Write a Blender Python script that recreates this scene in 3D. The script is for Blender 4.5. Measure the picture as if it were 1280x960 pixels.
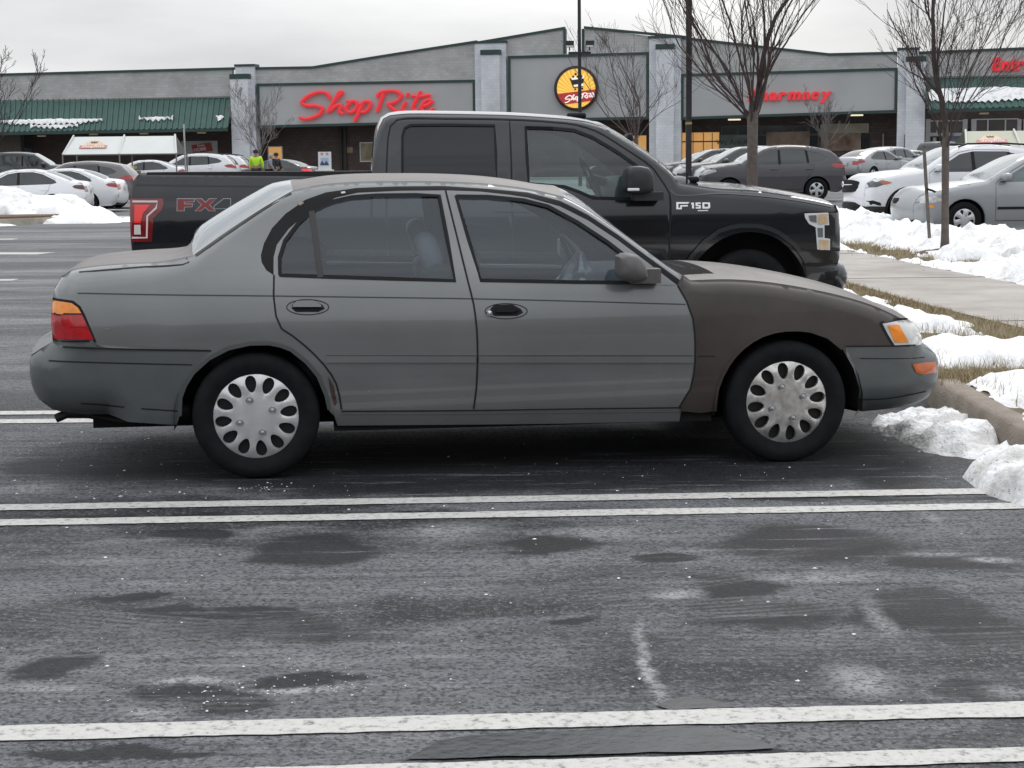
import bpy, math, random
import numpy as np
from mathutils import Vector, Matrix, noise
from mathutils.geometry import delaunay_2d_cdt
R = math.radians
random.seed(7)
scene = bpy.context.scene
COL = scene.collection
for o in list(bpy.data.objects):
    bpy.data.objects.remove(o, do_unlink=True)

# ------------------------------------------------------------------ camera
F = 2150.0                       # focal length in photo pixels (1280 wide)
CAM = Vector((0, 0, 1.38))
PITCH = math.atan(272 / F); ROLL = 0.011
fwd = Vector((0, math.cos(PITCH), -math.sin(PITCH)))
r0 = Vector((1, 0, 0)); u0 = Vector((0, math.sin(PITCH), math.cos(PITCH)))
right = (r0 * math.cos(ROLL) - u0 * math.sin(ROLL)).normalized()
up = (u0 * math.cos(ROLL) + r0 * math.sin(ROLL)).normalized()
cd = bpy.data.cameras.new('camera'); cam = bpy.data.objects.new('camera', cd); COL.objects.link(cam)
cd.sensor_width = 36; cd.lens = 36 * F / 1280; cd.clip_start = 0.1; cd.clip_end = 3000
m = Matrix((right, up, -fwd)).transposed().to_4x4(); m.translation = CAM
cam.matrix_world = m
scene.camera = cam
cd.dof.use_dof = False

# ------------------------------------------------------------------ world, sun, exposure
SUN_EL, SUN_AZ = 42, 18
w = bpy.data.worlds.new('World'); scene.world = w; w.use_nodes = True
nt = w.node_tree; nt.nodes.clear()
N = nt.nodes.new; L = nt.links.new
out = N('ShaderNodeOutputWorld'); bg = N('ShaderNodeBackground'); bg.inputs['Strength'].default_value = 0.1
sky = N('ShaderNodeTexSky'); sky.sky_type = 'NISHITA'; sky.sun_disc = False
sky.sun_elevation = R(SUN_EL); sky.sun_rotation = R(SUN_AZ); sky.air_density = 1.2; sky.dust_density = 3
tc = N('ShaderNodeTexCoord'); mp = N('ShaderNodeMapping'); mp.inputs['Scale'].default_value = (1.2, 1.2, 5.5)
n1 = N('ShaderNodeTexNoise'); n1.inputs['Scale'].default_value = 2.6; n1.inputs['Detail'].default_value = 6; n1.inputs['Roughness'].default_value = .52
cr = N('ShaderNodeValToRGB')
cr.color_ramp.elements[0].position = .30; cr.color_ramp.elements[0].color = (5.2, 5.35, 5.6, 1)
cr.color_ramp.elements[1].position = .68; cr.color_ramp.elements[1].color = (8.1, 8.2, 8.35, 1)
mix = N('ShaderNodeMix'); mix.data_type = 'RGBA'; mix.inputs[0].default_value = 0.93
L(tc.outputs['Generated'], mp.inputs['Vector']); L(mp.outputs['Vector'], n1.inputs['Vector']); L(n1.outputs['Fac'], cr.inputs['Fac'])
L(sky.outputs['Color'], mix.inputs[6]); L(cr.outputs['Color'], mix.inputs[7]); 
# overcast sky: the zenith is brighter than the horizon
sxyz = N('ShaderNodeSeparateXYZ'); L(tc.outputs['Generated'], sxyz.inputs[0])
grad = N('ShaderNodeMapRange'); grad.inputs[1].default_value = 0.05; grad.inputs[2].default_value = 1.0; grad.inputs[3].default_value = 1.25; grad.inputs[4].default_value = 2.45; L(sxyz.outputs[2], grad.inputs[0])
vsc = N('ShaderNodeVectorMath'); vsc.operation = 'SCALE'; L(mix.outputs[2], vsc.inputs[0]); L(grad.outputs[0], vsc.inputs['Scale']); L(vsc.outputs[0], bg.inputs['Color']); L(bg.outputs[0], out.inputs['Surface'])
sd = bpy.data.lights.new('sun', 'SUN'); sd.energy = 1.0; sd.angle = R(24); sd.color = (1, .97, .93)
so = bpy.data.objects.new('sun', sd); COL.objects.link(so)
so.rotation_euler = (R(90 - SUN_EL), 0, R(180 - SUN_AZ))
scene.view_settings.view_transform = 'Standard'; scene.view_settings.look = 'None'
scene.view_settings.exposure = -0.05; scene.view_settings.gamma = 1; scene.view_settings.use_curve_mapping = False

# ------------------------------------------------------------------ pixel -> place helpers
def ray(px, py):
    return (right * (px - 640) + up * (480 - py) + fwd * F)
def terrain(x, y):
    a = min(max((y - 26) / 30, 0), 1); b = min(max((x + 8) / 16, 0), 1)
    c = min(max((y - 52) / 34, 0), 1)
    return .27 * a * a * (3 - 2 * a) * b * b * (3 - 2 * b) * (1 - .6 * c) + .42 * c * c * (3 - 2 * c)
def g(px, py, z=0.0):
    d = ray(px, py); t = (z - CAM.z) / d.z
    return CAM + d * t
def at(px, Y):
    """ground point below photo column px at distance Y"""
    x = (px - 640) / F * Y * math.cos(PITCH) * 1.008
    return Vector((x, Y, terrain(x, Y)))

# ------------------------------------------------------------------ materials
def new_mat(name):
    m = bpy.data.materials.new(name); m.use_nodes = True
    return m, m.node_tree, m.node_tree.nodes['Principled BSDF']
MC = {}
def mat(name, col, rough=.5, metal=0., var=0., scale=8., bump=0., bscale=60., coat=0., emit=None, estr=0., spec=.5, coords='Object', col2=None, detail=5):
    if name in MC: return MC[name]
    m, nt, b = new_mat(name)
    b.inputs['Base Color'].default_value = (*col, 1); b.inputs['Roughness'].default_value = rough
    b.inputs['Metallic'].default_value = metal; b.inputs['Coat Weight'].default_value = coat
    b.inputs['Coat Roughness'].default_value = .05; b.inputs['Specular IOR Level'].default_value = spec
    tc = nt.nodes.new('ShaderNodeTexCoord')
    if var > 0 or col2:
        n = nt.nodes.new('ShaderNodeTexNoise'); n.inputs['Scale'].default_value = scale; n.inputs['Detail'].default_value = detail; n.inputs['Roughness'].default_value = .6
        nt.links.new(tc.outputs[coords], n.inputs['Vector'])
        rp = nt.nodes.new('ShaderNodeValToRGB'); e = rp.color_ramp.elements
        e[0].position = .32; e[1].position = .68
        c2 = col2 or tuple(min(c * (1 + var), 1) for c in col); c1 = col if col2 else tuple(c * (1 - var) for c in col)
        e[0].color = (*c1, 1); e[1].color = (*c2, 1)
        nt.links.new(n.outputs['Fac'], rp.inputs['Fac']); nt.links.new(rp.outputs['Color'], b.inputs['Base Color'])
    if bump > 0:
        n = nt.nodes.new('ShaderNodeTexNoise'); n.inputs['Scale'].default_value = bscale; n.inputs['Detail'].default_value = 4
        nt.links.new(tc.outputs[coords], n.inputs['Vector'])
        bp = nt.nodes.new('ShaderNodeBump'); bp.inputs['Strength'].default_value = bump; bp.inputs['Distance'].default_value = .02
        nt.links.new(n.outputs['Fac'], bp.inputs['Height']); nt.links.new(bp.outputs['Normal'], b.inputs['Normal'])
    if emit:
        b.inputs['Emission Color'].default_value = (*emit, 1); b.inputs['Emission Strength'].default_value = estr
    MC[name] = m
    return m
def glass_mat(name, tint, refl=.06, haze=.05, hazecol=(.25, .28, .3)):
    if name in MC: return MC[name]
    m = bpy.data.materials.new(name); m.use_nodes = True; nt = m.node_tree; nt.nodes.clear()
    o = nt.nodes.new('ShaderNodeOutputMaterial'); t = nt.nodes.new('ShaderNodeBsdfTransparent'); t.inputs[0].default_value = (*tint, 1)
    gl = nt.nodes.new('ShaderNodeBsdfGlossy'); gl.inputs['Roughness'].default_value = .03; gl.inputs[0].default_value = (.95, .98, 1, 1)
    df = nt.nodes.new('ShaderNodeBsdfDiffuse'); df.inputs[0].default_value = (*hazecol, 1)
    lw = nt.nodes.new('ShaderNodeFresnel'); lw.inputs[0].default_value = 1.5
    ad = nt.nodes.new('ShaderNodeMath'); ad.operation = 'ADD'; ad.inputs[1].default_value = refl; ad.use_clamp = True
    m1 = nt.nodes.new('ShaderNodeMixShader'); m2 = nt.nodes.new('ShaderNodeMixShader'); m1.inputs[0].default_value = haze
    nt.links.new(t.outputs[0], m1.inputs[1]); nt.links.new(df.outputs[0], m1.inputs[2])
    nt.links.new(lw.outputs[0], ad.inputs[0]); nt.links.new(ad.outputs[0], m2.inputs[0])
    nt.links.new(m1.outputs[0], m2.inputs[1]); nt.links.new(gl.outputs[0], m2.inputs[2]); nt.links.new(m2.outputs[0], o.inputs[0])
    MC[name] = m
    return m
def paint(name, col, rough=.35, coat=.6, metal=.0):
    """car paint with a thin film of winter road salt, heavier low down"""
    if name in MC: return MC[name]
    m, nt, b = new_mat(name)
    b.inputs['Metallic'].default_value = metal; b.inputs['Coat Weight'].default_value = coat; b.inputs['Coat Roughness'].default_value = .06
    tc = nt.nodes.new('ShaderNodeTexCoord'); n = nt.nodes.new('ShaderNodeTexNoise'); n.inputs['Scale'].default_value = 2.2; n.inputs['Detail'].default_value = 7; n.inputs['Roughness'].default_value = .62
    nt.links.new(tc.outputs['Object'], n.inputs['Vector'])
    sx = nt.nodes.new('ShaderNodeSeparateXYZ'); nt.links.new(tc.outputs['Object'], sx.inputs[0])
    mr = nt.nodes.new('ShaderNodeMapRange'); mr.inputs[1].default_value = .15; mr.inputs[2].default_value = .75; mr.inputs[3].default_value = .55; mr.inputs[4].default_value = .0
    nt.links.new(sx.outputs[2], mr.inputs[0])
    mu = nt.nodes.new('ShaderNodeMath'); mu.operation = 'MULTIPLY'; nt.links.new(mr.outputs[0], mu.inputs[0]); nt.links.new(n.outputs['Fac'], mu.inputs[1])
    mx = nt.nodes.new('ShaderNodeMix'); mx.data_type = 'RGBA'; mx.inputs[6].default_value = (*col, 1); mx.inputs[7].default_value = (.16, .15, .14, 1)
    nt.links.new(mu.outputs[0], mx.inputs[0]); nt.links.new(mx.outputs[2], b.inputs['Base Color'])
    ma = nt.nodes.new('ShaderNodeMath'); ma.operation = 'MULTIPLY_ADD'; ma.inputs[1].default_value = .25; ma.inputs[2].default_value = rough - .08
    nt.links.new(n.outputs['Fac'], ma.inputs[0]); nt.links.new(ma.outputs[0], b.inputs['Roughness'])
    MC[name] = m
    return m

# ------------------------------------------------------------------ mesh helpers
class MB:
    def __init__(s): s.v = []; s.f = []; s.n = None
    def add(s, vs, fs):
        k = len(s.v); s.v += [tuple(v) for v in vs]; s.f += [tuple(i + k for i in f) for f in fs]; return s
    def box(s, x0, x1, y0, y1, z0, z1):
        vs = [(x, y, z) for z in (z0, z1) for y in (y0, y1) for x in (x0, x1)]
        return s.add(vs, [(0, 2, 3, 1), (4, 5, 7, 6), (0, 1, 5, 4), (2, 6, 7, 3), (0, 4, 6, 2), (1, 3, 7, 5)])
    def rbox(s, c, size, r=.03, rot=None, n=3):
        """rounded box"""
        vs = []; fs = []
        hx, hy, hz = [d / 2 for d in size]; r = min(r, hx, hy, hz)
        m = 4 * (n + 1)
        rings = []
        prof = []
        for i in range(n + 1):
            a = math.pi / 2 * i / n; prof.append((-hz + r - r * math.cos(a), 1 - math.sin(a)))
        prof = prof + [(-z, q) for z, q in reversed(prof)]
        for z, q in prof:
            ring = []
            for k, (sx, sy) in enumerate(((1, 1), (-1, 1), (-1, -1), (1, -1))):
                for i in range(n + 1):
                    a = math.pi / 2 * (k + i / n)
                    rr = r * (1 - q)
                    ring.append(Vector((sx * (hx - r) + rr * math.cos(a), sy * (hy - r) + rr * math.sin(a), z)))
            rings.append(ring)
        for ring in rings:
            for p in ring:
                if rot: p = rot @ p
                vs.append(p + Vector(c))
        for j in range(len(rings) - 1):
            for i in range(m):
                a = j * m + i; b = j * m + (i + 1) % m
                fs.append((a, b, b + m, a + m))
        fs.append(tuple(range(m - 1, -1, -1))); fs.append(tuple(range((len(rings) - 1) * m, len(rings) * m)))
        return s.add(vs, fs)
    def tube(s, pts, rad, n=8, cap=True):
        pts = [Vector(p) for p in pts]
        if not hasattr(rad, '__len__'): rad = [rad] * len(pts)
        vs = []; fs = []; u = None
        for i, p in enumerate(pts):
            t = (pts[min(i + 1, len(pts) - 1)] - pts[max(i - 1, 0)]).normalized()
            if u is None:
                u = t.orthogonal().normalized()
            else:
                u = (u - t * u.dot(t)).normalized()
            v = t.cross(u)
            for k in range(n):
                a = 2 * math.pi * k / n
                vs.append(p + (u * math.cos(a) + v * math.sin(a)) * rad[i])
        for i in range(len(pts) - 1):
            for k in range(n):
                a = i * n + k; b = i * n + (k + 1) % n
                fs.append((a, b, b + n, a + n))
        if cap:
            fs.append(tuple(range(n - 1, -1, -1))); fs.append(tuple(range((len(pts) - 1) * n, len(pts) * n)))
        return s.add(vs, fs)
    def lathe(s, prof, n=32, axis='y', c=(0, 0, 0)):
        """prof: (radius, along-axis)"""
        vs = []; fs = []
        for r, h in prof:
            for k in range(n):
                a = 2 * math.pi * k / n
                if axis == 'y': vs.append((c[0] + r * math.cos(a), c[1] + h, c[2] + r * math.sin(a)))
                else: vs.append((c[0] + r * math.cos(a), c[1] + r * math.sin(a), c[2] + h))
        for i in range(len(prof) - 1):
            for k in range(n):
                a = i * n + k; b = i * n + (k + 1) % n
                fs.append((a, b, b + n, a + n))
        return s.add(vs, fs)
    def prism(s, poly, d0, d1, axis='y', bev=0):
        """polygon in (a,b) extruded along axis; axis y: (x,z) polygon"""
        n = len(poly); cx = sum(p[0] for p in poly) / n; cy = sum(p[1] for p in poly) / n
        def P(p, d, k=1.0):
            a = cx + (p[0] - cx) * k; b = cy + (p[1] - cy) * k
            return (a, d, b) if axis == 'y' else ((a, b, d) if axis == 'z' else (d, a, b))
        lay = [(d0, 1.0), (d1, 1.0)]
        if bev:
            sg = 1 if d1 > d0 else -1
            size = max(max(p[0] for p in poly) - min(p[0] for p in poly), 1e-4)
            lay = [(d0, 1.0), (d1 - sg * bev, 1.0), (d1 - sg * bev * .3, 1 - bev * .6 / size), (d1, 1 - bev * 2 / size)]
        vs = [P(p, d, k) for d, k in lay for p in poly]; fs = []
        for j in range(len(lay) - 1):
            for i in range(n):
                a = j * n + i; b = j * n + (i + 1) % n; fs.append((a, b, b + n, a + n))
        fs.append(tuple(range(n - 1, -1, -1))); fs.append(tuple(range((len(lay) - 1) * n, len(lay) * n)))
        return s.add(vs, fs)
    def build(s, name, m, parent=None, smooth=True, angle=35):
        me = bpy.data.meshes.new(name); me.from_pydata(s.v, [], s.f); me.update()
        import bmesh
        bm = bmesh.new(); bm.from_mesh(me)
        if s.n is None: bmesh.ops.recalc_face_normals(bm, faces=bm.faces)
        bm.to_mesh(me); bm.free()
        for mm in (m if isinstance(m, (list, tuple)) else [m]): me.materials.append(mm)
        if smooth:
            me.polygons.foreach_set('use_smooth', [True] * len(me.polygons))
            if s.n is not None: me.normals_split_custom_set_from_vertices(s.n)
            elif angle: me.set_sharp_from_angle(angle=R(angle))
        o = bpy.data.objects.new(name, me); COL.objects.link(o)
        if parent: o.parent = parent
        return o
def tag(o, label=None, cat=None, group=None, kind=None):
    if label: o['label'] = label
    if cat: o['category'] = cat
    if group: o['group'] = group
    if kind: o['kind'] = kind
    return o
def empty(name, loc=(0, 0, 0), rz=0, label=None, cat=None, group=None):
    o = bpy.data.objects.new(name, None); COL.objects.link(o); o.location = loc; o.rotation_euler = (0, 0, rz)
    o.empty_display_size = .2
    return tag(o, label, cat, group)
def clone(o, parent=None):
    c = o.copy(); COL.objects.link(c); c.parent = parent
    for ch in list(o.children): clone(ch, c)
    return c

def spline(pts, step=.05):
    """Catmull-Rom through 2D points"""
    if len(pts) < 3:
        a, b = pts; n = max(1, int(math.dist(a, b) / step))
        return [(a[0] + (b[0] - a[0]) * i / n, a[1] + (b[1] - a[1]) * i / n) for i in range(n + 1)]
    P = [Vector(p) for p in pts]; P = [2 * P[0] - P[1]] + P + [2 * P[-1] - P[-2]]
    o = []
    for i in range(1, len(P) - 2):
        n = max(1, int((P[i + 1] - P[i]).length / step))
        d0 = max((P[i] - P[i - 1]).length, 1e-6) ** .5; d1 = max((P[i + 1] - P[i]).length, 1e-6) ** .5; d2 = max((P[i + 2] - P[i + 1]).length, 1e-6) ** .5
        m1 = (P[i + 1] - P[i]) + d1 * ((P[i] - P[i - 1]) / d0 - (P[i + 1] - P[i - 1]) / (d0 + d1))
        m2 = (P[i + 1] - P[i]) + d1 * ((P[i + 2] - P[i + 1]) / d2 - (P[i + 2] - P[i]) / (d1 + d2))
        for k in range(n):
            t = k / n; t2 = t * t; t3 = t2 * t
            o.append(tuple((2 * t3 - 3 * t2 + 1) * P[i] + (t3 - 2 * t2 + t) * m1 + (-2 * t3 + 3 * t2) * P[i + 1] + (t3 - t2) * m2))
    o.append(tuple(pts[-1]))
    return o
def inpoly(px, pz, poly):
    poly = np.asarray(poly); x0 = poly[:, 0]; z0 = poly[:, 1]; x1 = np.roll(x0, -1); z1 = np.roll(z0, -1)
    px = np.asarray(px)[:, None]; pz = np.asarray(pz)[:, None]
    c = (z0 > pz) != (z1 > pz)
    with np.errstate(divide='ignore', invalid='ignore'):
        xi = (x1 - x0) * (pz - z0) / (z1 - z0) + x0
    return (np.where(c, px < xi, False).sum(1) % 2) == 1
def segdist(px, pz, pl, attr=None):
    pl = np.asarray(pl); a = pl[:-1]; b = pl[1:]
    p = np.stack([px, pz], 1)[:, None, :]
    ab = b - a; L2 = np.maximum((ab ** 2).sum(1), 1e-12)
    t = np.clip(((p - a) * ab).sum(2) / L2, 0, 1)
    d = np.sqrt(((p - (a + t[..., None] * ab)) ** 2).sum(2)); k = d.argmin(1); i = np.arange(len(k))
    dd = d[i, k]
    if attr is None: return dd
    at_ = np.asarray(attr); tt = t[i, k]
    return dd, at_[k] * (1 - tt) + at_[k + 1] * tt
def cdt(loops, extra, grid, bbox):
    """triangulate: loops of 2D points as constraints plus extra points plus a grid"""
    V = []; E = []
    for lp, closed in loops:
        k = len(V); n = len(lp); V += [Vector(p) for p in lp]
        E += [(k + i, k + i + 1) for i in range(n - 1)]
        if closed: E.append((k + n - 1, k))
    V += [Vector(p) for p in extra]
    if grid:
        x0, x1, z0, z1 = bbox; nx = int((x1 - x0) / grid) + 1; nz = int((z1 - z0) / grid) + 1
        for i in range(nx + 1):
            for j in range(nz + 1):
                V.append(Vector((x0 + (i + .5 * (j % 2)) * grid, z0 + j * grid)))
    r = delaunay_2d_cdt(V, E, [], 0, 1e-5)
    vv = np.array([tuple(v) for v in r[0]]); ff = np.array([f for f in r[2]])
    return vv, ff
def ribbon2(pl, w):
    """closed outline (2D) round a polyline"""
    P = [Vector(p) for p in pl]; a = []; b = []
    for i, p in enumerate(P):
        t = (P[min(i + 1, len(P) - 1)] - P[max(i - 1, 0)]).normalized(); n = Vector((-t.y, t.x)) * w / 2
        a.append(p + n); b.append(p - n)
    return a, b
# ------------------------------------------------------------------ vehicle builder
RUB = lambda: mat('tyre_rubber', (.0075, .0080, .0095), .85, spec=.25, var=.35, scale=20, bump=.15, bscale=150)
BLK = lambda: mat('black_trim', (.009, .009, .0105), .6, var=.2, spec=.25)
DRK = lambda: mat('dark_underside', (.006, .006, .007), .9)
CHR = lambda: mat('chrome', (.7, .71, .72), .16, metal=1)
class Side:
    """the side surface y = W(x,z) of a body, with rounded edges toward its outline"""
    def __init__(s, zprof, xprof, contour):
        s.zp = np.array(zprof); s.xp = np.array(xprof); s.cont = contour
    def W0(s, x, z):
        zz = np.atleast_1d(z); xx = np.atleast_1d(x)
        # smooth interpolation: average of three lookups
        a = sum(np.interp(zz + d, s.zp[:, 0], s.zp[:, 1]) for d in (-.05, -.025, 0, .025, .05)) / 5
        b = sum(np.interp(xx + d, s.xp[:, 0], s.xp[:, 1]) for d in (-.14, -.07, 0, .07, .14)) / 5
        return a * b
    def W(s, x, z):
        x = np.atleast_1d(np.asarray(x, float)); z = np.atleast_1d(np.asarray(z, float))
        w0 = s.W0(x, z)
        if s.cont is None: return w0
        d, r = segdist(x, z, s.cont[0], s.cont[1])
        q = np.clip(d / np.maximum(r, 1e-4), 0, 1)
        return w0 - r * (1 - np.sqrt(np.maximum(1 - (1 - q) ** 2, 0)))
    def nrm(s, x, z):
        e = .006
        gx = (s.W(x + e, z) - s.W(x - e, z)) / (2 * e); gz = (s.W(x, z + e) - s.W(x, z - e)) / (2 * e)
        n = np.stack([-gx, np.ones_like(gx), -gz], 1)
        return n / np.linalg.norm(n, axis=1, keepdims=True)

def side_mesh(side, vv, ff, sgns=(-1, 1), off=0.0):
    mb = MB(); mb.n = []
    used = np.unique(ff); rm = {int(u): i for i, u in enumerate(used)}
    x = vv[used, 0]; z = vv[used, 1]; W = side.W(x, z); n = side.nrm(x, z)
    for sg in sgns:
        k = len(mb.v)
        mb.v += [(float(x[i] + n[i, 0] * off), float(sg * (W[i] + off * n[i, 1])), float(z[i] + n[i, 2] * off)) for i in range(len(x))]
        mb.n += [(float(n[i, 0]), float(sg * n[i, 1]), float(n[i, 2])) for i in range(len(x))]
        for f in ff:
            t = [k + rm[int(q)] for q in f]
            a, b, c = [vv[int(q)] for q in f]
            cr = (b[0] - a[0]) * (c[1] - a[1]) - (b[1] - a[1]) * (c[0] - a[0])
            if (cr > 0) == (sg < 0): mb.f.append(tuple(t))
            else: mb.f.append(tuple(reversed(t)))
    return mb
def patch(side, poly, name, m, parent, off=.002, grid=.05, sgns=(-1,), thick=0):
    if len(sgns) > 1: return [patch(side, poly, name, m, parent, off, grid, (q,), thick) for q in sgns]
    xs = [p[0] for p in poly]; zs = [p[1] for p in poly]
    vv, ff = cdt([(poly, True)], [], grid, (min(xs), max(xs), min(zs), max(zs)))
    c = vv[ff].mean(1); ff = ff[inpoly(c[:, 0], c[:, 1], poly)]
    if len(ff) == 0: return None
    mb = side_mesh(side, vv, ff, sgns, off)
    if thick:
        mb2 = MB(); mb2.add(mb.v, mb.f)
        n = len(poly)
        for sg in sgns:
            x = np.array([p[0] for p in poly]); z = np.array([p[1] for p in poly]); W = side.W(x, z)
            vs = [(x[i], sg * (W[i] + off), z[i]) for i in range(n)] + [(x[i], sg * (W[i] + off - thick), z[i]) for i in range(n)]
            mb2.add(vs, [(i, (i + 1) % n, n + (i + 1) % n, n + i) for i in range(n)])
        mb = mb2
    return mb.build(name, m, parent)
def line(side, pl, wd, name, m, parent, off=.002, sgns=(-1,), closed=False):
    if len(sgns) > 1: return [line(side, pl, wd, name, m, parent, off, (q,), closed) for q in sgns]
    if closed: pl = list(pl) + [pl[0], pl[1]]
    a, b = ribbon2(pl, wd); mb = MB(); mb.n = []
    for sg in sgns:
        x = np.array([p.x for p in a] + [p.x for p in b]); z = np.array([p.y for p in a] + [p.y for p in b])
        W = side.W(x, z); n = side.nrm(x, z); k = len(mb.v); N_ = len(a)
        mb.v += [(float(x[i] + n[i, 0] * off), float(sg * (W[i] + off * n[i, 1])), float(z[i] + n[i, 2] * off)) for i in range(2 * N_)]
        mb.n += [(float(n[i, 0]), float(sg * n[i, 1]), float(n[i, 2])) for i in range(2 * N_)]
        for i in range(N_ - 1):
            f = (k + i, k + i + 1, k + N_ + i + 1, k + N_ + i)
            mb.f.append(f if sg > 0 else tuple(reversed(f)))
    return mb.build(name, m, parent)

def wheel(parent, x, y, z, r, rim_r, width, style, sgn, rimmat=None, name='wheel', steer=0):
    """sgn -1: outer face toward -y"""
    wo = empty(name, (x, y, z), steer); wo.parent = parent
    t = MB(); w2 = width / 2
    prof = [(rim_r * .93, -w2 * .8), (rim_r * 1.02, -w2 * .93), (rim_r * 1.12, -w2 * 1.0), (r * .86, -w2 * 1.02), (r * .95, -w2 * .93), (r * .99, -w2 * .78), (r, -w2 * .6),
            (r, -w2 * .22), (r * .985, -w2 * .2), (r * .985, -w2 * .14), (r, -w2 * .12), (r, w2 * .6), (r * .96, w2 * .92), (r * .8, w2), (rim_r * .9, w2 * .9)]
    t.lathe([(a, -sgn * -b if False else (b if sgn < 0 else -b)) for a, b in prof], 56)
    t.build('tyre', RUB(), wo, angle=50)
    rm = rimmat or mat('wheel_silver', (.56, .57, .58), .32, metal=.55, var=.08, scale=12)
    s = sgn
    def dish(rr): return s * (w2 * .80 + .012 * math.cos(min(rr / rim_r, 1) * 1.4) - (.02 if False else 0))
    holes = []; k = style.get('n', 5); ho, hi = style.get('out', .86), style.get('inn', .38); hw = style.get('w', .6); ph = style.get('ph', .3)
    for i in range(k):
        a = 2 * math.pi * i / k + ph; pl = []
        nseg = 14 if r > .2 else 8
        for j in range(nseg):
            q = 2 * math.pi * j / nseg; rad = (ho + hi) / 2 + (ho - hi) / 2 * math.cos(q)
            ang = hw * math.pi / k * math.sin(q) * (1.0 if style.get('oval') else (.45 + .75 * (rad - hi) / (ho - hi)))
            pl.append((rad * rim_r * math.cos(a + ang), rad * rim_r * math.sin(a + ang)))
        holes.append(pl)
    outl = [(rim_r * .985 * math.cos(q * math.pi / 24), rim_r * .985 * math.sin(q * math.pi / 24)) for q in range(48)]
    vv, ff = cdt([(outl, True)] + [(h, True) for h in holes], [(0, 0)] + [(rim_r * q_ * math.cos(2 * math.pi * (i_ + .5) / k + ph), rim_r * q_ * math.sin(2 * math.pi * (i_ + .5) / k + ph)) for i_ in range(k) for q_ in (hi, (hi + ho) / 2, ho)], rim_r * .12, (-rim_r, rim_r, -rim_r, rim_r))
    c = vv[ff].mean(1); keep = inpoly(c[:, 0], c[:, 1], outl)
    for h in holes: keep &= ~inpoly(c[:, 0], c[:, 1], h)
    ff = ff[keep]; mb = MB()
    def yy(p):
        rr = math.hypot(*p) / rim_r
        th = math.atan2(p[1], p[0]); zn = max(0., 1 - ((rr - (ho + hi) / 2) / ((ho - hi) * .62)) ** 2)
        return s * (w2 * .78 + .016 * (1 - rr * rr) - (.0 if rr < .88 else (rr - .88) * .05) - .006 * zn * math.cos(k * (th - ph)))
    mb.add([(p[0], yy(p), p[1]) for p in vv], [tuple(int(q) for q in f) for f in ff])
    for h in holes:    # hole walls give the cover its thickness
        n = len(h)
        mb.add([(p[0], yy(p), p[1]) for p in h] + [(p[0] * .99, yy(p) - s * .02, p[1] * .99) for p in h], [(i, (i + 1) % n, n + (i + 1) % n, n + i) for i in range(n)])
    mb.lathe([(rim_r * 1.03, s * w2 * .80), (rim_r * 1.02, s * (w2 * .86)), (rim_r * .97, s * (w2 * .85)), (rim_r * .94, s * w2 * .76)], 48)
    mb.build('rim', rm, wo, angle=40)
    MB().lathe([(.001, s * w2 * .5), (rim_r * .98, s * w2 * .45), (rim_r * .98, s * w2 * .8)], 32).build('brake_disc', mat('dark_wheel_steel', (.012, .012, .013), .6, metal=.2), wo)
    if style.get('lugs'):
        lm = MB()
        for i in range(style['lugs']):
            a = 2 * math.pi * i / style['lugs'] + .35; q = rim_r * .38
            cx, cz = q * math.cos(a), q * math.sin(a); yb = yy((cx, cz))
            lm.lathe([(.019, yb - s * .001), (.017, yb + s * .004), (.012, yb + s * .003), (.011, yb + s * .013), (.001, yb + s * .015)], 12, c=(cx, 0, cz))
        lm.build('lug_nuts', mat('lug_metal', (.45, .45, .46), .3, metal=.9), wo)
    return wo

def arch_of(cx, cz, r, z0, n=14, flat=1.0):
    """front->rear half circle above z0: list from rear side to front side"""
    a0 = math.asin(max(-1, min(1, (z0 - cz) / r)))
    return [(cx - r * math.cos(a0 + (math.pi - 2 * a0) * i / n), cz + r * flat * math.sin(a0 + (math.pi - 2 * a0) * i / n)) for i in range(n + 1)]

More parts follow.
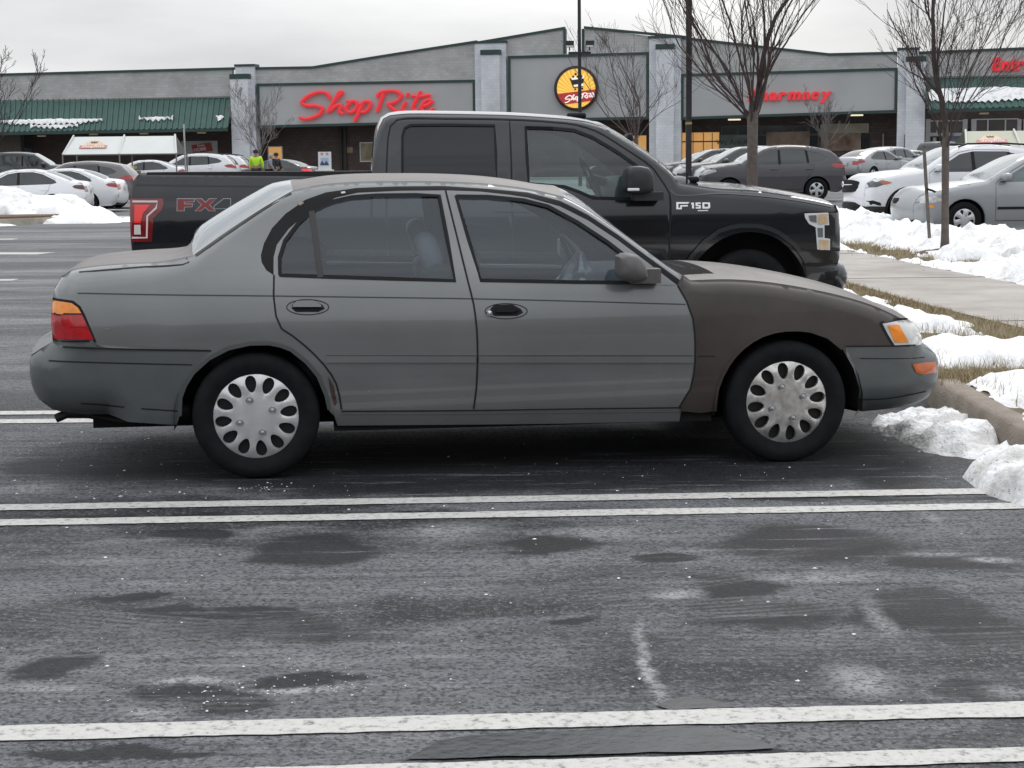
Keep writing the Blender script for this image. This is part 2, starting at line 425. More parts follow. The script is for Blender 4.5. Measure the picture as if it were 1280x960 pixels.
def car_body(root, spec, grid=.1):
    """spec: segs [(tag, pts, (r0,r1), (b0,b1))] front bottom -> over the top -> rear bottom;
       bottom pts rear -> front; regions [(part, poly, material, per_side)]; first match wins"""
    cont = []; rr = []; bb = []; tg = []
    for tagn, pts, (ra, rb), (ba, b2) in spec['segs']:
        sp = spline(pts, spec.get('step', .07)); n = len(sp)
        for i, p in enumerate(sp):
            if cont and i == 0: continue
            cont.append(p); t = i / (n - 1); rr.append(ra + (rb - ra) * t); bb.append(ba + (b2 - ba) * t); tg.append(tagn)
    cont = np.array(cont); k = np.array([.25, .5, .25])
    def sm(a):
        a = np.array(a, float); p = np.pad(a, 2, mode='edge'); p = np.convolve(p, k, 'valid'); return np.convolve(p, k, 'valid')
    rr = sm(rr); bb = sm(bb)
    side = Side(spec['zprof'], spec['xprof'], (cont, rr))
    outline = [tuple(p) for p in cont] + [tuple(p) for p in spec['bottom']]
    # dense bands near the rounded edge
    t = np.gradient(cont, axis=0); t /= np.maximum(np.linalg.norm(t, axis=1, keepdims=True), 1e-9)
    nin = np.stack([t[:, 1], -t[:, 0]], 1)       # candidate inward
    mid = cont[len(cont) // 2] + nin[len(cont) // 2] * .05
    if not inpoly([mid[0]], [mid[1]], outline)[0]: nin = -nin
    extra = []
    for q in (.06, .2, .45, .75, 1.05):
        pts = cont + nin * (rr * q)[:, None]
        ok = inpoly(pts[:, 0], pts[:, 1], outline) & (segdist(pts[:, 0], pts[:, 1], cont) > rr * q * .9) & ((rr * q) > .005)
        extra += [tuple(p) for p, o in zip(pts, ok) if o]
    loops = [(outline, True)] + [(rg[1], True) for rg in spec['regions']]
    xs = [p[0] for p in outline]; zs = [p[1] for p in outline]
    vv, ff = cdt(loops, extra, grid, (min(xs), max(xs), min(zs), max(zs)))
    c = vv[ff].mean(1); keep = inpoly(c[:, 0], c[:, 1], outline); ff = ff[keep]; c = c[keep]
    left = np.ones(len(ff), bool); objs = {}
    for part, poly, m_, opts in spec['regions']:
        sel = left & inpoly(c[:, 0], c[:, 1], poly); left &= ~sel
        if not sel.any() or m_ is None: continue
        for sg in ((-1,), (1,)):
            ob = side_mesh(side, vv, ff[sel], sg, opts.get('off', 0)).build(part, m_, opts.get('parent', {}).get(sg[0], root) if opts.get('parent') else root)
            objs.setdefault(part, []).append(ob)
    if left.any():
        objs['body'] = [side_mesh(side, vv, ff[left], (sg,)).build('body_side', spec['paint'], root) for sg in (-1, 1)]
    # loft over the top
    nS = spec.get('ns', 12); ss = [math.sin(math.pi / 2 * (2 * i / nS - 1)) * .35 + (2 * i / nS - 1) * .65 for i in range(nS + 1)]
    ss = sorted(set(ss + [q for q in spec.get('sbreaks', [])]))
    Ye = side.W0(cont[:, 0], cont[:, 1]) - rr
    nout = -nin; V = []
    for i in range(len(cont)):
        for s_ in ss:
            b_ = bb[i] * (1 - abs(s_) ** 2.2)
            V.append((cont[i, 0] + nout[i, 0] * b_, s_ * Ye[i], cont[i, 1] + nout[i, 1] * b_))
    parts = {}; M_ = len(ss)
    for i in range(len(cont) - 1):
        for j in range(M_ - 1):
            smid = (ss[j] + ss[j + 1]) / 2; cx, cz = (cont[i] + cont[i + 1]) / 2
            nm = spec['top'](tg[i + 1], smid, cx, cz)
            if nm is None: continue
            nm = nm + ((smid > 0) if ('pillar' in nm[0] or 'light' in nm[0]) else 0,)
            parts.setdefault(nm, []).append((i * M_ + j, i * M_ + j + 1, (i + 1) * M_ + j + 1, (i + 1) * M_ + j))
    # one smooth normal field for the loft
    Vn = np.array(V).reshape(len(cont), M_, 3); du = np.gradient(Vn, axis=0); dv = np.gradient(Vn, axis=1)
    NN = np.cross(dv, du); NN /= np.maximum(np.linalg.norm(NN, axis=2, keepdims=True), 1e-9)
    ic = len(cont) // 2
    if NN[ic, M_ // 2, 2] < 0: NN = -NN
    NN = NN.reshape(-1, 3)
    for (nm, mkey, _sd), fs in parts.items():
        used = sorted({i for f in fs for i in f}); rm = {u_: i for i, u_ in enumerate(used)}
        mb = MB(); mb.v = [V[u_] for u_ in used]; mb.n = [tuple(map(float, NN[u_])) for u_ in used]
        for f in fs:
            a, b, c2, d2 = [Vector(V[q]) for q in f]; flip = (c2 - a).cross(d2 - b).dot(Vector(sum(NN[q] for q in f))) < 0
            mb.f.append(tuple(rm[q] for q in (reversed(f) if flip else f)))
        objs.setdefault('top_' + nm, []).append(mb.build(nm, mkey, root))
    # wheel housings and underbody
    uh = MB()
    for (wx, wz, ar) in spec['arches']:
        pl = arch_of(wx, wz, ar, spec['zlow'] + .06); n = len(pl)
        for sg in (-1, 1):
            yo = float(side.W([wx], [wz + ar * .9])[0]) - .015; yi = yo - .34
            vs = [(p[0], sg * yo, p[1]) for p in pl] + [(p[0], sg * yi, p[1]) for p in pl]
            uh.add(vs, [(i, i + 1, n + i + 1, n + i) for i in range(n - 1)]); uh.add([(p[0], sg * yi, p[1]) for p in pl], [tuple(range(n))])
    x0, x1 = spec['floor']; wl = float(side.W0([0], [.4])[0]); yb = wl - .36
    ws = sorted(spec['arches']); zl = spec['zlow']
    uh.box(x0, x1, -yb, yb, zl + .03, zl + .16)
    uh.box(ws[0][0] + ws[0][2], ws[-1][0] - ws[-1][2], -(wl - .06), wl - .06, zl + .03, zl + .10)
    uh.build('underbody', DRK(), root, smooth=False)
    return side, objs
# ------------------------------------------------------------------ main sedan
class Frame:
    def __init__(s, origin, ang):
        s.o = Vector(origin); s.a = ang; s.x = Vector((math.cos(ang), math.sin(ang), 0)); s.y = Vector((-math.sin(ang), math.cos(ang), 0))
    def px(s, px, py, W):
        """photo point assumed on the plane y = -W of this frame -> (x, z)"""
        d = ray(px, py); t = ((s.o - s.y * W) - CAM).dot(s.y) / d.dot(s.y); P = CAM + d * t - s.o
        return (P.dot(s.x), P.z)
    def on(s, side, pts, w0=None):
        o = []
        for q in pts:
            W = w0 if w0 is not None else (q[2] if len(q) > 2 else .82); p = s.px(q[0], q[1], W)
            if w0 is None and len(q) == 2:
                for _ in range(4):
                    W = float(side.W0([p[0]], [p[1]])[0]); p = s.px(q[0], q[1], W)
            o.append(p)
        return o
A = g(320, 598); B = g(984, 577.5)
ang = math.atan2(B.y - A.y, B.x - A.x)
fr = Frame((0, 0, 0), ang); fr.o = A + fr.y * .80; fr.o.z = 0
WB = (B - A).length
zprof = [(-.5, .74), (.15, .775), (.22, .80), (.32, .822), (.45, .838), (.55, .8425), (.66, .840), (.76, .828), (.84, .812), (.90, .795), (.94, .777), (1.0, .745), (1.1, .696), (1.2, .648), (1.3, .60), (1.5, .52)]
xprof = [(-1.1, .93), (-.85, .955), (-.4, .985), (.2, 1), (2.2, 1), (2.7, .985), (3.05, .955), (3.3, .92)]
side0 = Side(zprof, xprof, None)
S = lambda *pts: fr.on(side0, pts)
def dense(pts, step=.05): return spline(pts, step)
grey = mat('faded_grey_paint', (.148, .155, .157), .25, metal=.35, col2=(.182, .189, .190), scale=1.6, coat=.8, detail=8)
roofp = mat('sun_worn_roof_paint', (.115, .105, .10), .55, col2=(.16, .145, .138), scale=5, coat=.05, detail=9)
brown = mat('brown_primer', (.028, .021, .019), .48, col2=(.058, .045, .041), scale=2.6, coat=.15, detail=8)
bump_ = mat('bumper_plastic_grey', (.072, .082, .083), .42, col2=(.098, .106, .106), scale=3, coat=.15, detail=7)
sedan = empty('sedan', fr.o, ang, 'worn grey four door sedan with brown front fender and hood, side on in front', 'car')
def sil(pts, W, drop):    # a silhouette traced on the crown, lowered to the body edge
    return [(a, b - drop) for a, b in fr.on(side0, pts, W)]
fb = fr.on(side0, [(1085, 519, .74), (1120, 514, .70), (1145, 507, .66), (1160, 497, .63), (1169, 482, .62), (1171, 466, .62), (1171, 450, .62), (1167, 440, .62), (1152, 432.5, .64)])
nose = fr.on(side0, [(1152, 432.5, .64), (1149, 418, .64), (1144, 408, .64), (1134, 401, .64)])
hood = [nose[-1]] + sil([(1108, 389), (1063, 369), (1012, 354.5), (943, 342), (893, 338)], .42, .022) + fr.on(side0, [(862, 350, .74)])
ws_ = fr.on(side0, [(862, 350, .74), (835, 334, .73), (800, 308, .70), (765, 283, .67), (733, 261, .64), (706, 246, .61)])
roof = [ws_[-1]] + fr.on(side0, [(670, 237.5, .60), (620, 230.5, .59), (560, 227, .59), (500, 226.5, .59), (440, 227.5, .59), (400, 231, .60), (366, 238, .61)])
rg_ = [roof[-1]] + fr.on(side0, [(330, 259, .64), (285, 288, .69), (240, 320, .74)])
trunk = [rg_[-1]] + fr.on(side0, [(200, 328, .77), (150, 331, .76), (110, 334.5, .76), (88, 338, .68), (78, 345, .62)])
rp_ = [trunk[-1]] + fr.on(side0, [(72, 358, .57), (69, 375, .57), (68, 400, .57), (70, 424, .57)])
rb_ = [rp_[-1]] + fr.on(side0, [(55, 433, .57), (43, 441, .57), (40.5, 454, .57), (42, 477, .57), (52, 498, .57), (66, 511, .60), (100, 519, .66), (130, 523, .76)])
bottom = S((160, 528), (200, 530), (221, 531))[:]
archR = S((224.5, 520), (225.5, 497), (231, 482), (241, 466), (261, 448), (285, 435.5), (312, 429.5), (336, 429), (364, 437), (384, 453), (398, 470), (408, 494), (412, 514), (418, 520))
archF = S((852, 514), (893.5, 514), (897, 486), (910, 457), (928, 435.5), (953, 419.5), (981.6, 412.5), (1014, 414), (1035.4, 421.5), (1053, 436), (1067, 460.5), (1074.5, 486), (1074.5, 514), (1070, 522))
sill = S((422, 532), (560, 531), (700, 529.5), (849, 526.5))
bottom = bottom + spline(archR, .06) + spline(sill, .2) + spline(archF, .06)
fdoor = S((557, 238), (571, 295), (585, 352), (592, 380), (596, 412), (597, 444), (595.6, 484), (592, 513)) + S((720, 511.5), (849, 509.5)) + S((863, 486), (868.7, 453), (869, 430), (866, 398), (858, 376), (847, 357)) + S((810, 328.5), (772, 300), (735, 275.5), (700, 258), (660, 247), (637, 243.5), (600, 239.5))
rdoor = S((342.5, 344), (342, 322), (346, 306), (361, 286), (389, 262), (420, 247), (447, 241), (500, 238.5), (557, 238), (571, 295), (585, 352), (592, 380), (596, 412), (597, 444), (595.6, 484), (592, 513)) + S((500, 514), (427, 515)) + S((420.5, 480), (405, 456), (381, 432), (366, 420), (352, 411), (345, 395), (342, 370))
rwin = S((350, 344), (349.5, 322), (356, 301), (374, 277.5), (391, 263), (415, 252), (440, 246.5), (470, 244.3), (520, 243.8), (549, 244.8), (559, 297), (569, 351), (490, 348.5), (407, 346))
fwin = S((570, 245.5), (610, 246), (655, 250.5), (685, 258), (722, 278), (760, 303), (800, 334), (812, 346), (820, 353.5), (720, 352.7), (601, 350.5), (586, 300))
seal = S((342, 344), (333, 338), (327, 328), (326, 319), (330, 304), (340, 285), (357, 267), (382, 249.5), (407, 240.5), (445, 235), (495, 233), (555, 232.5), (610, 236), (660, 240.5), (700, 251), (735, 268.5), (772, 293), (810, 321), (850, 350), (847, 357)) + S((810, 328.5), (772, 300), (735, 275.5), (700, 258), (660, 247), (637, 243.5), (600, 239.5), (557, 238), (500, 238.5), (447, 241), (420, 247), (389, 262), (361, 286), (346, 306), (342, 322))
fend = S((847, 357), (858, 376), (866, 398), (869, 430), (868.7, 453), (863, 486), (849, 511), (852, 540)) + S((900, 560), (1057, 560), (1062, 470), (1057, 434), (1150, 432), (1160, 432)) + fr.on(side0, [(1190, 400, .7), (1100, 330, .6), (900, 310, .6), (862, 325, .7)])
fbump = S((1057, 433), (1110, 432.8), (1200, 432), (1210, 560), (1060, 560), (1071, 505), (1069, 460))
rbump = S((20, 420), (70, 424.5), (73, 434.5), (264, 438), (240, 464), (226, 492), (222, 560), (20, 560))
hlamp = fr.on(side0, [(1100.5, 404, .78), (1118, 401, .77), (1150, 393, .7), (1165, 430.5, .7), (1116, 431, .78), (1108, 419, .78)])
tl_red = fr.on(side0, [(50, 392.5, .70), (103, 392.5, .78), (118, 424, .78), (50, 424, .70)])
tl_amb = fr.on(side0, [(50, 376, .70), (70, 376, .74), (90, 378.5, .77), (98, 384.5, .78), (103, 392.5, .78), (50, 392.5, .70)])
tl_rim = fr.on(side0, [(50, 372.5, .70), (72, 373, .74), (92, 375.5, .77), (101, 382.5, .78), (107, 393, .78), (122, 427, .78), (50, 426, .70)])
sglass = glass_mat('sedan_side_glass', (.80, .88, .93), .01, .11, (.15, .20, .25))
sglassR = glass_mat('sedan_screen_glass', (.62, .72, .72), .12, .26, (.36, .42, .42))
redl = mat('red_lens', (.42, .012, .018), .12, coat=.6, var=.25, scale=25)
ambl = mat('amber_lens', (.85, .26, .02), .15, coat=.6, var=.15, scale=25)
clrl = mat('clear_lens', (.58, .58, .56), .12, coat=1, var=.1, scale=12)
doors_near = {}
regions = [('window_glass', rwin, sglass, {'each': 1, 'off': -.008}), ('window_glass', fwin, sglass, {'each': 1, 'off': -.008}),
           ('door', rdoor, grey, {'each': 1}), ('door', fdoor, grey, {'each': 1}), ('door_seal', seal, BLK(), {}),
           ('brake_light', tl_red, redl, {'each': 1}), ('rear_indicator', tl_amb, ambl, {'each': 1}), ('tail_light_housing', tl_rim, BLK(), {'each': 1}),
           ('rear_bumper', rbump, bump_, {}), ('headlight', hlamp, clrl, {'each': 1}), ('front_bumper', fbump, bump_, {}), ('front_fender', fend, brown, {'each': 1})]
def stop(tagn, s_, x, z):
    a = abs(s_)
    if tagn == 'front_bumper': return ('front_bumper', bump_)
    if tagn == 'nose': return ('headlight', clrl) if a > .58 else (('grille', BLK()) if a < .5 else ('nose_panel', brown))
    if tagn == 'hood': return ('cowl', mat('cowl_matte_black', (.010, .010, .011), .95, spec=.1)) if a < .80 and x < hood[-2][0] - .03 else ('hood', brown)
    if tagn == 'windshield' and z < ws_[0][1] + .035 and a < .93: return ('cowl', mat('cowl_matte_black', (.010, .010, .011), .95, spec=.1))
    if tagn == 'windshield': return ('windshield', sglassR) if a < .93 else ('windshield_pillar', grey)
    if tagn == 'roof': return ('roof', roofp)
    if tagn == 'rear_glass': return ('rear_window', sglassR) if a < .95 else ('rear_pillar', grey)
    if tagn == 'trunk': return ('trunk_lid', roofp)
    if tagn == 'rear_panel':
        if z < fr.px(70, 424, .7)[1] + .01: return ('trunk_panel', grey)
        return ('tail_light', redl) if a > .6 and z < fr.px(70, 376, .7)[1] else ('trunk_panel', grey)
    return ('rear_bumper', bump_)
hubR = fr.on(side0, [(320, 521.5)], .83)[0]; hubF = fr.on(side0, [(984.5, 507)], .83)[0]
spec = dict(segs=[('front_bumper', fb, (.15, .17), (.03, .06)), ('nose', nose, (.17, .10), (.06, .05)), ('hood', hood, (.07, .06), (.05, .035)),
                  ('windshield', ws_, (.03, .03), (.025, .06)), ('roof', roof, (.06, .06), (.035, .035)), ('rear_glass', rg_, (.03, .06), (.075, .10)),
                  ('trunk', trunk, (.07, .11), (.02, .02)), ('rear_panel', rp_, (.10, .13), (.02, .03)), ('rear_bumper', rb_, (.14, .18), (.05, .05))],
            bottom=bottom, zprof=zprof, xprof=xprof, regions=regions, paint=grey, top=stop, sbreaks=[-.95, -.93, .93, .95, -.6, .6, -.5, .5], ns=14, step=.035,
            arches=[(0, .27, .355), (WB, .27, .355)], zlow=.17, floor=(-.75, WB + .65))
side, so_ = car_body(sedan, spec, .055)
# rust-coloured roof skin near the rear: the upper quarter is worn too
def own(o, p): o.parent = p; return o
doorN = [o for o in so_['door']]    # rear -y, rear +y, front -y, front +y
rd, rdf, fd, fdf = doorN
fd['label'] = 'front door of the grey sedan with key lock'; rd['label'] = 'rear door of the grey sedan with quarter window'
wg = so_['window_glass']; own(wg[0], rd); own(wg[1], rdf); own(wg[2], fd); own(wg[3], fdf)
for f_ in so_['front_fender']: f_['label'] = 'brown primer coloured fender'
BK = BLK(); gapm = mat('panel_gap_black', (.006, .006, .007), .8)
both = (-1, 1)
# panel gaps, window rubber, creases
line(side, spline(S(*[(557, 238), (571, 295), (585, 352), (592, 380), (596, 412), (597, 444), (595.6, 484), (592, 511)]), .05), .008, 'door_gap', gapm, sedan, sgns=both)
line(side, spline(S(*[(847, 357), (858, 376), (866, 398), (869, 430), (868.7, 453), (863, 486), (849, 509)]), .05), .008, 'door_gap', gapm, sedan, sgns=both)
line(side, spline(S(*[(342.5, 344), (342, 370), (345, 395), (352, 411), (366, 420), (381, 432), (405, 456), (420.5, 480), (427, 512)]), .05), .008, 'door_gap', gapm, sedan, sgns=both)
line(side, spline(S((427, 514), (592, 513), (720, 511), (852, 509.5)), .1), .006, 'sill_gap', gapm, sedan, sgns=both)
for poly, d in ((rwin, rd), (fwin, fd)):
    line(side, poly, .016, 'window_rubber', BK, d, off=.003, sgns=both, closed=True)
line(side, S((400.5, 347), (395.5, 305), (389.5, 264)), .026, 'window_divider', mat('window_divider_grey', (.03, .028, .028), .5), rd, off=.004, sgns=both)
line(side, spline(S((97, 366.5), (200, 368.5), (341, 370), (450, 371.5), (590, 373.5), (700, 376), (790, 378.6), (857, 380.5)), .1), .005, 'crease_line', mat('crease_painted_shade', (.03, .032, .033), .6), sedan, off=.0015, sgns=both)  # thin dark strip paints the shade along the body crease
# side moulding: a real raised band
for a, b, d in (((407, 449), (595, 449.2), rd), ((599, 449.2), (867, 449.2), fd)):
    pl = S(a, b); pl = spline(pl, .08); up_, lo_ = ribbon2(pl, .030)
    patch(side, [tuple(p) for p in up_] + [tuple(p) for p in reversed(lo_)], 'side_moulding', grey, d, off=.007, sgns=both, thick=.008)
    line(side, spline(S((a[0], 445.2), (b[0], 445.2)), .1), .006, 'moulding_gap', gapm, d, off=.0015, sgns=both)
line(side, spline(S((872, 445.2), (894, 445.2)), .1), .005, 'moulding_gap', gapm, so_['front_fender'][0], off=.002)
line(side, spline(S((240, 456), (150, 454), (80, 452), (60, 451.5)), .06), .006, 'bumper_groove', gapm, so_['rear_bumper'][0], off=.0015, sgns=both)
line(side, spline(S((264, 438.5), (180, 437), (120, 435.5), (78, 434.2)), .06), .008, 'bumper_gap', gapm, so_['rear_bumper'][0], off=.002, sgns=both)
line(side, spline(S((1057, 433), (1110, 432.6), (1146, 432)), .05), .007, 'bumper_gap', gapm, so_['front_bumper'][0], off=.002, sgns=both)
line(side, spline(S((1075, 448), (1110, 448.3), (1160, 448)), .05), .004, 'bumper_groove', gapm, so_['front_bumper'][0], off=.0015, sgns=both)
line(side, spline(S((1072, 500), (1110, 499), (1160, 490)), .05), .006, 'bumper_groove', gapm, so_['front_bumper'][0], off=.0015, sgns=both)
line(side, spline(S((100, 505.5), (130, 508), (180, 511), (224, 514)), .06), .006, 'bumper_groove', gapm, so_['rear_bumper'][0], off=.0015, sgns=both)
line(side, spline(S((425, 516.5), (592, 516), (850, 513.5)), .1), .007, 'sill_highlight', grey, sedan, off=.004, sgns=both)
line(side, spline(S((232, 323), (236, 328), (228, 331), (180, 334), (97, 341)), .06), .005, 'trunk_gap', gapm, sedan, off=.001, sgns=both)
line(side, spline(S((244, 320), (290, 288), (335, 258), (364, 241.5)), .06), .010, 'rear_window_rubber', mat('rear_rubber', (.03, .03, .03), .6), sedan, off=.002, sgns=both)
line(side, spline(S(*[(224.5, 520), (225.5, 497), (231, 482), (241, 466), (261, 448), (285, 435.5), (312, 429.5), (336, 429), (364, 437), (384, 453), (398, 470), (408, 494), (412, 512)]), .05), .018, 'arch_lip', mat('arch_lip_grey', (.075, .08, .08), .4), sedan, off=.003, sgns=both)
line(side, spline(S((893.5, 514), (897, 486), (910, 457), (928, 435.5), (953, 419.5), (981.6, 412.5), (1014, 414), (1035.4, 421.5), (1053, 436)), .05), .014, 'arch_lip', brown, so_['front_fender'][0], off=.003)
# rust by the rear arch and paint chips
rust = mat('rust', (.055, .032, .022), .85, var=.5, scale=40)
patch(side, S((410, 470), (417, 482), (421, 503), (418, 508), (413, 490)), 'rust_patch', rust, sedan, off=.0025)
patch(side, S((371, 254), (377, 251), (380, 254), (375, 257)), 'paint_chip', mat('bare_primer', (.28, .25, .2), .8, var=.4, scale=60), sedan, off=.001)
patch(side, S((426, 240.5), (431, 239.5), (432, 241.8), (427, 242.5)), 'paint_chip', mat('white_chip', (.6, .6, .58), .6), sedan, off=.004)
for q in ((134, 411, 5), (462, 489, 3)):
    patch(side, S((q[0] - q[2], q[1]), (q[0], q[1] - 1), (q[0] + q[2], q[1]), (q[0], q[1] + 1)), 'scuff', mat('scuff_grey', (.17, .175, .17), .6), sedan, off=.001)
# sail panel behind the mirror
patch(side, S((781, 319), (800, 333), (846, 356.5), (812, 356), (796, 340)), 'mirror_sail', grey, fd, off=.004, sgns=both)
# handles
def handle(cx, cy, d, key):
    o = [(cx + 27 * math.cos(a) * (1 if math.cos(a) > 0 else .95), cy + 9.5 * math.sin(a)) for a in np.linspace(0, 2 * math.pi, 28, endpoint=False)]
    line(side, S(*o), .004, 'handle_surround', gapm, d, off=.002, sgns=both, closed=True)
    rec = S((cx - 19, cy - 3), (cx - 14, cy - 8), (cx + 8, cy - 8.5), (cx + 19, cy - 3), (cx + 22, cy + 2), (cx + 14, cy + 6), (cx - 14, cy + 6), (cx - 19, cy + 2))
    patch(side, rec, 'handle_recess', gapm, d, off=.0015, sgns=both)
    if key == 'grey': bar = S((cx - 18, cy - 3), (cx - 13, cy - 7.5), (cx + 8, cy - 8), (cx + 17, cy - 3), (cx + 18, cy), (cx - 18, cy))
    else: bar = S((cx - 13, cy - 1), (cx - 11, cy - 5), (cx + 5, cy - 6), (cx + 14, cy - 4), (cx + 16, cy - 1), (cx + 8, cy + 1.5), (cx - 12, cy + 1.5))
    patch(side, bar, 'handle', grey if key == 'grey' else BK, d, off=.016, sgns=both, thick=.012)
    if key != 'grey':
        c_ = fr.on(side0, [(cx - 20.5, cy + 2.5)])[0]; yb = -float(side.W([c_[0]], [c_[1]])[0])
        MB().lathe([(.014, yb - .001), (.013, yb - .016), (.001, yb - .018)], 14, c=(c_[0], 0, c_[1])).build('key_lock', CHR(), d)
handle(384, 384, rd, 'grey'); handle(632, 389, fd, 'black')
# lens details
line(side, S((68, 409), (90, 409), (111, 409)), .004, 'lens_divider', mat('lens_groove', (.15, .004, .006), .4), so_['brake_light'][0], off=.0015)
line(side, S((66, 392.5), (85, 392.5), (104, 392.5)), .006, 'lens_divider', gapm, so_['brake_light'][0], off=.0015)
patch(side, S((72, 425.5), (116, 425.5), (121, 434), (73, 433)), 'light_base_panel', bump_, sedan, off=.003)
patch(side, fr.on(side0, [(1106, 405.5), (1121, 405.5), (1133, 427), (1115, 427)], .775), 'front_indicator', ambl, so_['headlight'][0], off=.004, grid=.014)
line(side, S((1100.5, 404), (1108, 418), (1116, 431)), .012, 'headlight_seal', gapm, so_['headlight'][0], off=.002)
line(side, S((1100.5, 403.5), (1120, 400), (1138, 399)), .010, 'headlight_seal', gapm, so_['headlight'][0], off=.002)
mk = fr.on(side0, [(1136, 454), (1155, 453), (1171, 453), (1171, 466), (1150, 467), (1141, 464)], .75)
patch(side, mk, 'side_marker', mat('side_marker_orange', (.50, .11, .015), .2, coat=.6, var=.2), so_['front_bumper'][0], off=.005, grid=.014, sgns=both)
# mirror
for sg in both:
    mir = MB(); poly = fr.on(side0, [(776, 322), (783, 318), (799, 319.5), (806, 327), (811, 338), (812, 348), (806, 352.5), (784, 352), (777, 347)], 1.02)
    poly = spline(poly + [poly[0]], .02)[:-1]
    mir.prism(poly, sg * .87, sg * 1.03, bev=.05); c_ = fr.on(side0, [(803, 349)], .82)[0]
    mir.box(c_[0] - .06, c_[0] + .07, min(sg * .78, sg * .9), max(sg * .78, sg * .9), c_[1] - .015, c_[1] + .05)
    mir.build('side_mirror', mat('mirror_housing', (.10, .095, .095), .6, var=.12, scale=30), sedan, angle=50)
# wheels
st = dict(n=12, out=.905, inn=.53, w=.64, oval=1, lugs=4, ph=.13)
hub = mat('dull_wheel_cover', (.58, .59, .60), .30, metal=.6, col2=(.74, .74, .74), scale=9)
hubw = mat('worn_wheel_cover', (.42, .40, .37), .28, metal=.7, col2=(.72, .71, .70), scale=24, detail=7)
for (hx, hz), rim in ((hubR, hub), (hubF, hubw)):
    for sg in both:
        wheel(sedan, hx, sg * .735, .284, .284, .204, .185, st, sg, rim)
# pale inner sill of the far doors, seen through the cabin
for a_, b_ in ((408, 521), (600, 702)):
    q_ = [fr.px(a_, 329 + (a_ > 500) * 3, -.72), fr.px(b_, 330.5 + (a_ > 500) * 3, -.72)]
    MB().prism([(q_[0][0], q_[0][1] - .008), (q_[1][0], q_[1][1] - .008), (q_[1][0], q_[1][1] + .008), (q_[0][0], q_[0][1] + .008)], .715, .735).build('door_sill_trim', mat('sill_trim_pale', (.62, .64, .66), .4), rdf if a_ < 500 else fdf, smooth=False)
# exhaust
ex = MB(); e = [fr.on(side0, [q], .45)[0] for q in ((70, 523), (84, 517), (110, 518), (150, 526), (185, 526))]
ex.tube([(p[0], -.45, p[1]) for p in e], [.021, .021, .018, .020, .020], 10)
e2 = fr.on(side0, [(208, 521)], .45)[0]; ex.rbox((e2[0], -.42, e2[1] + .03), (.30, .22, .12), .05)
ex.build('exhaust', mat('exhaust_metal', (.03, .03, .032), .5, metal=.6, var=.3, scale=20), sedan)
# bumper skirts (darker valance below)
# wipers and cowl
cw = MB(); c1 = fr.on(side0, [(866, 345)], .4)[0]
cw.prism([(c1[0] - .10, c1[1] - .03), (c1[0] + .10, c1[1] - .012), (c1[0] + .12, c1[1] - .04), (c1[0] - .1, c1[1] - .06)], -.60, .60)
cw.build('cowl', mat('cowl_matte_black', (.010, .010, .011), .95, spec=.1), sedan); cw = MB()
cw.tube([(c1[0] + .02, -.5, c1[1] + .01), (c1[0] - .03, -.2, c1[1] + .035), (c1[0] - .02, .2, c1[1] + .03)], .010, 6)
cw.tube([(c1[0] + .04, -.55, c1[1] - .0), (c1[0] + .01, -.35, c1[1] + .025), (c1[0], .1, c1[1] + .015)], .012, 6)
cw.rbox((c1[0] + .03, -.56, c1[1] + .0), (.07, .05, .045), .015)
cw.build('wiper', BK, sedan)
# cabin
cab = mat('cabin_cloth', (.07, .073, .08), .85, var=.25, scale=14); cabl = mat('cabin_plastic', (.15, .155, .165), .6)
def seat(x, y, back=True, top=.97):
    sm_ = MB(); rot = Matrix.Rotation(R(-16), 3, 'Y')
    sm_.rbox((x - .02, y, .40), (.5, .48, .16), .06); sm_.rbox((x - .28, y, .66), (.14, .46, .56), .06, rot)
    sm_.build('seat', cab, sedan)
    h_ = MB(); h_.rbox((x - .38, y, top + .085), (.10, .25, .19), .05, rot, 5)
    h_.tube([(x - .36, y - .05, top + .02), (x - .35, y - .05, top - .06)], .006, 6); h_.tube([(x - .36, y + .05, top + .02), (x - .35, y + .05, top - .06)], .006, 6)
    h_.build('headrest', mat('headrest_grey', (.30, .31, .33), .6), sedan)
fx = fr.on(side0, [(541, 320)], .38)[0][0]
seat(fx + .36, -.37, top=.90); seat(fx + .36, .37, top=.94)
rs = MB(); rs.rbox((.05, 0, .42), (.5, 1.25, .18), .06); rs.rbox((-.2, 0, .68), (.16, 1.25, .50), .06, Matrix.Rotation(R(-22), 3, 'Y')); rs.build('rear_seat', cab, sedan)
dx = fr.on(side0, [(800, 350)], .5)[0][0]
ds = MB(); ds.rbox((dx - .04, 0, .775), (.34, 1.25, .20), .07); ds.build('dashboard', cabl, sedan)
sw = MB(); cen = Vector((dx - .16, .37, .86)); ax = Matrix.Rotation(R(-28), 3, 'Y')
ring = [cen + ax @ Vector((0, .18 * math.cos(a), .18 * math.sin(a))) for a in np.linspace(0, 2 * math.pi, 29)]
sw.tube(ring, .013, 6, cap=False); sw.tube([cen + ax @ Vector((0, -.17, 0)), cen + ax @ Vector((0, .17, 0))], .016, 6); sw.tube([cen, cen + Vector((.25, 0, -.08))], .03, 8)
sw.build('steering_wheel', BK, sedan)
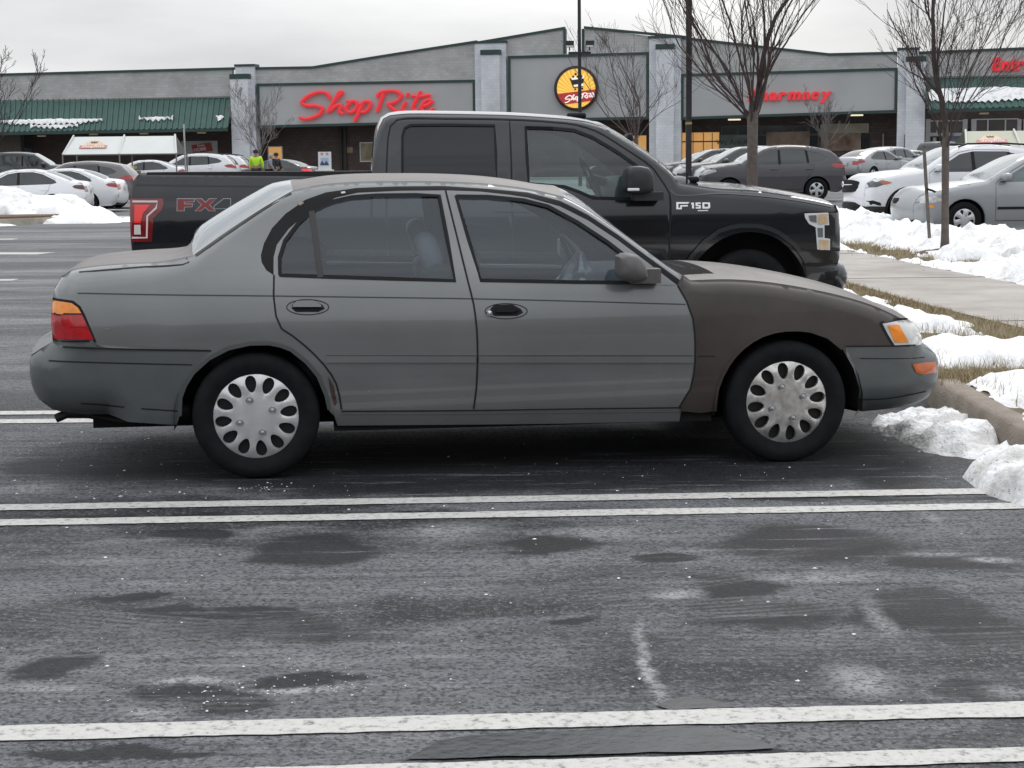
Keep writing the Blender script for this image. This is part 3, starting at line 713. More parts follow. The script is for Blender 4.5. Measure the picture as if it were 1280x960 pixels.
# clear plastic wrap over the near side of the dash (crumpled bag)
bagm = glass_mat('clear_plastic', (.9, .93, .95), .10, .25, (.6, .65, .68))
bg_ = MB(); bc = fr.on(side0, [(712, 350)], .25)[0]; ringv = []; fs_ = []
random.seed(3)
for i in range(9):
    t_ = i / 8; rr_ = .10 * (1 - t_ ** 1.6) + .012
    for k_ in range(16):
        a = 2 * math.pi * k_ / 16; q = rr_ * (1 + .28 * math.sin(a * 5 + i * .4) + .1 * random.random())
        ringv.append((bc[0] + q * math.cos(a) + .05 * t_, -.25 + q * math.sin(a), bc[1] - .12 + .26 * t_))
for i in range(8):
    for k_ in range(16): fs_.append((i * 16 + k_, i * 16 + (k_ + 1) % 16, (i + 1) * 16 + (k_ + 1) % 16, (i + 1) * 16 + k_))
bg_.add(ringv, fs_)
pb = bg_.build('plastic_bag', bagm, None); pb.matrix_world = Matrix.Translation(fr.o) @ Matrix.Rotation(ang, 4, 'Z')
tag(pb, 'crumpled clear plastic bag standing on the front seat inside the grey sedan', 'bag')
# ------------------------------------------------------------------ pickup truck
TA = R(4.5); TD = 13.3
ft = Frame((0, 0, 0), TA)
d_ = ray(368, 428); P0 = CAM + d_ * (TD / d_.y); ft.o = Vector((P0.x, P0.y, 0)) + ft.y * .94
z0t = 0.0
tz = [(-.5, .90), (.3, .93), (.5, .96), (.75, .975), (1.0, .97), (1.15, .95), (1.28, .915), (1.35, .90), (1.45, .87), (1.65, .79), (1.8, .73), (2.0, .68)]
tx = [(-1.4, .95), (-1.0, .985), (-.5, 1), (3.9, 1), (4.3, .985), (4.7, .95)]
ts0 = Side(tz, tx, None)
T = lambda *pts: ft.on(ts0, pts)
black = mat('black_truck_paint', (.0045, .006, .009), .16, coat=.8, spec=.3, col2=(.007, .009, .013), scale=2, detail=6)
tglass = glass_mat('truck_door_glass', (.74, .88, .86), .02, .04, (.20, .24, .25))
tdark = mat('privacy_glass', (.010, .013, .018), .06, coat=0, spec=.4)
truck = empty('pickup_truck', ft.o, TA, 'black four wheel drive pickup truck with chrome letters, parked behind the grey sedan', 'pickup truck')
zb = .38
def fw(pts, W): return ft.on(ts0, pts, W)
hfront = T((1008, 327))[0][0]
tb = [(T((1049, 360))[0][0] - .15, .42)] + fw([(1045, 362), (1052, 352), (1053, 340), (1049, 331), (1041, 328)], .70)
tn = [tb[-1]] + fw([(1043, 318), (1043, 300), (1042, 280), (1041, 264)], .70)
th = [tn[-1]] + fw([(1038, 256)], .70) + [(a, b - .03) for a, b in fw([(1030, 249), (1008, 244), (975, 238.4), (931, 232.5), (887.5, 230)], .6)] + fw([(846, 228)], .78)
tw = [th[-1]] + fw([(835, 218), (813, 199), (782, 177), (752, 158)], .72)
tr = [tw[-1]] + fw([(735, 152.5), (721, 150), (681, 146.5), (640, 144), (552, 142), (506, 142), (487, 144)], .66)
tk = [tr[-1]] + fw([(479, 148), (474, 158), (470, 175), (466, 200), (465, 219)], .74)
tbed = [tk[-1]] + fw([(440, 220.5), (350, 220), (250, 219), (172, 218.5)], .88)
tt = [tbed[-1]] + fw([(166, 228), (163.5, 246), (163.5, 275), (165, 302), (167, 320)], .86)
trb = [tt[-1]] + fw([(160, 322), (158, 335), (162, 352), (175, 358)], .8)
rwx = 0.0; fwx = fw([(936, 372)], .95)[0][0]; tyr = .355
bot = [(trb[-1][0] + .2, .45), (-.62, .42)] + arch_of(0, .40, .47, .42, 16) + [(1.0, .36), (fwx - .8, .36)]
fa = T((859, 340), (870, 327), (883, 313), (903, 298.5), (927, 290.5), (953, 291.5), (975, 300.5), (992.5, 317), (1003, 334), (1008, 352))
bot += spline(fa, .06)
rdt = T((483, 225), (484, 190), (488, 158), (496, 150), (560, 148.5), (637, 149.5), (639, 200), (641, 300), (641, 395), (530, 396), (500, 370), (486, 330))
fdt = T((637, 149.5), (690, 152.5), (720, 156), (745, 164), (780, 185), (817, 211), (831, 231.5), (837, 242), (837, 300), (834, 380), (800, 396), (641, 395), (641, 300), (639, 200))
rwt = T((503, 222), (503, 170), (506, 160), (513, 156.5), (560, 156), (618, 157), (620, 190), (621, 226))
fwt = T((657, 159.5), (691, 160.5), (718, 163), (741, 172), (770, 189), (794, 206), (812, 222), (815, 240), (812, 249), (790, 249), (741, 247.5), (724, 240), (706, 233.5), (661, 229.5), (659, 200))
tlt = fw([(150, 247.6), (204, 248), (205, 255), (203, 262), (192, 273), (191, 301.6), (150, 302)], .9)
hlt = fw([(1001, 265.5), (1060, 264), (1060, 313), (1018, 312), (1015.5, 284), (1008, 280.5), (1002, 273)], .86)
fbt = fw([(1003, 331.6), (1070, 327), (1070, 380), (990, 380), (1004, 345)], .85)
rbt = fw([(140, 321), (200, 321), (205, 380), (140, 380)], .85)
redt = mat('truck_red_lens', (.20, .006, .009), .1, coat=.8, var=.3, scale=20)
regs = [('window_glass', rwt, tdark, {'off': -.006}), ('window_glass', fwt, tglass, {'off': -.006}), ('door', rdt, black, {}), ('door', fdt, black, {}),
        ('tail_light', tlt, redt, {}), ('headlight', hlt, mat('headlight_black', (.02, .02, .022), .15, coat=1), {}), ('front_bumper', fbt, mat('bumper_gloss_black', (.02, .024, .028), .25, coat=.7), {}), ('rear_bumper', rbt, BLK(), {})]
def ttop(tagn, s_, x, z):
    a = abs(s_)
    return {'fb': ('front_bumper', MC['bumper_gloss_black']), 'nose': ('headlight', MC['headlight_black']) if a > .72 else ('grille', BLK()), 'hood': ('hood', black),
            'ws': ('windshield', glass_mat('truck_screen_glass', (.6, .7, .7), .10, .2, (.35, .42, .42))) if a < .93 else ('windshield_pillar', black), 'roof': ('roof', black),
            'back': ('rear_window', tdark) if a < .8 and z > 1.42 else ('cab_back', black), 'bed': ('bed_cover', BLK()), 'tail': ('tailgate', black), 'rb': ('rear_bumper', BLK())}[tagn]
tspec = dict(segs=[('fb', tb, (.10, .10), (.04, .06)), ('nose', tn, (.10, .08), (.06, .06)), ('hood', th, (.09, .07), (.05, .05)), ('ws', tw, (.035, .035), (.09, .07)),
                   ('roof', tr, (.07, .07), (.045, .04)), ('back', tk, (.05, .02), (.03, .01)), ('bed', tbed, (.015, .015), (.0, .0)), ('tail', tt, (.025, .025), (.02, .02)), ('rb', trb, (.08, .08), (.04, .04))],
             bottom=bot, zprof=tz, xprof=tx, regions=regs, paint=black, top=ttop, sbreaks=[-.93, .93, -.72, .72, -.8, .8], ns=12, step=.035,
             arches=[(0, .40, .47), (fwx, .40, .47)], zlow=.36, floor=(-.9, fwx + .6))
tside, to_ = car_body(truck, tspec, .08)
d0, d1, d2, d3 = to_['door']; wgt = to_['window_glass']
own(wgt[0], d0); own(wgt[1], d1); own(wgt[2], d2); own(wgt[3], d3)
d0['label'] = 'rear cab door with dark glass'; d2['label'] = 'front cab door with dropped sill line'
tb_ = (-1, 1)
def TL(pts, w, name, m, par, off=.003, close=False, st_=.08): line(tside, spline(pts, st_) if close is False else pts, w, name, m, par, off=off, sgns=(-1,) if par is d0 or par is d2 else tb_, closed=bool(close))
TL(T((483, 225), (484, 190), (488, 158), (496, 150), (560, 148.5), (637, 149.5), (690, 152.5), (720, 156), (745, 164), (780, 185), (817, 211), (831, 231.5), (837, 242), (837, 300), (834, 380)), .012, 'door_gap', gapm, truck)
TL(T((637, 149.5), (639, 200), (641, 300), (641, 395)), .012, 'door_gap', gapm, truck)
TL(T((483, 225), (486, 330), (500, 370)), .012, 'door_gap', gapm, truck)
TL(rwt, .02, 'window_rubber', BK, d0, close=True); TL(fwt, .025, 'window_rubber', BK, d2, close=True)
TL(T((464.5, 222), (464.5, 330)), .02, 'cab_bed_gap', gapm, truck)
TL(T((170, 231), (250, 232), (350, 233), (460, 233)), .012, 'bed_crease', mat('bed_crease_dark', (.02, .024, .03), .3), truck, off=.004)
TL(T((838, 238), (844, 243.5), (900, 242), (960, 246), (1010, 253), (1040, 259)), .010, 'fender_crease', mat('fender_crease_edge', (.035, .04, .045), .25, coat=1), truck, off=.004)
TL(spline(T((856, 334), (864, 320), (880, 302), (898, 289), (925, 282), (948, 282.5), (973, 291), (992, 305), (1002, 318), (1008, 328)), .08), .035, 'wheel_arch_flare', mat('flare_gloss', (.012, .014, .017), .25, coat=.6), truck, off=.022)
TL(T((1003, 330.5), (1022, 331), (1041, 328)), .03, 'bumper_gap', gapm, truck, off=.002)
pk = patch(tside, T((1031, 340), (1048, 338), (1047, 356), (1030, 357)), 'fog_light_pocket', gapm, truck, off=.004)
# bed cover slab
bc_ = MB(); x0_, z_ = fw([(180, 219)], .9)[0]; x1_ = fw([(463, 219)], .9)[0][0]
bc_.prism([(x0_, z_ - .03), (x1_, z_ - .03), (x1_, z_ + .012), (x0_ + .02, z_ + .022)], -.86, .86); bc_.build('bed_cover', mat('bed_cover_vinyl', (.010, .010, .012), .6, bump=.1, bscale=200), truck)
# tail light details
own_tl = to_['tail_light'][0]
for pl, w_, nm, m_ in (([(165.5, 252), (197, 252), (195.5, 260), (184.5, 270), (184, 297), (165.5, 297)], .015, 'light_tube', mat('white_light_guide', (.75, .60, .60), .3)),
                       ):
    TL(fw(pl, .93), w_, nm, m_, own_tl, off=.006, close=None)
patch(tside, fw([(168, 256), (188, 256), (179, 267), (176, 279), (168, 279)], .93), 'brake_lens', mat('bright_red_lens', (.72, .02, .02), .12, coat=.8, emit=(1, .03, .02), estr=.12), own_tl, off=.004, grid=.03)
patch(tside, fw([(168, 281), (176, 281), (176.5, 293), (168, 293)], .93), 'reverse_lens', mat('reverse_white', (.7, .66, .64), .2, coat=.6), own_tl, off=.004, grid=.03)
# headlight details
hl = to_['headlight'][0]; white = mat('lamp_white', (.66, .68, .70), .15, coat=1); amb2 = mat('amber_reflector', (.60, .44, .29), .2, coat=.8, var=.2, scale=18)
patch(tside, fw([(1002, 266.5), (1032, 265.5), (1032, 280), (1026, 281.5), (1026, 312), (1018, 311), (1016, 283.5), (1008, 279.5), (1003, 272)], .88), 'lamp_bezel', white, hl, off=.003)
patch(tside, fw([(1032, 265.5), (1033, 281), (1027, 281), (1027, 297), (1034, 298), (1034, 312), (1018, 311), (1018, 298)], .88), 'lamp_bezel', white, hl, off=.004)
patch(tside, fw([(1019, 267.5), (1031, 267), (1031, 279), (1019, 280)], .88), 'amber_reflector', amb2, hl, off=.008)
patch(tside, fw([(1020, 299), (1032.5, 299.5), (1032.5, 310.5), (1020, 310)], .88), 'amber_reflector', amb2, hl, off=.008)
patch(tside, fw([(1007, 269), (1017, 268.5), (1017, 278), (1009, 276)], .88), 'lamp_lens', mat('lamp_smoke', (.14, .15, .16), .1, coat=1), hl, off=.008)
patch(tside, fw([(1018, 284.5), (1025, 284.5), (1025, 296), (1019, 296)], .88), 'lamp_lens', MC['lamp_smoke'], hl, off=.008)
# mirrors
for sg in tb_:
    mm = MB(); poly = spline(fw([(783, 213), (788, 208.5), (800, 207.5), (809, 209.5), (815, 219), (815, 234), (812, 240), (783, 240), (782, 225), (783, 213)], 1.2), .03)[:-1]
    mm.prism(poly, sg * 1.02, sg * 1.30, bev=.04); cc = fw([(805, 243)], 1.0)[0]
    mm.box(cc[0] - .1, cc[0] + .12, min(sg * .88, sg * 1.2), max(sg * .88, sg * 1.2), cc[1] - .045, cc[1] + .02)
    mo = mm.build('side_mirror', mat('mirror_black', (.022, .022, .024), .5), truck, angle=50)
    if sg < 0:
        c2_ = fw([(792, 237)], 1.3)[0]; MB().rbox((c2_[0], -1.295, c2_[1]), (.09, .03, .022), .008).build('mirror_lamp', mat('mirror_lamp_white', (.75, .75, .76), .3), mo)
# lettering on the sides
def letters(polys, name, m, par, W, off, th_=.006, sg=-1):
    """each polygon list is one glyph; ring = outline only"""
    for gl in polys:
        mb = MB()
        for poly in gl:
            pts = fw(poly, W); mb_ = MB()
            y = [-(float(tside.W([p[0]], [p[1]])[0])) for p in pts]; n = len(pts)
            ps = [(p[0], yy_ - off, p[1]) for p, yy_ in zip(pts, y)] + [(p[0], yy_ + .004, p[1]) for p, yy_ in zip(pts, y)]
            mb.add(ps, [tuple(range(n))] + [(i, (i + 1) % n, n + (i + 1) % n, n + i) for i in range(n)])
        mb.build(name, m, par, smooth=False)
sil_ = mat('decal_silver', (.34, .37, .40), .35, metal=.3); dred = mat('decal_red', (.22, .03, .03), .4); dgrey = mat('decal_dark', (.03, .035, .045), .4)
Fo = [(220.5, 248), (243, 248), (243, 252.6), (230.5, 252.8), (230.5, 254.6), (241, 254.6), (240, 259), (230.5, 259.2), (230.5, 264), (220.5, 264)]
Xo = [(243, 248), (252, 248), (256.5, 252.5), (261, 248), (271, 248), (262, 256), (270, 264), (261, 264), (256, 259.5), (251.5, 264), (243, 264), (251, 256)]
Ao = [(279, 248), (288.5, 248), (288.5, 257.5), (290, 258), (290, 261), (288.5, 261), (288.5, 264), (282, 264), (282, 261.2), (267, 261.2), (267, 257.5)]
def shrink(poly, k):
    n = len(poly); P = [Vector(p) for p in poly]; o = []
    area = sum(P[i].x * P[(i + 1) % n].y - P[(i + 1) % n].x * P[i].y for i in range(n))
    sg = 1 if area > 0 else -1
    for i in range(n):
        a = (P[i] - P[i - 1]).normalized(); b = (P[(i + 1) % n] - P[i]).normalized()
        na = Vector((-a.y, a.x)) * sg; nb = Vector((-b.y, b.x)) * sg; d = na + nb
        d = d / max(.5, d.length_squared / 2) if d.length > 1e-6 else na
        o.append(tuple(P[i] + d * k))
    return o
for po, m_ in ((Fo, dred), (Xo, dred), (Ao, dgrey)):
    letters([[po]], 'bed_decal_outline', sil_, truck, .97, .003)
    letters([[shrink(po, .75)]], 'bed_decal_letter', m_, truck, .97, .0045)
ch = CHR()
F1 = [(845, 253), (861, 253), (861, 255.2), (847.6, 255.4), (847.6, 259), (845, 262)]
letters([[[(845.5, 252.6), (862, 252.6), (860, 254.6), (848, 254.8)], [(845.5, 252.6), (848, 254.8), (847.8, 259.5), (845.3, 261.5)], [(845.3, 261.5), (847.8, 259.6), (851.5, 259.6), (852, 261.6)], [(850.2, 256.8), (852.2, 256.4), (852.2, 261.5), (850.2, 261.5)], [(850.2, 256.6), (859.5, 256.2), (860, 258), (852, 258.2)]]], 'fender_badge', ch, truck, .97, .008)
letters([[[(864, 253.4), (867.5, 253.2), (867.5, 260.5), (865, 260.5), (865, 255.4), (864, 255.4)]],
         [[(869.5, 253.2), (876, 253), (876, 254.8), (872, 255), (872, 256.2), (876, 256.4), (876, 260.6), (869.5, 260.8), (869.5, 259), (873.6, 258.9), (873.6, 257.8), (869.5, 257.6)]],
         [[(878, 253), (887.5, 253), (887.8, 259), (886, 260.7), (885.2, 258.5), (885, 254.9), (880.4, 254.9), (880.4, 258.4), (885.4, 258.4), (886, 260.7), (878, 260.7)]],
         [[(872, 262.6), (885, 262.4), (885, 263.7), (872, 263.9)]]], 'fender_badge', ch, truck, .97, .008)
# handle
for (hx_, hy_), par in (((650, 262), d2), ((628, 262), d0)):
    patch(tside, T((hx_ - 12, hy_ - 3), (hx_ + 12, hy_ - 3), (hx_ + 12, hy_ + 3), (hx_ - 12, hy_ + 3)), 'handle', black, par, off=.03, thick=.02)
tst = dict(n=6, out=.86, inn=.36, w=.72, ph=.2)
for hx_ in (0, fwx):
    for sg in tb_: wheel(truck, hx_, sg * .81, tyr, tyr, .225, .26, tst, sg)
# roof aerial and wiper, cabin
ae = MB(); a_ = fw([(726, 149.5)], .3)[0]; ae.rbox((a_[0], 0, a_[1] + .04), (.16, .06, .05), .02); ae.build('roof_antenna', BK, truck)
ae = MB(); a_ = fw([(858, 226)], .78)[0]; ae.tube([(a_[0], -.80, a_[1] - .05), (a_[0] - .0, -.80, a_[1] + .06)], .008, 6); ae.build('antenna_stub', BK, truck)
wp = MB(); a_ = fw([(850, 226)], .6)[0]; wp.tube([(a_[0] + .02, -.62, a_[1]), (a_[0] - .04, -.3, a_[1] + .06), (a_[0] - .02, .3, a_[1] + .05)], .018, 6); wp.rbox((a_[0] + .04, -.6, a_[1] + .01), (.22, .1, .05), .02); wp.build('wiper', BK, truck)
def tseat(x, y):
    sm_ = MB(); rot = Matrix.Rotation(R(-14), 3, 'Y'); sm_.rbox((x, y, .95), (.55, .52, .16), .06); sm_.rbox((x - .3, y, 1.25), (.15, .5, .62), .06, rot); sm_.build('seat', cab, truck)
    h = MB(); h.rbox((x - .38, y, 1.58), (.11, .26, .17), .05, rot); h.build('headrest', cab, truck)
bx_ = T((640, 300))[0][0]
for y_ in (-.42, .42): tseat(bx_ + .25, y_); tseat(bx_ - .38, y_)
dd = MB(); dx_ = fw([(822, 240)], .4)[0][0]; dd.rbox((dx_ - .05, 0, 1.16), (.55, 1.5, .26), .08); dd.build('dashboard', cabl, truck)
tsw = MB(); cen = Vector((dx_ - .45, .42, 1.28)); ax = Matrix.Rotation(R(-26), 3, 'Y')
tsw.tube([cen + ax @ Vector((0, .19 * math.cos(a), .19 * math.sin(a))) for a in np.linspace(0, 2 * math.pi, 25)], .016, 6, cap=False)
tsw.tube([cen + ax @ Vector((0, -.18, 0)), cen + ax @ Vector((0, .18, 0))], .02, 6); tsw.tube([cen, cen + Vector((.3, 0, -.1))], .04, 8); tsw.build('steering_wheel', BK, truck)
rm_ = MB(); rm_.rbox((dx_ - .18, 0, 1.60), (.05, .26, .08), .03); rm_.build('rear_view_mirror', BK, truck)

# ------------------------------------------------------------------ asphalt
def asphalt():
    m, nt, b = new_mat('lot_asphalt'); N = nt.nodes.new; L = nt.links.new
    tc = N('ShaderNodeTexCoord'); pos = tc.outputs['Object']
    def noise_(scale, detail=6, rough=.6, vec=None, dist=0.):
        n = N('ShaderNodeTexNoise'); n.inputs['Scale'].default_value = scale; n.inputs['Detail'].default_value = detail; n.inputs['Roughness'].default_value = rough; n.inputs['Distortion'].default_value = dist
        L(vec if vec is not None else pos, n.inputs['Vector']); return n.outputs['Fac']
    def mapr(v, a, b_, c=0., d=1.):
        r = N('ShaderNodeMapRange'); r.interpolation_type = 'SMOOTHSTEP'; r.inputs[1].default_value = a; r.inputs[2].default_value = b_; r.inputs[3].default_value = c; r.inputs[4].default_value = d; L(v, r.inputs[0]); return r.outputs[0]
    def math_(op, a, b_=None):
        q = N('ShaderNodeMath'); q.operation = op
        for i, v in enumerate((a, b_)):
            if v is None: continue
            if isinstance(v, (int, float)): q.inputs[i].default_value = v
            else: L(v, q.inputs[i])
        return q.outputs[0]
    def mixc(f, a, b_):
        q = N('ShaderNodeMix'); q.data_type = 'RGBA'
        if isinstance(f, float): q.inputs[0].default_value = f
        else: L(f, q.inputs[0])
        for i, v in ((6, a), (7, b_)):
            if isinstance(v, tuple): q.inputs[i].default_value = (*v, 1)
            else: L(v, q.inputs[i])
        return q.outputs[2]
    # warped position so that edges wander
    wn = N('ShaderNodeTexNoise'); wn.inputs['Scale'].default_value = 1.7; wn.inputs['Detail'].default_value = 6; wn.inputs['Roughness'].default_value = .65; L(pos, wn.inputs['Vector'])
    vs = N('ShaderNodeVectorMath'); vs.operation = 'MULTIPLY_ADD'; vs.inputs[1].default_value = (.55, .55, 0); L(wn.outputs['Color'], vs.inputs[0])
    va = N('ShaderNodeVectorMath'); va.operation = 'ADD'; va.inputs[1].default_value = (-.275, -.275, 0); L(pos, va.inputs[0]); L(va.outputs[0], vs.inputs[2]); wp = vs.outputs[0]
    mp = N('ShaderNodeMapping'); mp.inputs['Scale'].default_value = (.55, 1.5, 1); mp.inputs['Rotation'].default_value = (0, 0, R(-4)); L(wp, mp.inputs['Vector'])
    big = noise_(.55, 7, .62, mp.outputs[0]); mid = noise_(2.2, 8, .7, mp.outputs[0]); fine = noise_(70, 4, .75); grit = noise_(120, 3, .7)
    damp = mapr(big, .40, .52)              # 1 = dry salted
    col = mixc(damp, (.028, .030, .034), (.150, .156, .168))
    salt = math_('MULTIPLY', mapr(mid, .50, .70), damp); col = mixc(math_('MULTIPLY', salt, .75), col, (.25, .25, .257))
    # dark damp blotches, one with the sedan's shade painted in, and pale salt streaks where this lot has them (x, y, half length, half width)
    wq = N('ShaderNodeVectorMath'); wq.operation = 'MULTIPLY_ADD'; wq.inputs[1].default_value = (.16, .16, 0); L(wn.outputs['Color'], wq.inputs[0]); wr = N('ShaderNodeVectorMath'); wr.operation = 'ADD'; wr.inputs[1].default_value = (-.08, -.08, 0); L(pos, wr.inputs[0]); L(wr.outputs[0], wq.inputs[2])
    def blot(cx, cy, rx, ry, rot=0., soft=.28, wpv=None):
        mq = N('ShaderNodeMapping'); mq.vector_type = 'TEXTURE'; mq.inputs['Location'].default_value = (cx, cy, 0); mq.inputs['Rotation'].default_value = (0, 0, rot); mq.inputs['Scale'].default_value = (rx, ry, 1)
        L(wpv if wpv is not None else wp, mq.inputs['Vector']); sx = N('ShaderNodeSeparateXYZ'); L(mq.outputs[0], sx.inputs[0])
        cb = N('ShaderNodeCombineXYZ'); L(sx.outputs[0], cb.inputs[0]); L(sx.outputs[1], cb.inputs[1])
        ln = N('ShaderNodeVectorMath'); ln.operation = 'LENGTH'; L(cb.outputs[0], ln.inputs[0])
        return mapr(ln.outputs['Value'], 1.0 - soft, 1.0 + soft * .5, 1., 0.)
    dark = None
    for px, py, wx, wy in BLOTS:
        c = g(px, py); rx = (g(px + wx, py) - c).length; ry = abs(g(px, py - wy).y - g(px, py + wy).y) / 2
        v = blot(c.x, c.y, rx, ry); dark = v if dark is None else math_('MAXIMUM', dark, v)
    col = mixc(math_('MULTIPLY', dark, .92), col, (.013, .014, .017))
    pale = None
    for px, py, wx, wy, k in PALES:
        c = g(px, py); rx = (g(px + wx, py) - c).length; ry = abs(g(px, py - wy).y - g(px, py + wy).y) / 2
        v = math_('MULTIPLY', blot(c.x, c.y, rx, ry, 0, .9, wq.outputs[0]), k); pale = v if pale is None else math_('MAXIMUM', pale, v)
    pale = math_('MULTIPLY', pale, mapr(noise_(9, 6, .7), .25, .55)); col = mixc(pale, col, (.44, .44, .45))
    # tyre tracks: arcs of fine parallel bands left in the salt
    tr = None
    for cx, cy, rad, wd in TRACKS:
        sb = N('ShaderNodeVectorMath'); sb.operation = 'SUBTRACT'; sb.inputs[1].default_value = (cx, cy, 0); L(pos, sb.inputs[0])
        ln = N('ShaderNodeVectorMath'); ln.operation = 'LENGTH'; L(sb.outputs[0], ln.inputs[0])
        dd = math_('SUBTRACT', ln.outputs['Value'], rad); ab = math_('ABSOLUTE', dd)
        band = mapr(ab, wd * .8, wd, 1., 0.); rib = mapr(math_('SINE', math_('MULTIPLY', dd, 6.2832 / .042)), -.4, .5)
        v = math_('MULTIPLY', band, math_('ADD', math_('MULTIPLY', rib, .6), .3)); tr = v if tr is None else math_('MAXIMUM', tr, v)
    tr = math_('MULTIPLY', tr, mapr(noise_(1.1, 4), .38, .6)); col = mixc(math_('MULTIPLY', tr, .7), col, (.17, .17, .175))
    # far lot is drier and paler
    sp = N('ShaderNodeSeparateXYZ'); L(pos, sp.inputs[0]); far = mapr(sp.outputs[1], 9.8, 13.)
    ms = N('ShaderNodeMapping'); ms.inputs['Scale'].default_value = (.10, .75, 1); ms.inputs['Rotation'].default_value = (0, 0, R(14)); L(wp, ms.inputs['Vector'])
    streak = mapr(noise_(1.0, 6, .6, ms.outputs[0], .4), .42, .60)
    fcol = mixc(streak, (.13, .132, .138), (.27, .272, .28)); col = mixc(math_('MULTIPLY', far, .85), col, fcol)
    # smeared streaks along the bays
    mk = N('ShaderNodeMapping'); mk.inputs['Scale'].default_value = (.9, 11, 1); mk.inputs['Rotation'].default_value = (0, 0, R(-4.2)); L(pos, mk.inputs['Vector'])
    stv = noise_(1.6, 7, .72, mk.outputs[0], .3); col = mixc(math_('MULTIPLY', mapr(stv, .50, .66), .55), col, (.028, .029, .032)); col = mixc(math_('MULTIPLY', math_('MULTIPLY', mapr(stv, .46, .34), damp), .6), col, (.28, .285, .30))
    # stones in the binder
    vo = N('ShaderNodeTexVoronoi'); vo.inputs['Scale'].default_value = 85; L(pos, vo.inputs['Vector']); sv = N('ShaderNodeSeparateXYZ'); L(vo.outputs['Color'], sv.inputs[0])
    col = mixc(math_('MULTIPLY', mapr(sv.outputs[0], .62, .95), math_('SUBTRACT', .38, math_('MULTIPLY', dark, .33))), col, (.25, .25, .26)); col = mixc(math_('MULTIPLY', mapr(sv.outputs[1], .55, .9), .55), col, (.012, .012, .014))
    # aggregate speckle
    col = mixc(mapr(fine, .50, .64, 0., .50), col, (.008, .008, .010)); col = mixc(math_('MULTIPLY', mapr(grit, .56, .66, 0., .42), math_('SUBTRACT', 1.0, math_('MULTIPLY', dark, .85))), col, (.30, .30, .30))
    L(col, b.inputs['Base Color'])
    wet = math_('SUBTRACT', 1.0, damp); wet = math_('MAXIMUM', wet, dark)
    b.inputs['Specular IOR Level'].default_value = .14; rr = mapr(wet, 0, 1, .85, .55); L(rr, b.inputs['Roughness'])
    h = math_('ADD', math_('MULTIPLY', fine, .8), math_('MULTIPLY', grit, .35)); bp = N('ShaderNodeBump'); bp.inputs['Strength'].default_value = .9; bp.inputs['Distance'].default_value = .012
    L(h, bp.inputs['Height']); L(bp.outputs[0], b.inputs['Normal'])
    return m
# photo positions of the damp patches, the widest also painting the sedan's shade (centre, half sizes)
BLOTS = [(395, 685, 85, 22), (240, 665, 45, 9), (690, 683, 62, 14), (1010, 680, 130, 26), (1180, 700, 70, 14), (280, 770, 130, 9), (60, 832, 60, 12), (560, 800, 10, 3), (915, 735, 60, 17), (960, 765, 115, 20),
         (715, 779, 22, 6), (1200, 865, 65, 15), (330, 790, 130, 20), (1150, 760, 90, 26), (250, 870, 90, 16), (160, 750, 60, 5), (380, 850, 60, 10), (640, 582, 600, 36), (1090, 575, 80, 40),  # widest blot: wet asphalt with the sedan's shade and reflection painted dark
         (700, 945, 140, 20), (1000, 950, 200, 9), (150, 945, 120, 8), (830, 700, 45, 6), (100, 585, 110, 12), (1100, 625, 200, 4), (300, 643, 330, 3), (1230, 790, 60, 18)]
PALES = [(812, 830, 9, 60, .9), (845, 745, 40, 8, .8), (1030, 720, 90, 8, .6), (1100, 770, 14, 30, .55), (1065, 850, 45, 22, .8), (1240, 700, 32, 4, .9), (180, 895, 40, 8, .7), (240, 850, 60, 5, .8), (370, 862, 60, 4, .9),
         (560, 665, 80, 12, .5), (750, 665, 60, 9, .5), (60, 860, 80, 8, .5), (1175, 692, 50, 5, .6), (1250, 865, 30, 8, .5), (130, 700, 120, 6, .35), (40, 610, 45, 8, .6), (960, 890, 30, 6, .4), (1160, 645, 10, 10, .5)]
TRACKS = [(-.9, -4.1, 8.35, .17), (-3.2, 12.6, 7.9, .16), (.9, 11.4, 6.6, .15), (2.4, -2.4, 6.9, .14), (-1.6, 15.2, 10.2, .15)]
xs_ = [-260, -120, -60, -30, -16, -8, -4, 0, 4, 8, 16, 30, 60, 120, 260]; ys_ = [-60, -20, 0, 10, 20, 26, 30, 34, 38, 42, 46, 50, 54, 58, 62, 66, 70, 75, 80, 86, 100, 180, 400, 900]
gm = MB(); gm.v = [(x, y, terrain(x, y)) for y in ys_ for x in xs_]; nx = len(xs_)
gm.f = [(j * nx + i, j * nx + i + 1, (j + 1) * nx + i + 1, (j + 1) * nx + i) for j in range(len(ys_) - 1) for i in range(nx - 1)]
tag(gm.build('parking_lot_ground', asphalt(), None), kind='structure')

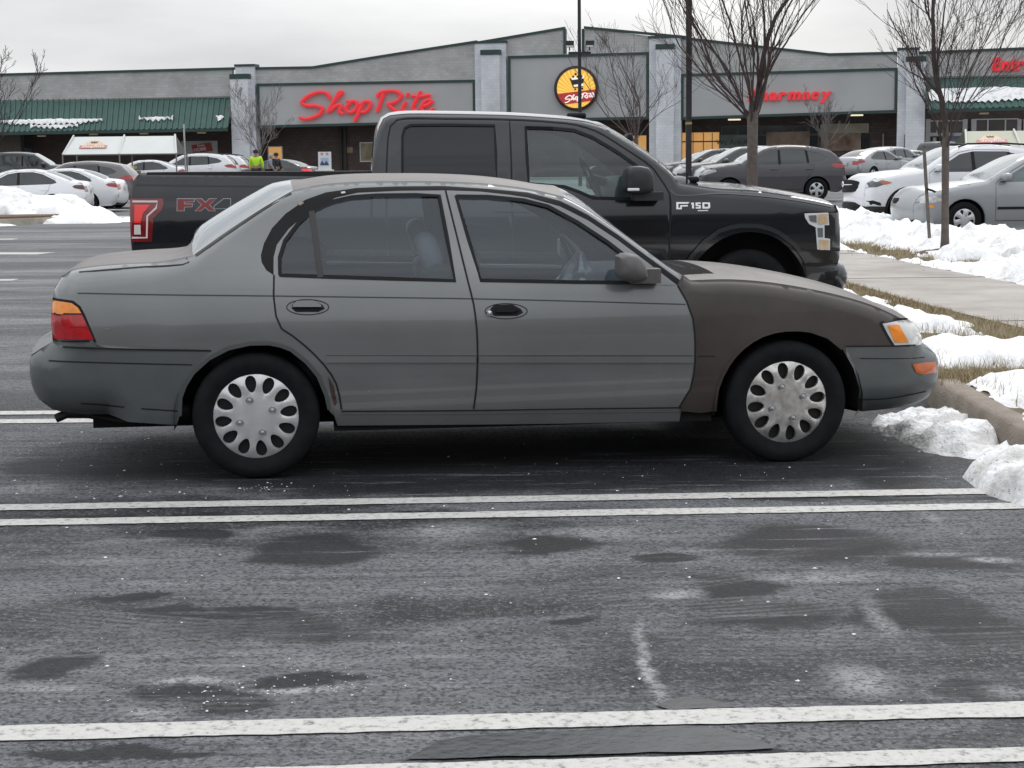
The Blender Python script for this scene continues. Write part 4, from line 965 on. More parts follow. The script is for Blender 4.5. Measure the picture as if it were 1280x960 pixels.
# painted bay lines with worn edges
pm, pnt, pb_ = new_mat('line_paint'); N_ = pnt.nodes.new
tcn = N_('ShaderNodeTexCoord'); nn = N_('ShaderNodeTexNoise'); nn.inputs['Scale'].default_value = 34; nn.inputs['Detail'].default_value = 7; nn.inputs['Roughness'].default_value = .75
pnt.links.new(tcn.outputs['Object'], nn.inputs['Vector']); rp = N_('ShaderNodeValToRGB'); e = rp.color_ramp.elements; e[0].position = .34; e[0].color = (.12, .12, .12, 1); e[1].position = .47; e[1].color = (.47, .465, .445, 1)
e2_ = rp.color_ramp.elements.new(.75); e2_.color = (.56, .555, .53, 1)
pnt.links.new(nn.outputs['Fac'], rp.inputs['Fac']); pnt.links.new(rp.outputs['Color'], pb_.inputs['Base Color']); pb_.inputs['Roughness'].default_value = .7
bpn = N_('ShaderNodeBump'); bpn.inputs['Strength'].default_value = .5; bpn.inputs['Distance'].default_value = .005; pnt.links.new(nn.outputs['Fac'], bpn.inputs['Height']); pnt.links.new(bpn.outputs[0], pb_.inputs['Normal'])
random.seed(5)
def pline(a, b, wpx, n=160):
    A_ = g(*a); B_ = g(*b); d = (B_ - A_).normalized(); nrm = Vector((-d.y, d.x, 0)); mid_ = ((a[0] + b[0]) / 2, (a[1] + b[1]) / 2)
    wd = (g(mid_[0], mid_[1] - wpx / 2) - g(mid_[0], mid_[1] + wpx / 2)).length * .5; mb = MB(); vs = []
    A_ = A_ + Vector((0, 0, .004)); B_ = B_ + Vector((0, 0, .004)); Ln = (B_ - A_).length; n = max(8, int(Ln * 22))
    for i in range(n + 1):
        p = A_.lerp(B_, i / n); z = terrain(p.x, p.y) + .004
        for s_ in (1, -1):
            q = p + nrm * s_ * (wd + random.uniform(-.0035, .0035) + .004 * noise.noise(Vector((i * .13, s_ * 4, 1)))); vs.append((q.x, q.y, z))
    mb.add(vs, [(2 * i, 2 * i + 1, 2 * i + 3, 2 * i + 2) for i in range(n)])
    tag(mb.build('painted_line', pm, None, smooth=False), kind='structure')
pline((-500, 643.5), (1263, 614.3), 7.2); pline((-500, 662.5), (1330, 632.2), 7.6)
pline((-600, 932.5), (1500, 882.5), 18.5); pline((-600, 995), (1500, 938.5), 19)
pline((-400, 520.5), (1010, 507.7), 4.4); pline((-400, 531.5), (1010, 517.3), 4.8)
pline((-300, 317), (58, 317), 2.2); pline((-200, 353), (20, 350), 2); 
for x0, y0, x1, y1 in ((120, 271, 175, 271.5), (118, 263.5, 160, 264), (118, 256, 165, 256), (-60, 300, 20, 299)): pline((x0, y0), (x1, y1), 1.2)
# puddles
def puddle(pts, z=.0046):
    P = spline([tuple(g(*p).xy) for p in pts + [pts[0]]], .02)[:-1]
    P = [(x + .022 * noise.fractal(Vector((x * 5, y * 5, 0)), .8, 2, 4), y + .008 * noise.fractal(Vector((x * 9, y * 9, 5)), .8, 2, 4)) for x, y in P]
    mb = MB().add([(x, y, z) for x, y in P], [tuple(range(len(P)))])
    tag(mb.build('puddle', mat('puddle_water', (.022, .024, .028), .22, bump=.10, bscale=30, var=.35, scale=9, spec=.35), None, smooth=False), kind='structure')
puddle([(505, 951), (560, 926), (700, 915.5), (885, 911), (920, 920), (968, 936), (900, 940), (700, 945.5), (560, 950)])
puddle([(820, 884), (838, 876), (868, 872), (895, 877), (925, 884), (880, 887), (835, 889)])
# snow crumbs and grit on the asphalt: nobody could count them
snowm, snt, sb_ = new_mat('snow'); N_ = snt.nodes.new
sb_.inputs['Roughness'].default_value = .65; sb_.inputs['Subsurface Weight'].default_value = .25; sb_.inputs['Subsurface Radius'].default_value = (.05, .06, .08); sb_.inputs['Subsurface Scale'].default_value = .3
tcn = N_('ShaderNodeTexCoord'); nn = N_('ShaderNodeTexNoise'); nn.inputs['Scale'].default_value = 3.5; nn.inputs['Detail'].default_value = 9; nn.inputs['Roughness'].default_value = .65; snt.links.new(tcn.outputs['Object'], nn.inputs['Vector'])
rp = N_('ShaderNodeValToRGB'); e = rp.color_ramp.elements; e[0].position = .28; e[0].color = (.50, .48, .45, 1); e[1].position = .50; e[1].color = (.86, .87, .88, 1)
snt.links.new(nn.outputs['Fac'], rp.inputs['Fac']); snt.links.new(rp.outputs['Color'], sb_.inputs['Base Color'])
n2 = N_('ShaderNodeTexNoise'); n2.inputs['Scale'].default_value = 22; n2.inputs['Detail'].default_value = 8; snt.links.new(tcn.outputs['Object'], n2.inputs['Vector'])
bpn = N_('ShaderNodeBump'); bpn.inputs['Strength'].default_value = .5; bpn.inputs['Distance'].default_value = .05; snt.links.new(n2.outputs['Fac'], bpn.inputs['Height']); snt.links.new(bpn.outputs[0], sb_.inputs['Normal'])
def chunk(mb, c, r):
    base = [(1, 0, 0), (-1, 0, 0), (0, 1, 0), (0, -1, 0), (0, 0, 1), (0, 0, -.4)]
    vs = [Vector(c) + Vector((v[0], v[1], v[2] * .55)) * r * random.uniform(.5, 1.3) for v in base]
    mb.add(vs, [(0, 2, 4), (2, 1, 4), (1, 3, 4), (3, 0, 4), (2, 0, 5), (1, 2, 5), (3, 1, 5), (0, 3, 5)])
random.seed(11); cr_ = MB()
for i in range(260):
    px = random.uniform(-20, 1250); py = random.choice([random.uniform(545, 640), random.uniform(640, 900), random.gauss(600, 30)])
    if py < 530: continue
    c = g(px, py); chunk(cr_, (c.x, c.y, .002), random.choice([.002, .003, .003, .004, .005, .008]))
for px, py, r_, n in ((330, 610, 12, 30), (360, 858, 60, 60), (230, 880, 60, 30), (120, 560, 60, 30), (180, 610, 60, 20)):
    for i in range(n):
        c = g(random.gauss(px, r_), random.gauss(py, r_ * .2)); chunk(cr_, (c.x, c.y, .002), random.choice([.002, .0025, .003, .005]))
tag(cr_.build('snow_crumbs', snowm, None), 'small crumbs of snow and salt strewn over the dark asphalt', 'snow crumbs', kind='stuff')
# a dry leaf by the kerb snow
lf = MB(); c = g(1190, 566); vs = []
for k_ in range(14):
    a = 2 * math.pi * k_ / 14; r_ = .035 * (1 if k_ % 2 else .5) * (1.3 if k_ in (3, 11) else 1); vs.append((c.x + r_ * 1.3 * math.cos(a), c.y + r_ * math.sin(a), .012 + .014 * math.sin(a * 2)))
vs.append((c.x, c.y, .03)); lf.add(vs, [(k_, (k_ + 1) % 14, 14) for k_ in range(14)]); lf.tube([(c.x, c.y, .02), (c.x + .06, c.y - .02, .008)], .002, 4)
tag(lf.build('dry_leaf', mat('dry_leaf_brown', (.30, .10, .035), .7, var=.3, scale=30), None), 'curled brown dry leaf on the asphalt against the kerb snow', 'leaf')

# ------------------------------------------------------------------ island with kerb, grass strip and footpath
KX = lambda y: np.interp(y, [-12, 8.6, 11, 14.5, 40], [2.34, 2.34, 2.42, 2.85, 2.9])      # kerb face
SX0 = lambda y: np.interp(y, [-12, 8, 12.6, 14.4, 15.7, 18, 42], [4.3, 4.05, 3.78, 3.62, 3.55, 3.47, 3.2])   # footpath near edge
SX1 = lambda y: np.interp(y, [-12, 10, 17.3, 20.2, 23, 24.7, 42], [5.9, 5.45, 5.08, 4.92, 4.86, 4.66, 4.2])
PX = lambda y: np.interp(y, [-12, 20, 42], [7.1, 7.1, 6.6])                               # island far side
kerbm = mat('kerb_concrete', (.20, .165, .13), .85, col2=(.29, .25, .21), scale=6, bump=.5, bscale=70, detail=9)
soil = mat('grass_strip_soil', (.085, .065, .035), .95, col2=(.17, .135, .075), scale=9, bump=.8, bscale=60, detail=9)
pathm = mat('footpath_concrete', (.165, .14, .118), .5, col2=(.29, .27, .245), scale=1.7, bump=.25, bscale=120, detail=10)
ys = list(np.arange(-12, 42.01, .5)); H = .15
def strip(fa_, fb_, z0, z1, name, m, label=None):
    mb = MB(); vs = []
    for y in ys: vs += [(fa_(y), y, z0 + terrain(fa_(y), y)), (fb_(y), y, z1 + terrain(fb_(y), y))]
    mb.add(vs, [(2 * i, 2 * i + 1, 2 * i + 3, 2 * i + 2) for i in range(len(ys) - 1)]); o = mb.build(name, m, None); tag(o, kind='structure'); return o
kb = MB(); prof = [(.0, -.02), (.012, .09), (.03, .135), (.055, H), (.155, H), (.16, .10)]; n_ = len(prof); vs = []
yk = list(np.arange(-12, 26.01, .12))
for y in yk:
    for dx_, z in prof:
        e_ = .006 * noise.noise(Vector((y * 3, z * 20, 0))); joint = -.012 if abs((y * 1.0) % 1.8 - .9) < .07 else 0
        vs.append((float(KX(y)) + dx_ + e_ + (-joint if dx_ < .05 else 0), y, z + (joint if z > .1 else 0) + e_))
kb.add(vs, [(i * n_ + j, i * n_ + j + 1, (i + 1) * n_ + j + 1, (i + 1) * n_ + j) for i in range(len(yk) - 1) for j in range(n_ - 1)])
tag(kb.build('kerb', kerbm, None, angle=60), kind='structure')
strip(lambda y: float(KX(y)) + .157, lambda y: float(SX0(y)), H - .015, H, 'grass_verge', soil)
strip(lambda y: float(SX0(y)) - .001, lambda y: float(SX1(y)), H + .006, H + .006, 'footpath', pathm)
strip(lambda y: float(SX1(y)) - .001, lambda y: float(PX(y)), H, H, 'grass_verge', soil)
strip(lambda y: float(PX(y)), lambda y: float(PX(y)) + .15, H + .004, H + .004, 'kerb', kerbm)
strip(lambda y: float(PX(y)) + .15, lambda y: float(PX(y)) + .152, H + .004, -.02, 'kerb', kerbm)
# footpath joints
for jy in (13.2, 18.3, 23.4):
    mb = MB().box(float(SX0(jy)) + .01, float(SX1(jy)) - .01, jy, jy + .018, H + .007, H + .0095); tag(mb.build('footpath_joint', mat('joint_dark', (.09, .08, .07), .9), None), kind='structure')
# ---- snow as a height field: only where the layer has thickness
def fbm(x, y, s, o=4, sd=0.):
    return noise.fractal(Vector((x * s, y * s, sd)), .9, 2.1, o)
def snow_sheet(x0, x1, y0, y1, step, fn, base, name, label, cat='snow', group=None, m=None):
    nx_ = int((x1 - x0) / step) + 1; ny_ = int((y1 - y0) / step) + 1; h = np.zeros((ny_, nx_)); mb = MB()
    for j in range(ny_):
        for i in range(nx_):
            h[j, i] = fn(x0 + i * step, y0 + j * step)
    idx = {}
    def vid(j, i):
        if (j, i) not in idx:
            x, y = x0 + i * step, y0 + j * step; idx[(j, i)] = len(mb.v)
            jit = step * .3; mb.v.append((x + jit * noise.noise(Vector((x * 7, y * 7, 3))), y + jit * noise.noise(Vector((x * 7, y * 7, 9))), base(x, y) + max(float(h[j, i]), -.03)))
        return idx[(j, i)]
    for j in range(ny_ - 1):
        for i in range(nx_ - 1):
            if max(h[j, i], h[j, i + 1], h[j + 1, i], h[j + 1, i + 1]) > 0:
                mb.f.append((vid(j, i), vid(j, i + 1), vid(j + 1, i + 1), vid(j + 1, i)))
    o = mb.build(name, m or snowm, None, angle=0); tag(o, label, cat, group, kind='stuff'); return o
def ell(x, y, cx, cy, rx, ry, rot=0):
    c, s_ = math.cos(rot), math.sin(rot); u_ = (x - cx) * c + (y - cy) * s_; v_ = -(x - cx) * s_ + (y - cy) * c
    return 1 - (u_ / rx) ** 2 - (v_ / ry) ** 2
def dome(v, h): return h * math.sqrt(v) if v > 0 else max(v, -1) * .12
def hmax(*a): return max(a)
flat0 = lambda x, y: 0.
oldsnow = snowm.copy(); oldsnow.name = 'old_grimy_snow'; ont = oldsnow.node_tree
orp = [n for n in ont.nodes if n.type == 'VALTORGB'][0]; orp.color_ramp.elements[0].position = .36; orp.color_ramp.elements[0].color = (.46, .45, .43, 1); orp.color_ramp.elements[1].position = .58
og = ont.nodes.new('ShaderNodeTexNoise'); og.inputs['Scale'].default_value = 75; og.inputs['Detail'].default_value = 3; otc = [n for n in ont.nodes if n.type == 'TEX_COORD'][0]; ont.links.new(otc.outputs['Object'], og.inputs['Vector'])
omr = ont.nodes.new('ShaderNodeMapRange'); omr.inputs[1].default_value = .64; omr.inputs[2].default_value = .70; ont.links.new(og.outputs['Fac'], omr.inputs[0])
omx = ont.nodes.new('ShaderNodeMix'); omx.data_type = 'RGBA'; omx.inputs[7].default_value = (.16, .14, .12, 1); ont.links.new(omr.outputs[0], omx.inputs[0]); ont.links.new(orp.outputs['Color'], omx.inputs[6]); ont.links.new(omx.outputs[2], ont.nodes['Principled BSDF'].inputs['Base Color'])
# two lumps ploughed against the kerb
A1 = g(1180, 540); A2 = g(1262, 585)
def f1(x, y):
    kx = float(KX(y)); d = kx - x
    n_ = .05 * fbm(x, y, 3.2) + .025 * fbm(x, y, 9, 3, 2)
    v = dome(ell(x, y, kx - .08, 8.50, .36 + .04 * math.sin(y * 5), .80, .20), .095)
    if x > kx + .03: return -.05
    return v + n_ + .03 * abs(fbm(x, y, 14, 3, 6)) - .02
def f2(x, y):
    kx = float(KX(y)); n_ = .05 * fbm(x, y, 3.0, 4, 7) + .025 * fbm(x, y, 9, 3, 4)
    if x > kx + .06: return -.05
    return dome(ell(x, y, kx - .02, 7.18, .36, .60, .12), .17) + n_ - .02
snow_sheet(1.5, 2.5, 7.2, 9.6, .03, f1, flat0, 'snow_lump', 'grimy mound of old snow on the asphalt just ahead of the sedan bumper', 'snow pile', m=oldsnow)
snow_sheet(1.6, 2.5, 5.6, 7.75, .03, f2, flat0, 'snow_lump', 'rounded mound of old snow at the kerb at the right edge of the photo', 'snow pile', m=oldsnow)
# snow on the strip between kerb and footpath, with bare grass patches
G1 = g(1205, 428, H); G2 = g(1235, 468, H); G3 = g(1150, 425, H)
def f3(x, y):
    a = x - (float(KX(y)) + .16); b_ = float(SX0(y)) - x
    w_ = b_ - .34 - .14 * fbm(x, y, 1.3, 3, 4) if y < 30 else b_
    e_ = min(a * 1.2 + .02 + .10 * fbm(x, y, 1.8, 3, 1), w_)
    v = -.012 + .10 * min(max(e_ * 4.5, -1), 1) + .05 * fbm(x, y, 2.4) + .02 * fbm(x, y, 8, 3, 3)
    for cx, cy, rx, ry in ((G1.x, G1.y, .42, .62), (G2.x, G2.y, .55, .42), (G2.x - .45, G2.y + .15, .3, .3), (2.95, 12.3, .3, .3), (g(1215, 492, H).x, g(1215, 492, H).y, .2, .1)):
        q = ell(x, y, cx, cy, rx, ry); v = min(v, .07 + .06 * fbm(x, y, 6, 3, 8) - .28 * q if q > -.6 else v)
    return v
snow_sheet(2.4, 4.2, 6.2, 26, .055, f3, lambda x, y: H + terrain(x, y), 'snow_cover', 'thin snow with bare grass patches between the kerb and the footpath')
# long ploughed bank beyond the footpath
def f4(x, y):
    a = x - float(SX1(y)); cx = 6.35 + .25 * math.sin(y * .6); hh = .17 + .13 * fbm(x * .4, y, .35, 2, 5)
    hh *= 1.15 if y < 20 else 1.0
    w_ = 1.05
    v = hh * (1 - ((x - cx) / w_) ** 2)
    v = v + .10 * fbm(x, y, 1.6, 4, 2) + .17 * abs(fbm(x, y, 2.8, 3, 6)) - .02
    low = .09 * min(max((a - .03 + .10 * fbm(x, y, 1.8, 3, 7)) * 6, -1), 1) + .05 * fbm(x, y, 3, 3, 9)
    # inner strip of bare grass
    gz = ell(x, y, 5.35, 26.0, .50, 5.5) ; gz2 = ell(x, y, 5.75, 20.6, .55, .9); gz3 = ell(x, y, 5.79, 22.8, .45, .5)
    for q in (gz, gz2, gz3):
        if q > -.5: low = min(low, .08 - .35 * (q + .3) + .05 * fbm(x, y, 5, 3, 1))
    if a < -.02: return -.05
    edge = .5 if y > 19 else .15
    return max(low, v if a > edge + .12 * fbm(x, y, 2, 2, 3) and min(gz2, 1) < .35 else -.05)
snow_sheet(4.1, 7.6, 9, 40, .075, f4, lambda x, y: H + terrain(x, y), 'snow_bank', 'long lumpy ploughed snow bank between the footpath and the white and silver cars', 'snow bank')
# dry grass blades in the bare patches
gv = MB(); random.seed(21)
def blades(cx, cy, rx, ry, n, z, hgt=.05, cond=None):
    for _ in range(n):
        x = random.gauss(cx, rx * .5); y = random.gauss(cy, ry * .5)
        if cond and not cond(x, y): continue
        a = random.uniform(0, 6.28); l = hgt * random.uniform(.4, 1.3); le = random.uniform(.2, 1.1) * l; wv = .0022 + .0009 * (y > 14) * 3
        dx_, dy_ = math.cos(a), math.sin(a); zz = z + terrain(x, y); k = len(gv.v)
        gv.v += [(x - dy_ * wv, y + dx_ * wv, zz - .01), (x + dy_ * wv, y - dx_ * wv, zz - .01), (x + dx_ * le, y + dy_ * le, zz + l)]; gv.f.append((k, k + 1, k + 2))
for c, rx, ry, n in ((G1, .5, .6, 2600), (G2, .8, .38, 3800), (G2 - Vector((.45, -.1, 0)), .4, .3, 1200), (g(1290, 470, H), .5, .3, 1500)): blades(c.x, c.y, rx, ry, n, H, .038)
for _ in range(9000):
    y = random.uniform(10.5, 24); x = float(SX0(y)) - abs(random.gauss(0, .17)) - .02; blades(x, y, .02, .02, 1, H, .040)
blades(5.35, 26, .5, 5, 3500, H, .07); blades(5.75, 20.6, .5, .8, 1300, H, .06); blades(5.9, 22.6, .5, .6, 900, H, .06)
for _ in range(2500):
    y = random.uniform(7, 13); x = random.uniform(float(KX(y)) + .15, float(SX0(y))); blades(x, y, .02, .02, 1, H + .03, .06)
gm_ = mat('dry_grass', (.24, .19, .105), .85, col2=(.46, .38, .24), scale=40); tag(gv.build('dry_grass', gm_, None, smooth=False), 'dry tan winter grass in the bare patches of the snowy verges', 'grass', kind='stuff')
mulch = MB(); 
tp = g(1181, 318, H)
# ------------------------------------------------------------------ left island
ic = g(-20, 279); ib = Vector((ic.x, ic.y, 0))
def isle(rx, ry, z0, z1, name, m, k=1.0):
    mb = MB(); n = 40; vs = []
    for z, q in ((z0, 1.0), (z1, .985), (z1, .90)): vs += [(ib.x + rx * q * math.cos(2 * math.pi * i / n), ib.y + ry * q * math.sin(2 * math.pi * i / n), z) for i in range(n)]
    fs = [(r_ * n + i, r_ * n + (i + 1) % n, (r_ + 1) * n + (i + 1) % n, (r_ + 1) * n + i) for r_ in range(2) for i in range(n)]
    fs.append(tuple(range(2 * n, 3 * n)))
    mb.add(vs, fs); return tag(mb.build(name, m, None), kind='structure')
isle(2.3, 2.3, -.02, .16, 'kerb', mat('kerb_pale_concrete', (.32, .29, .25), .85, var=.2, scale=5))
isle(2.08, 2.08, .15, .21, 'island_soil', mat('bark_mulch', (.12, .075, .045), .95, var=.4, scale=30, bump=.8, bscale=50))
def f5(x, y):
    v = .95 * (ell(x, y, ib.x - .8, ib.y + 2.9, 3.6, 2.5)); v = min(v, .62) + .22 * fbm(x, y, .8) + .10 * abs(fbm(x, y, 2.6, 3, 4))
    w2 = .20 * ell(x, y, ib.x + 1.6, ib.y + .4, 2.6, 2.6) + .10 * fbm(x, y, 1.6, 3, 2); w3 = .14 * ell(x, y, ib.x - 1.8, ib.y - 2.4, 3.4, 1.0) + .05 * fbm(x, y, 2, 3, 1)
    v = max(v if y > ib.y - .0 + .5 * math.sin(x) else -.05, w2 if y > ib.y - 1.3 and x > ib.x + 1.2 else -.05, w3)
    q = ell(x, y, ib.x, ib.y - .3, 2.25, 1.9)
    if q > 0 and y < ib.y + .8 and x < ib.x + 2.0: v = -.05
    return v
snow_sheet(ib.x - 6, ib.x + 5.2, ib.y - 4, ib.y + 6, .12, f5, lambda x, y: (.2 if (x - ib.x) ** 2 + (y - ib.y) ** 2 < 2.0 ** 2 else 0.) , 'snow_pile', 'white snow pile heaped over the kerbed island in front of the white sedan', 'snow pile')

# unseen woods added behind the camera to darken reflections in glass and paint
wm = MB(); nxw = 180; vs = []
for i in range(nxw + 1):
    x = -160 + 320 * i / nxw
    for j in range(9):
        t = j / 8; top_ = 8.5 + 2.6 * noise.noise(Vector((x * .11, 0, 3))) + 1.6 * noise.noise(Vector((x * .5, 0, 8)))
        vs.append((x, -48 + 2.2 * noise.noise(Vector((x * .3, t * 4, 0))) - 3 * t, top_ * t))
wm.add(vs, [(i * 9 + j, (i + 1) * 9 + j, (i + 1) * 9 + j + 1, i * 9 + j + 1) for i in range(nxw) for j in range(8)])
wm.add([(x, y - 12, z * .97) for x, y, z in vs], [(i * 9 + j, i * 9 + j + 1, (i + 1) * 9 + j + 1, (i + 1) * 9 + j) for i in range(nxw) for j in range(8)])
tag(wm.build('added_woods', mat('added_woods_brown', (.045, .038, .032), .95, col2=(.09, .078, .068), scale=.6, detail=9), None), 'unseen brown winter woods added behind the camera to darken reflections', 'woods', kind='stuff')
# ------------------------------------------------------------------ supermarket
BA = R(-11); BD = 120.0
bo = Vector((0, BD, terrain(0, BD))); bx_u = Vector((math.cos(BA), math.sin(BA), 0)); bx_n = Vector((math.sin(BA), -math.cos(BA), 0))
def bp(px, py, off=0.):
    d = ray(px, py); t = ((bo + bx_n * off) - CAM).dot(bx_n) / d.dot(bx_n); P = CAM + d * t - bo
    return P.dot(bx_u), P.z
store = empty('supermarket', bo, BA, 'long single storey supermarket with grey brick front, green canopies and red script sign', 'supermarket')
# local frame: x along facade, -y toward the lot
def brick(name, c1, c2, mort, sx=1.0, bw=.42, bh=.20, rough=.85):
    m, nt, b = new_mat(name); N = nt.nodes.new; tc = N('ShaderNodeTexCoord'); mp = N('ShaderNodeMapping'); mp.inputs['Rotation'].default_value = (R(90), 0, 0)
    nt.links.new(tc.outputs['Object'], mp.inputs['Vector']); br = N('ShaderNodeTexBrick'); nt.links.new(mp.outputs[0], br.inputs['Vector'])
    br.inputs['Color1'].default_value = (*c1, 1); br.inputs['Color2'].default_value = (*c2, 1); br.inputs['Mortar'].default_value = (*mort, 1)
    br.inputs['Scale'].default_value = 1; br.inputs['Brick Width'].default_value = bw; br.inputs['Row Height'].default_value = bh; br.inputs['Mortar Size'].default_value = .012; br.inputs['Bias'].default_value = -.2
    n = N('ShaderNodeTexNoise'); n.inputs['Scale'].default_value = .45; n.inputs['Detail'].default_value = 8; n.inputs['Roughness'].default_value = .65; nt.links.new(mp.outputs[0], n.inputs['Vector'])
    rp = N('ShaderNodeMapRange'); rp.inputs[1].default_value = .3; rp.inputs[2].default_value = .7; rp.inputs[3].default_value = .78; rp.inputs[4].default_value = 1.12; nt.links.new(n.outputs['Fac'], rp.inputs[0])
    vm = N('ShaderNodeVectorMath'); vm.operation = 'SCALE'; nt.links.new(br.outputs['Color'], vm.inputs[0]); nt.links.new(rp.outputs[0], vm.inputs['Scale']); nt.links.new(vm.outputs[0], b.inputs['Base Color'])
    b.inputs['Roughness'].default_value = rough; return m
gbrick = brick('grey_painted_brick', (.40, .405, .40), (.47, .475, .465), (.36, .36, .36))
wbrick = brick('white_painted_brick', (.60, .62, .66), (.66, .68, .71), (.54, .56, .60))
dbrick = brick('dark_brown_brick', (.085, .064, .058), (.115, .09, .08), (.06, .05, .047))
board_m = mat('sign_board_grey', (.36, .37, .375), .8, col2=(.41, .42, .425), scale=.35, detail=8)
green = mat('dark_green_trim', (.018, .048, .042), .5, var=.15)
def bbox(name, m, u0, u1, y0, y1, z0, z1, par=None, parts=False):
    return MB().box(min(u0, u1), max(u0, u1), min(y0, y1), max(y0, y1), z0, z1).build(name, m, par or store, smooth=False)
def bpoly(name, m, pts, y0, y1, par=None):
    """facade polygon in (u,z) with thickness"""
    return MB().prism(pts, y0, y1).build(name, m, par or store, smooth=False)
Z = lambda px, py, o=0.: bp(px, py, o)[1]
U = lambda px, py=150, o=0.: bp(px, py, o)[0]
gz = -.4
# left wing
uL = U(-160); u288 = U(292)
zt0 = Z(0, 93); zt1 = Z(292, 85.5)
zt_ = lambda u: zt0 + (zt1 - zt0) * (u - U(0)) / (U(292) - U(0))
zc0 = Z(0, 123); zc1 = Z(290, 119.5)
bpoly('wall', gbrick, [(uL, zc0 - .1), (u288, zc1 - .1), (u288, zt1), (uL, zt_(uL))], 0, .4)
def cap(name, pa, pb, h=.16, y0=-.10, y1=.45, m=None):
    (u0, z0), (u1, z1) = bp(*pa), bp(*pb)
    return bpoly(name, m or green, [(u0, z0 - h * .3), (u1, z1 - h * .3), (u1, z1 + h * .7), (u0, z0 + h * .7)], y0, y1)
cap('roof_edge', (-160, 98), (295, 86))
def canopy(pa, pb, pc, pd, out, name='canopy', snow_rows=None):
    """pa-pb top edge, pd-pc eave; standing seam metal sheet with ribs"""
    (u0, z0), (u1, z1) = bp(*pa), bp(*pb); (u3, z3), (u2, z2) = bp(*pd, out), bp(*pc, out)
    A_, B_, C_, D_ = Vector((u0, 0, z0)), Vector((u1, 0, z1)), Vector((u2, -out, z2)), Vector((u3, -out, z3))
    mb = MB(); n = max(4, int((u1 - u0) / .42)); vs = []
    for i in range(n + 1):
        t = i / n; top = A_.lerp(B_, t); bot = D_.lerp(C_, t); nn = Vector((0, -(top.z - bot.z), out)).normalized()
        for dt, h in ((-.07, 0), (-.05, .07), (.05, .07), (.07, 0)):
            o_ = Vector((dt, 0, 0)) + nn * h; vs += [top + o_, bot + o_]
    mb.add(vs, [(2 * i, 2 * i + 1, 2 * i + 3, 2 * i + 2) for i in range(len(vs) // 2 - 1)])
    c_ = mb.build(name, mat('green_metal_roofing', (.032, .082, .070), .45, metal=.2, col2=(.045, .108, .092), scale=.8), store, smooth=False)
    fa = MB().add([A_ + Vector((0, 0, -.12)), B_ + Vector((0, 0, -.12)), C_ + Vector((0, .05, -.14)), D_ + Vector((0, .05, -.14))], [(0, 1, 2, 3)]); fa.build('soffit', mat('soffit_dark', (.05, .05, .05), .8), c_, smooth=False)
    ed = MB(); ed.add([D_, C_, C_ + Vector((0, 0, -.22)), D_ + Vector((0, 0, -.22)), D_ + Vector((0, .12, 0)), C_ + Vector((0, .12, 0)), C_ + Vector((0, .12, -.22)), D_ + Vector((0, .12, -.22))], [(0, 1, 2, 3), (7, 6, 5, 4), (3, 2, 6, 7), (0, 3, 7, 4), (1, 5, 6, 2)]); ed.build('eave', green, c_, smooth=False)
    fl = MB().box(u0, u1, -.10, 0, min(z0, z1) - .02, min(z0, z1) + .10); fl.build('flashing', mat('flashing_grey', (.16, .16, .155), .7), c_, smooth=False)
    return c_, A_, B_, C_, D_
cL = canopy((-160, 127), (289, 122), (284, 160), (-160, 168), 2.2)
def canopy_snow(cn, spans, name='canopy_snow'):
    c_, A_, B_, C_, D_ = cn; mb = MB(); random.seed(4)
    for t0, t1, s0, s1 in spans:
        n = max(3, int(abs(t1 - t0) * (B_ - A_).length / .21)); m_ = 6; vs = []
        for i in range(n + 1):
            t = t0 + (t1 - t0) * i / n; w_ = math.sin(math.pi * min(1, max(0, i / n))) ** .35
            for j in range(m_ + 1):
                lo = s0 + (1 - w_) * .1 + random.uniform(-.02, .02); hi = s1 - (1 - w_) * .15 + (.035 if i % 2 else -.035) + random.uniform(-.02, .02); s_ = lo + (hi - lo) * j / m_
                p = A_.lerp(B_, t).lerp(D_.lerp(C_, t), s_); vs.append(p + Vector((0, -.04, .10 + .10 * math.sin(math.pi * j / m_))))
        mb.add(vs, [(i * (m_ + 1) + j, i * (m_ + 1) + j + 1, (i + 1) * (m_ + 1) + j + 1, (i + 1) * (m_ + 1) + j) for i in range(n) for j in range(m_)])
        k = len(mb.v)
    o = mb.build(name, snowm, None); o.matrix_world = Matrix.Translation(bo) @ Matrix.Rotation(BA, 4, 'Z'); return o
tl_ = lambda px: (px + 160) / (289 + 160.)
tag(canopy_snow(cL, [(tl_(2), tl_(135), .66, .82), (tl_(45), tl_(105), .86, .94), (tl_(180), tl_(222), .66, .76), (tl_(274), tl_(284), .62, .80)]), 'thin broken streaks of snow left on the left green canopy', 'snow', kind='stuff')
# recessed storefront, floor to soffit, along the whole front
rec = 3.2
bbox('storefront_wall', dbrick, uL, U(1160), rec, rec + .3, gz, Z(0, 120))
bbox('roof_mass', mat('roof_membrane', (.2, .2, .2), .9), uL, U(1700), rec + .31, 42, gz, min(Z(1100, 100), Z(0, 100)))
bbox('soffit', mat('soffit_brown', (.045, .035, .03), .85), uL, U(1160), .42, rec - .01, Z(600, 147), Z(600, 145))
bbox('storefront_wall', dbrick, U(1160), U(1700), rec, rec + .3, gz, Z(1200, 120))
bpoly('wall_column', mat('tan_brown_brick', (.10, .085, .075), .85, var=.15), [(U(-30), gz), (U(18), gz), (U(18), Z(0, 166)), (U(-30), Z(0, 166))], .8, 1.4)
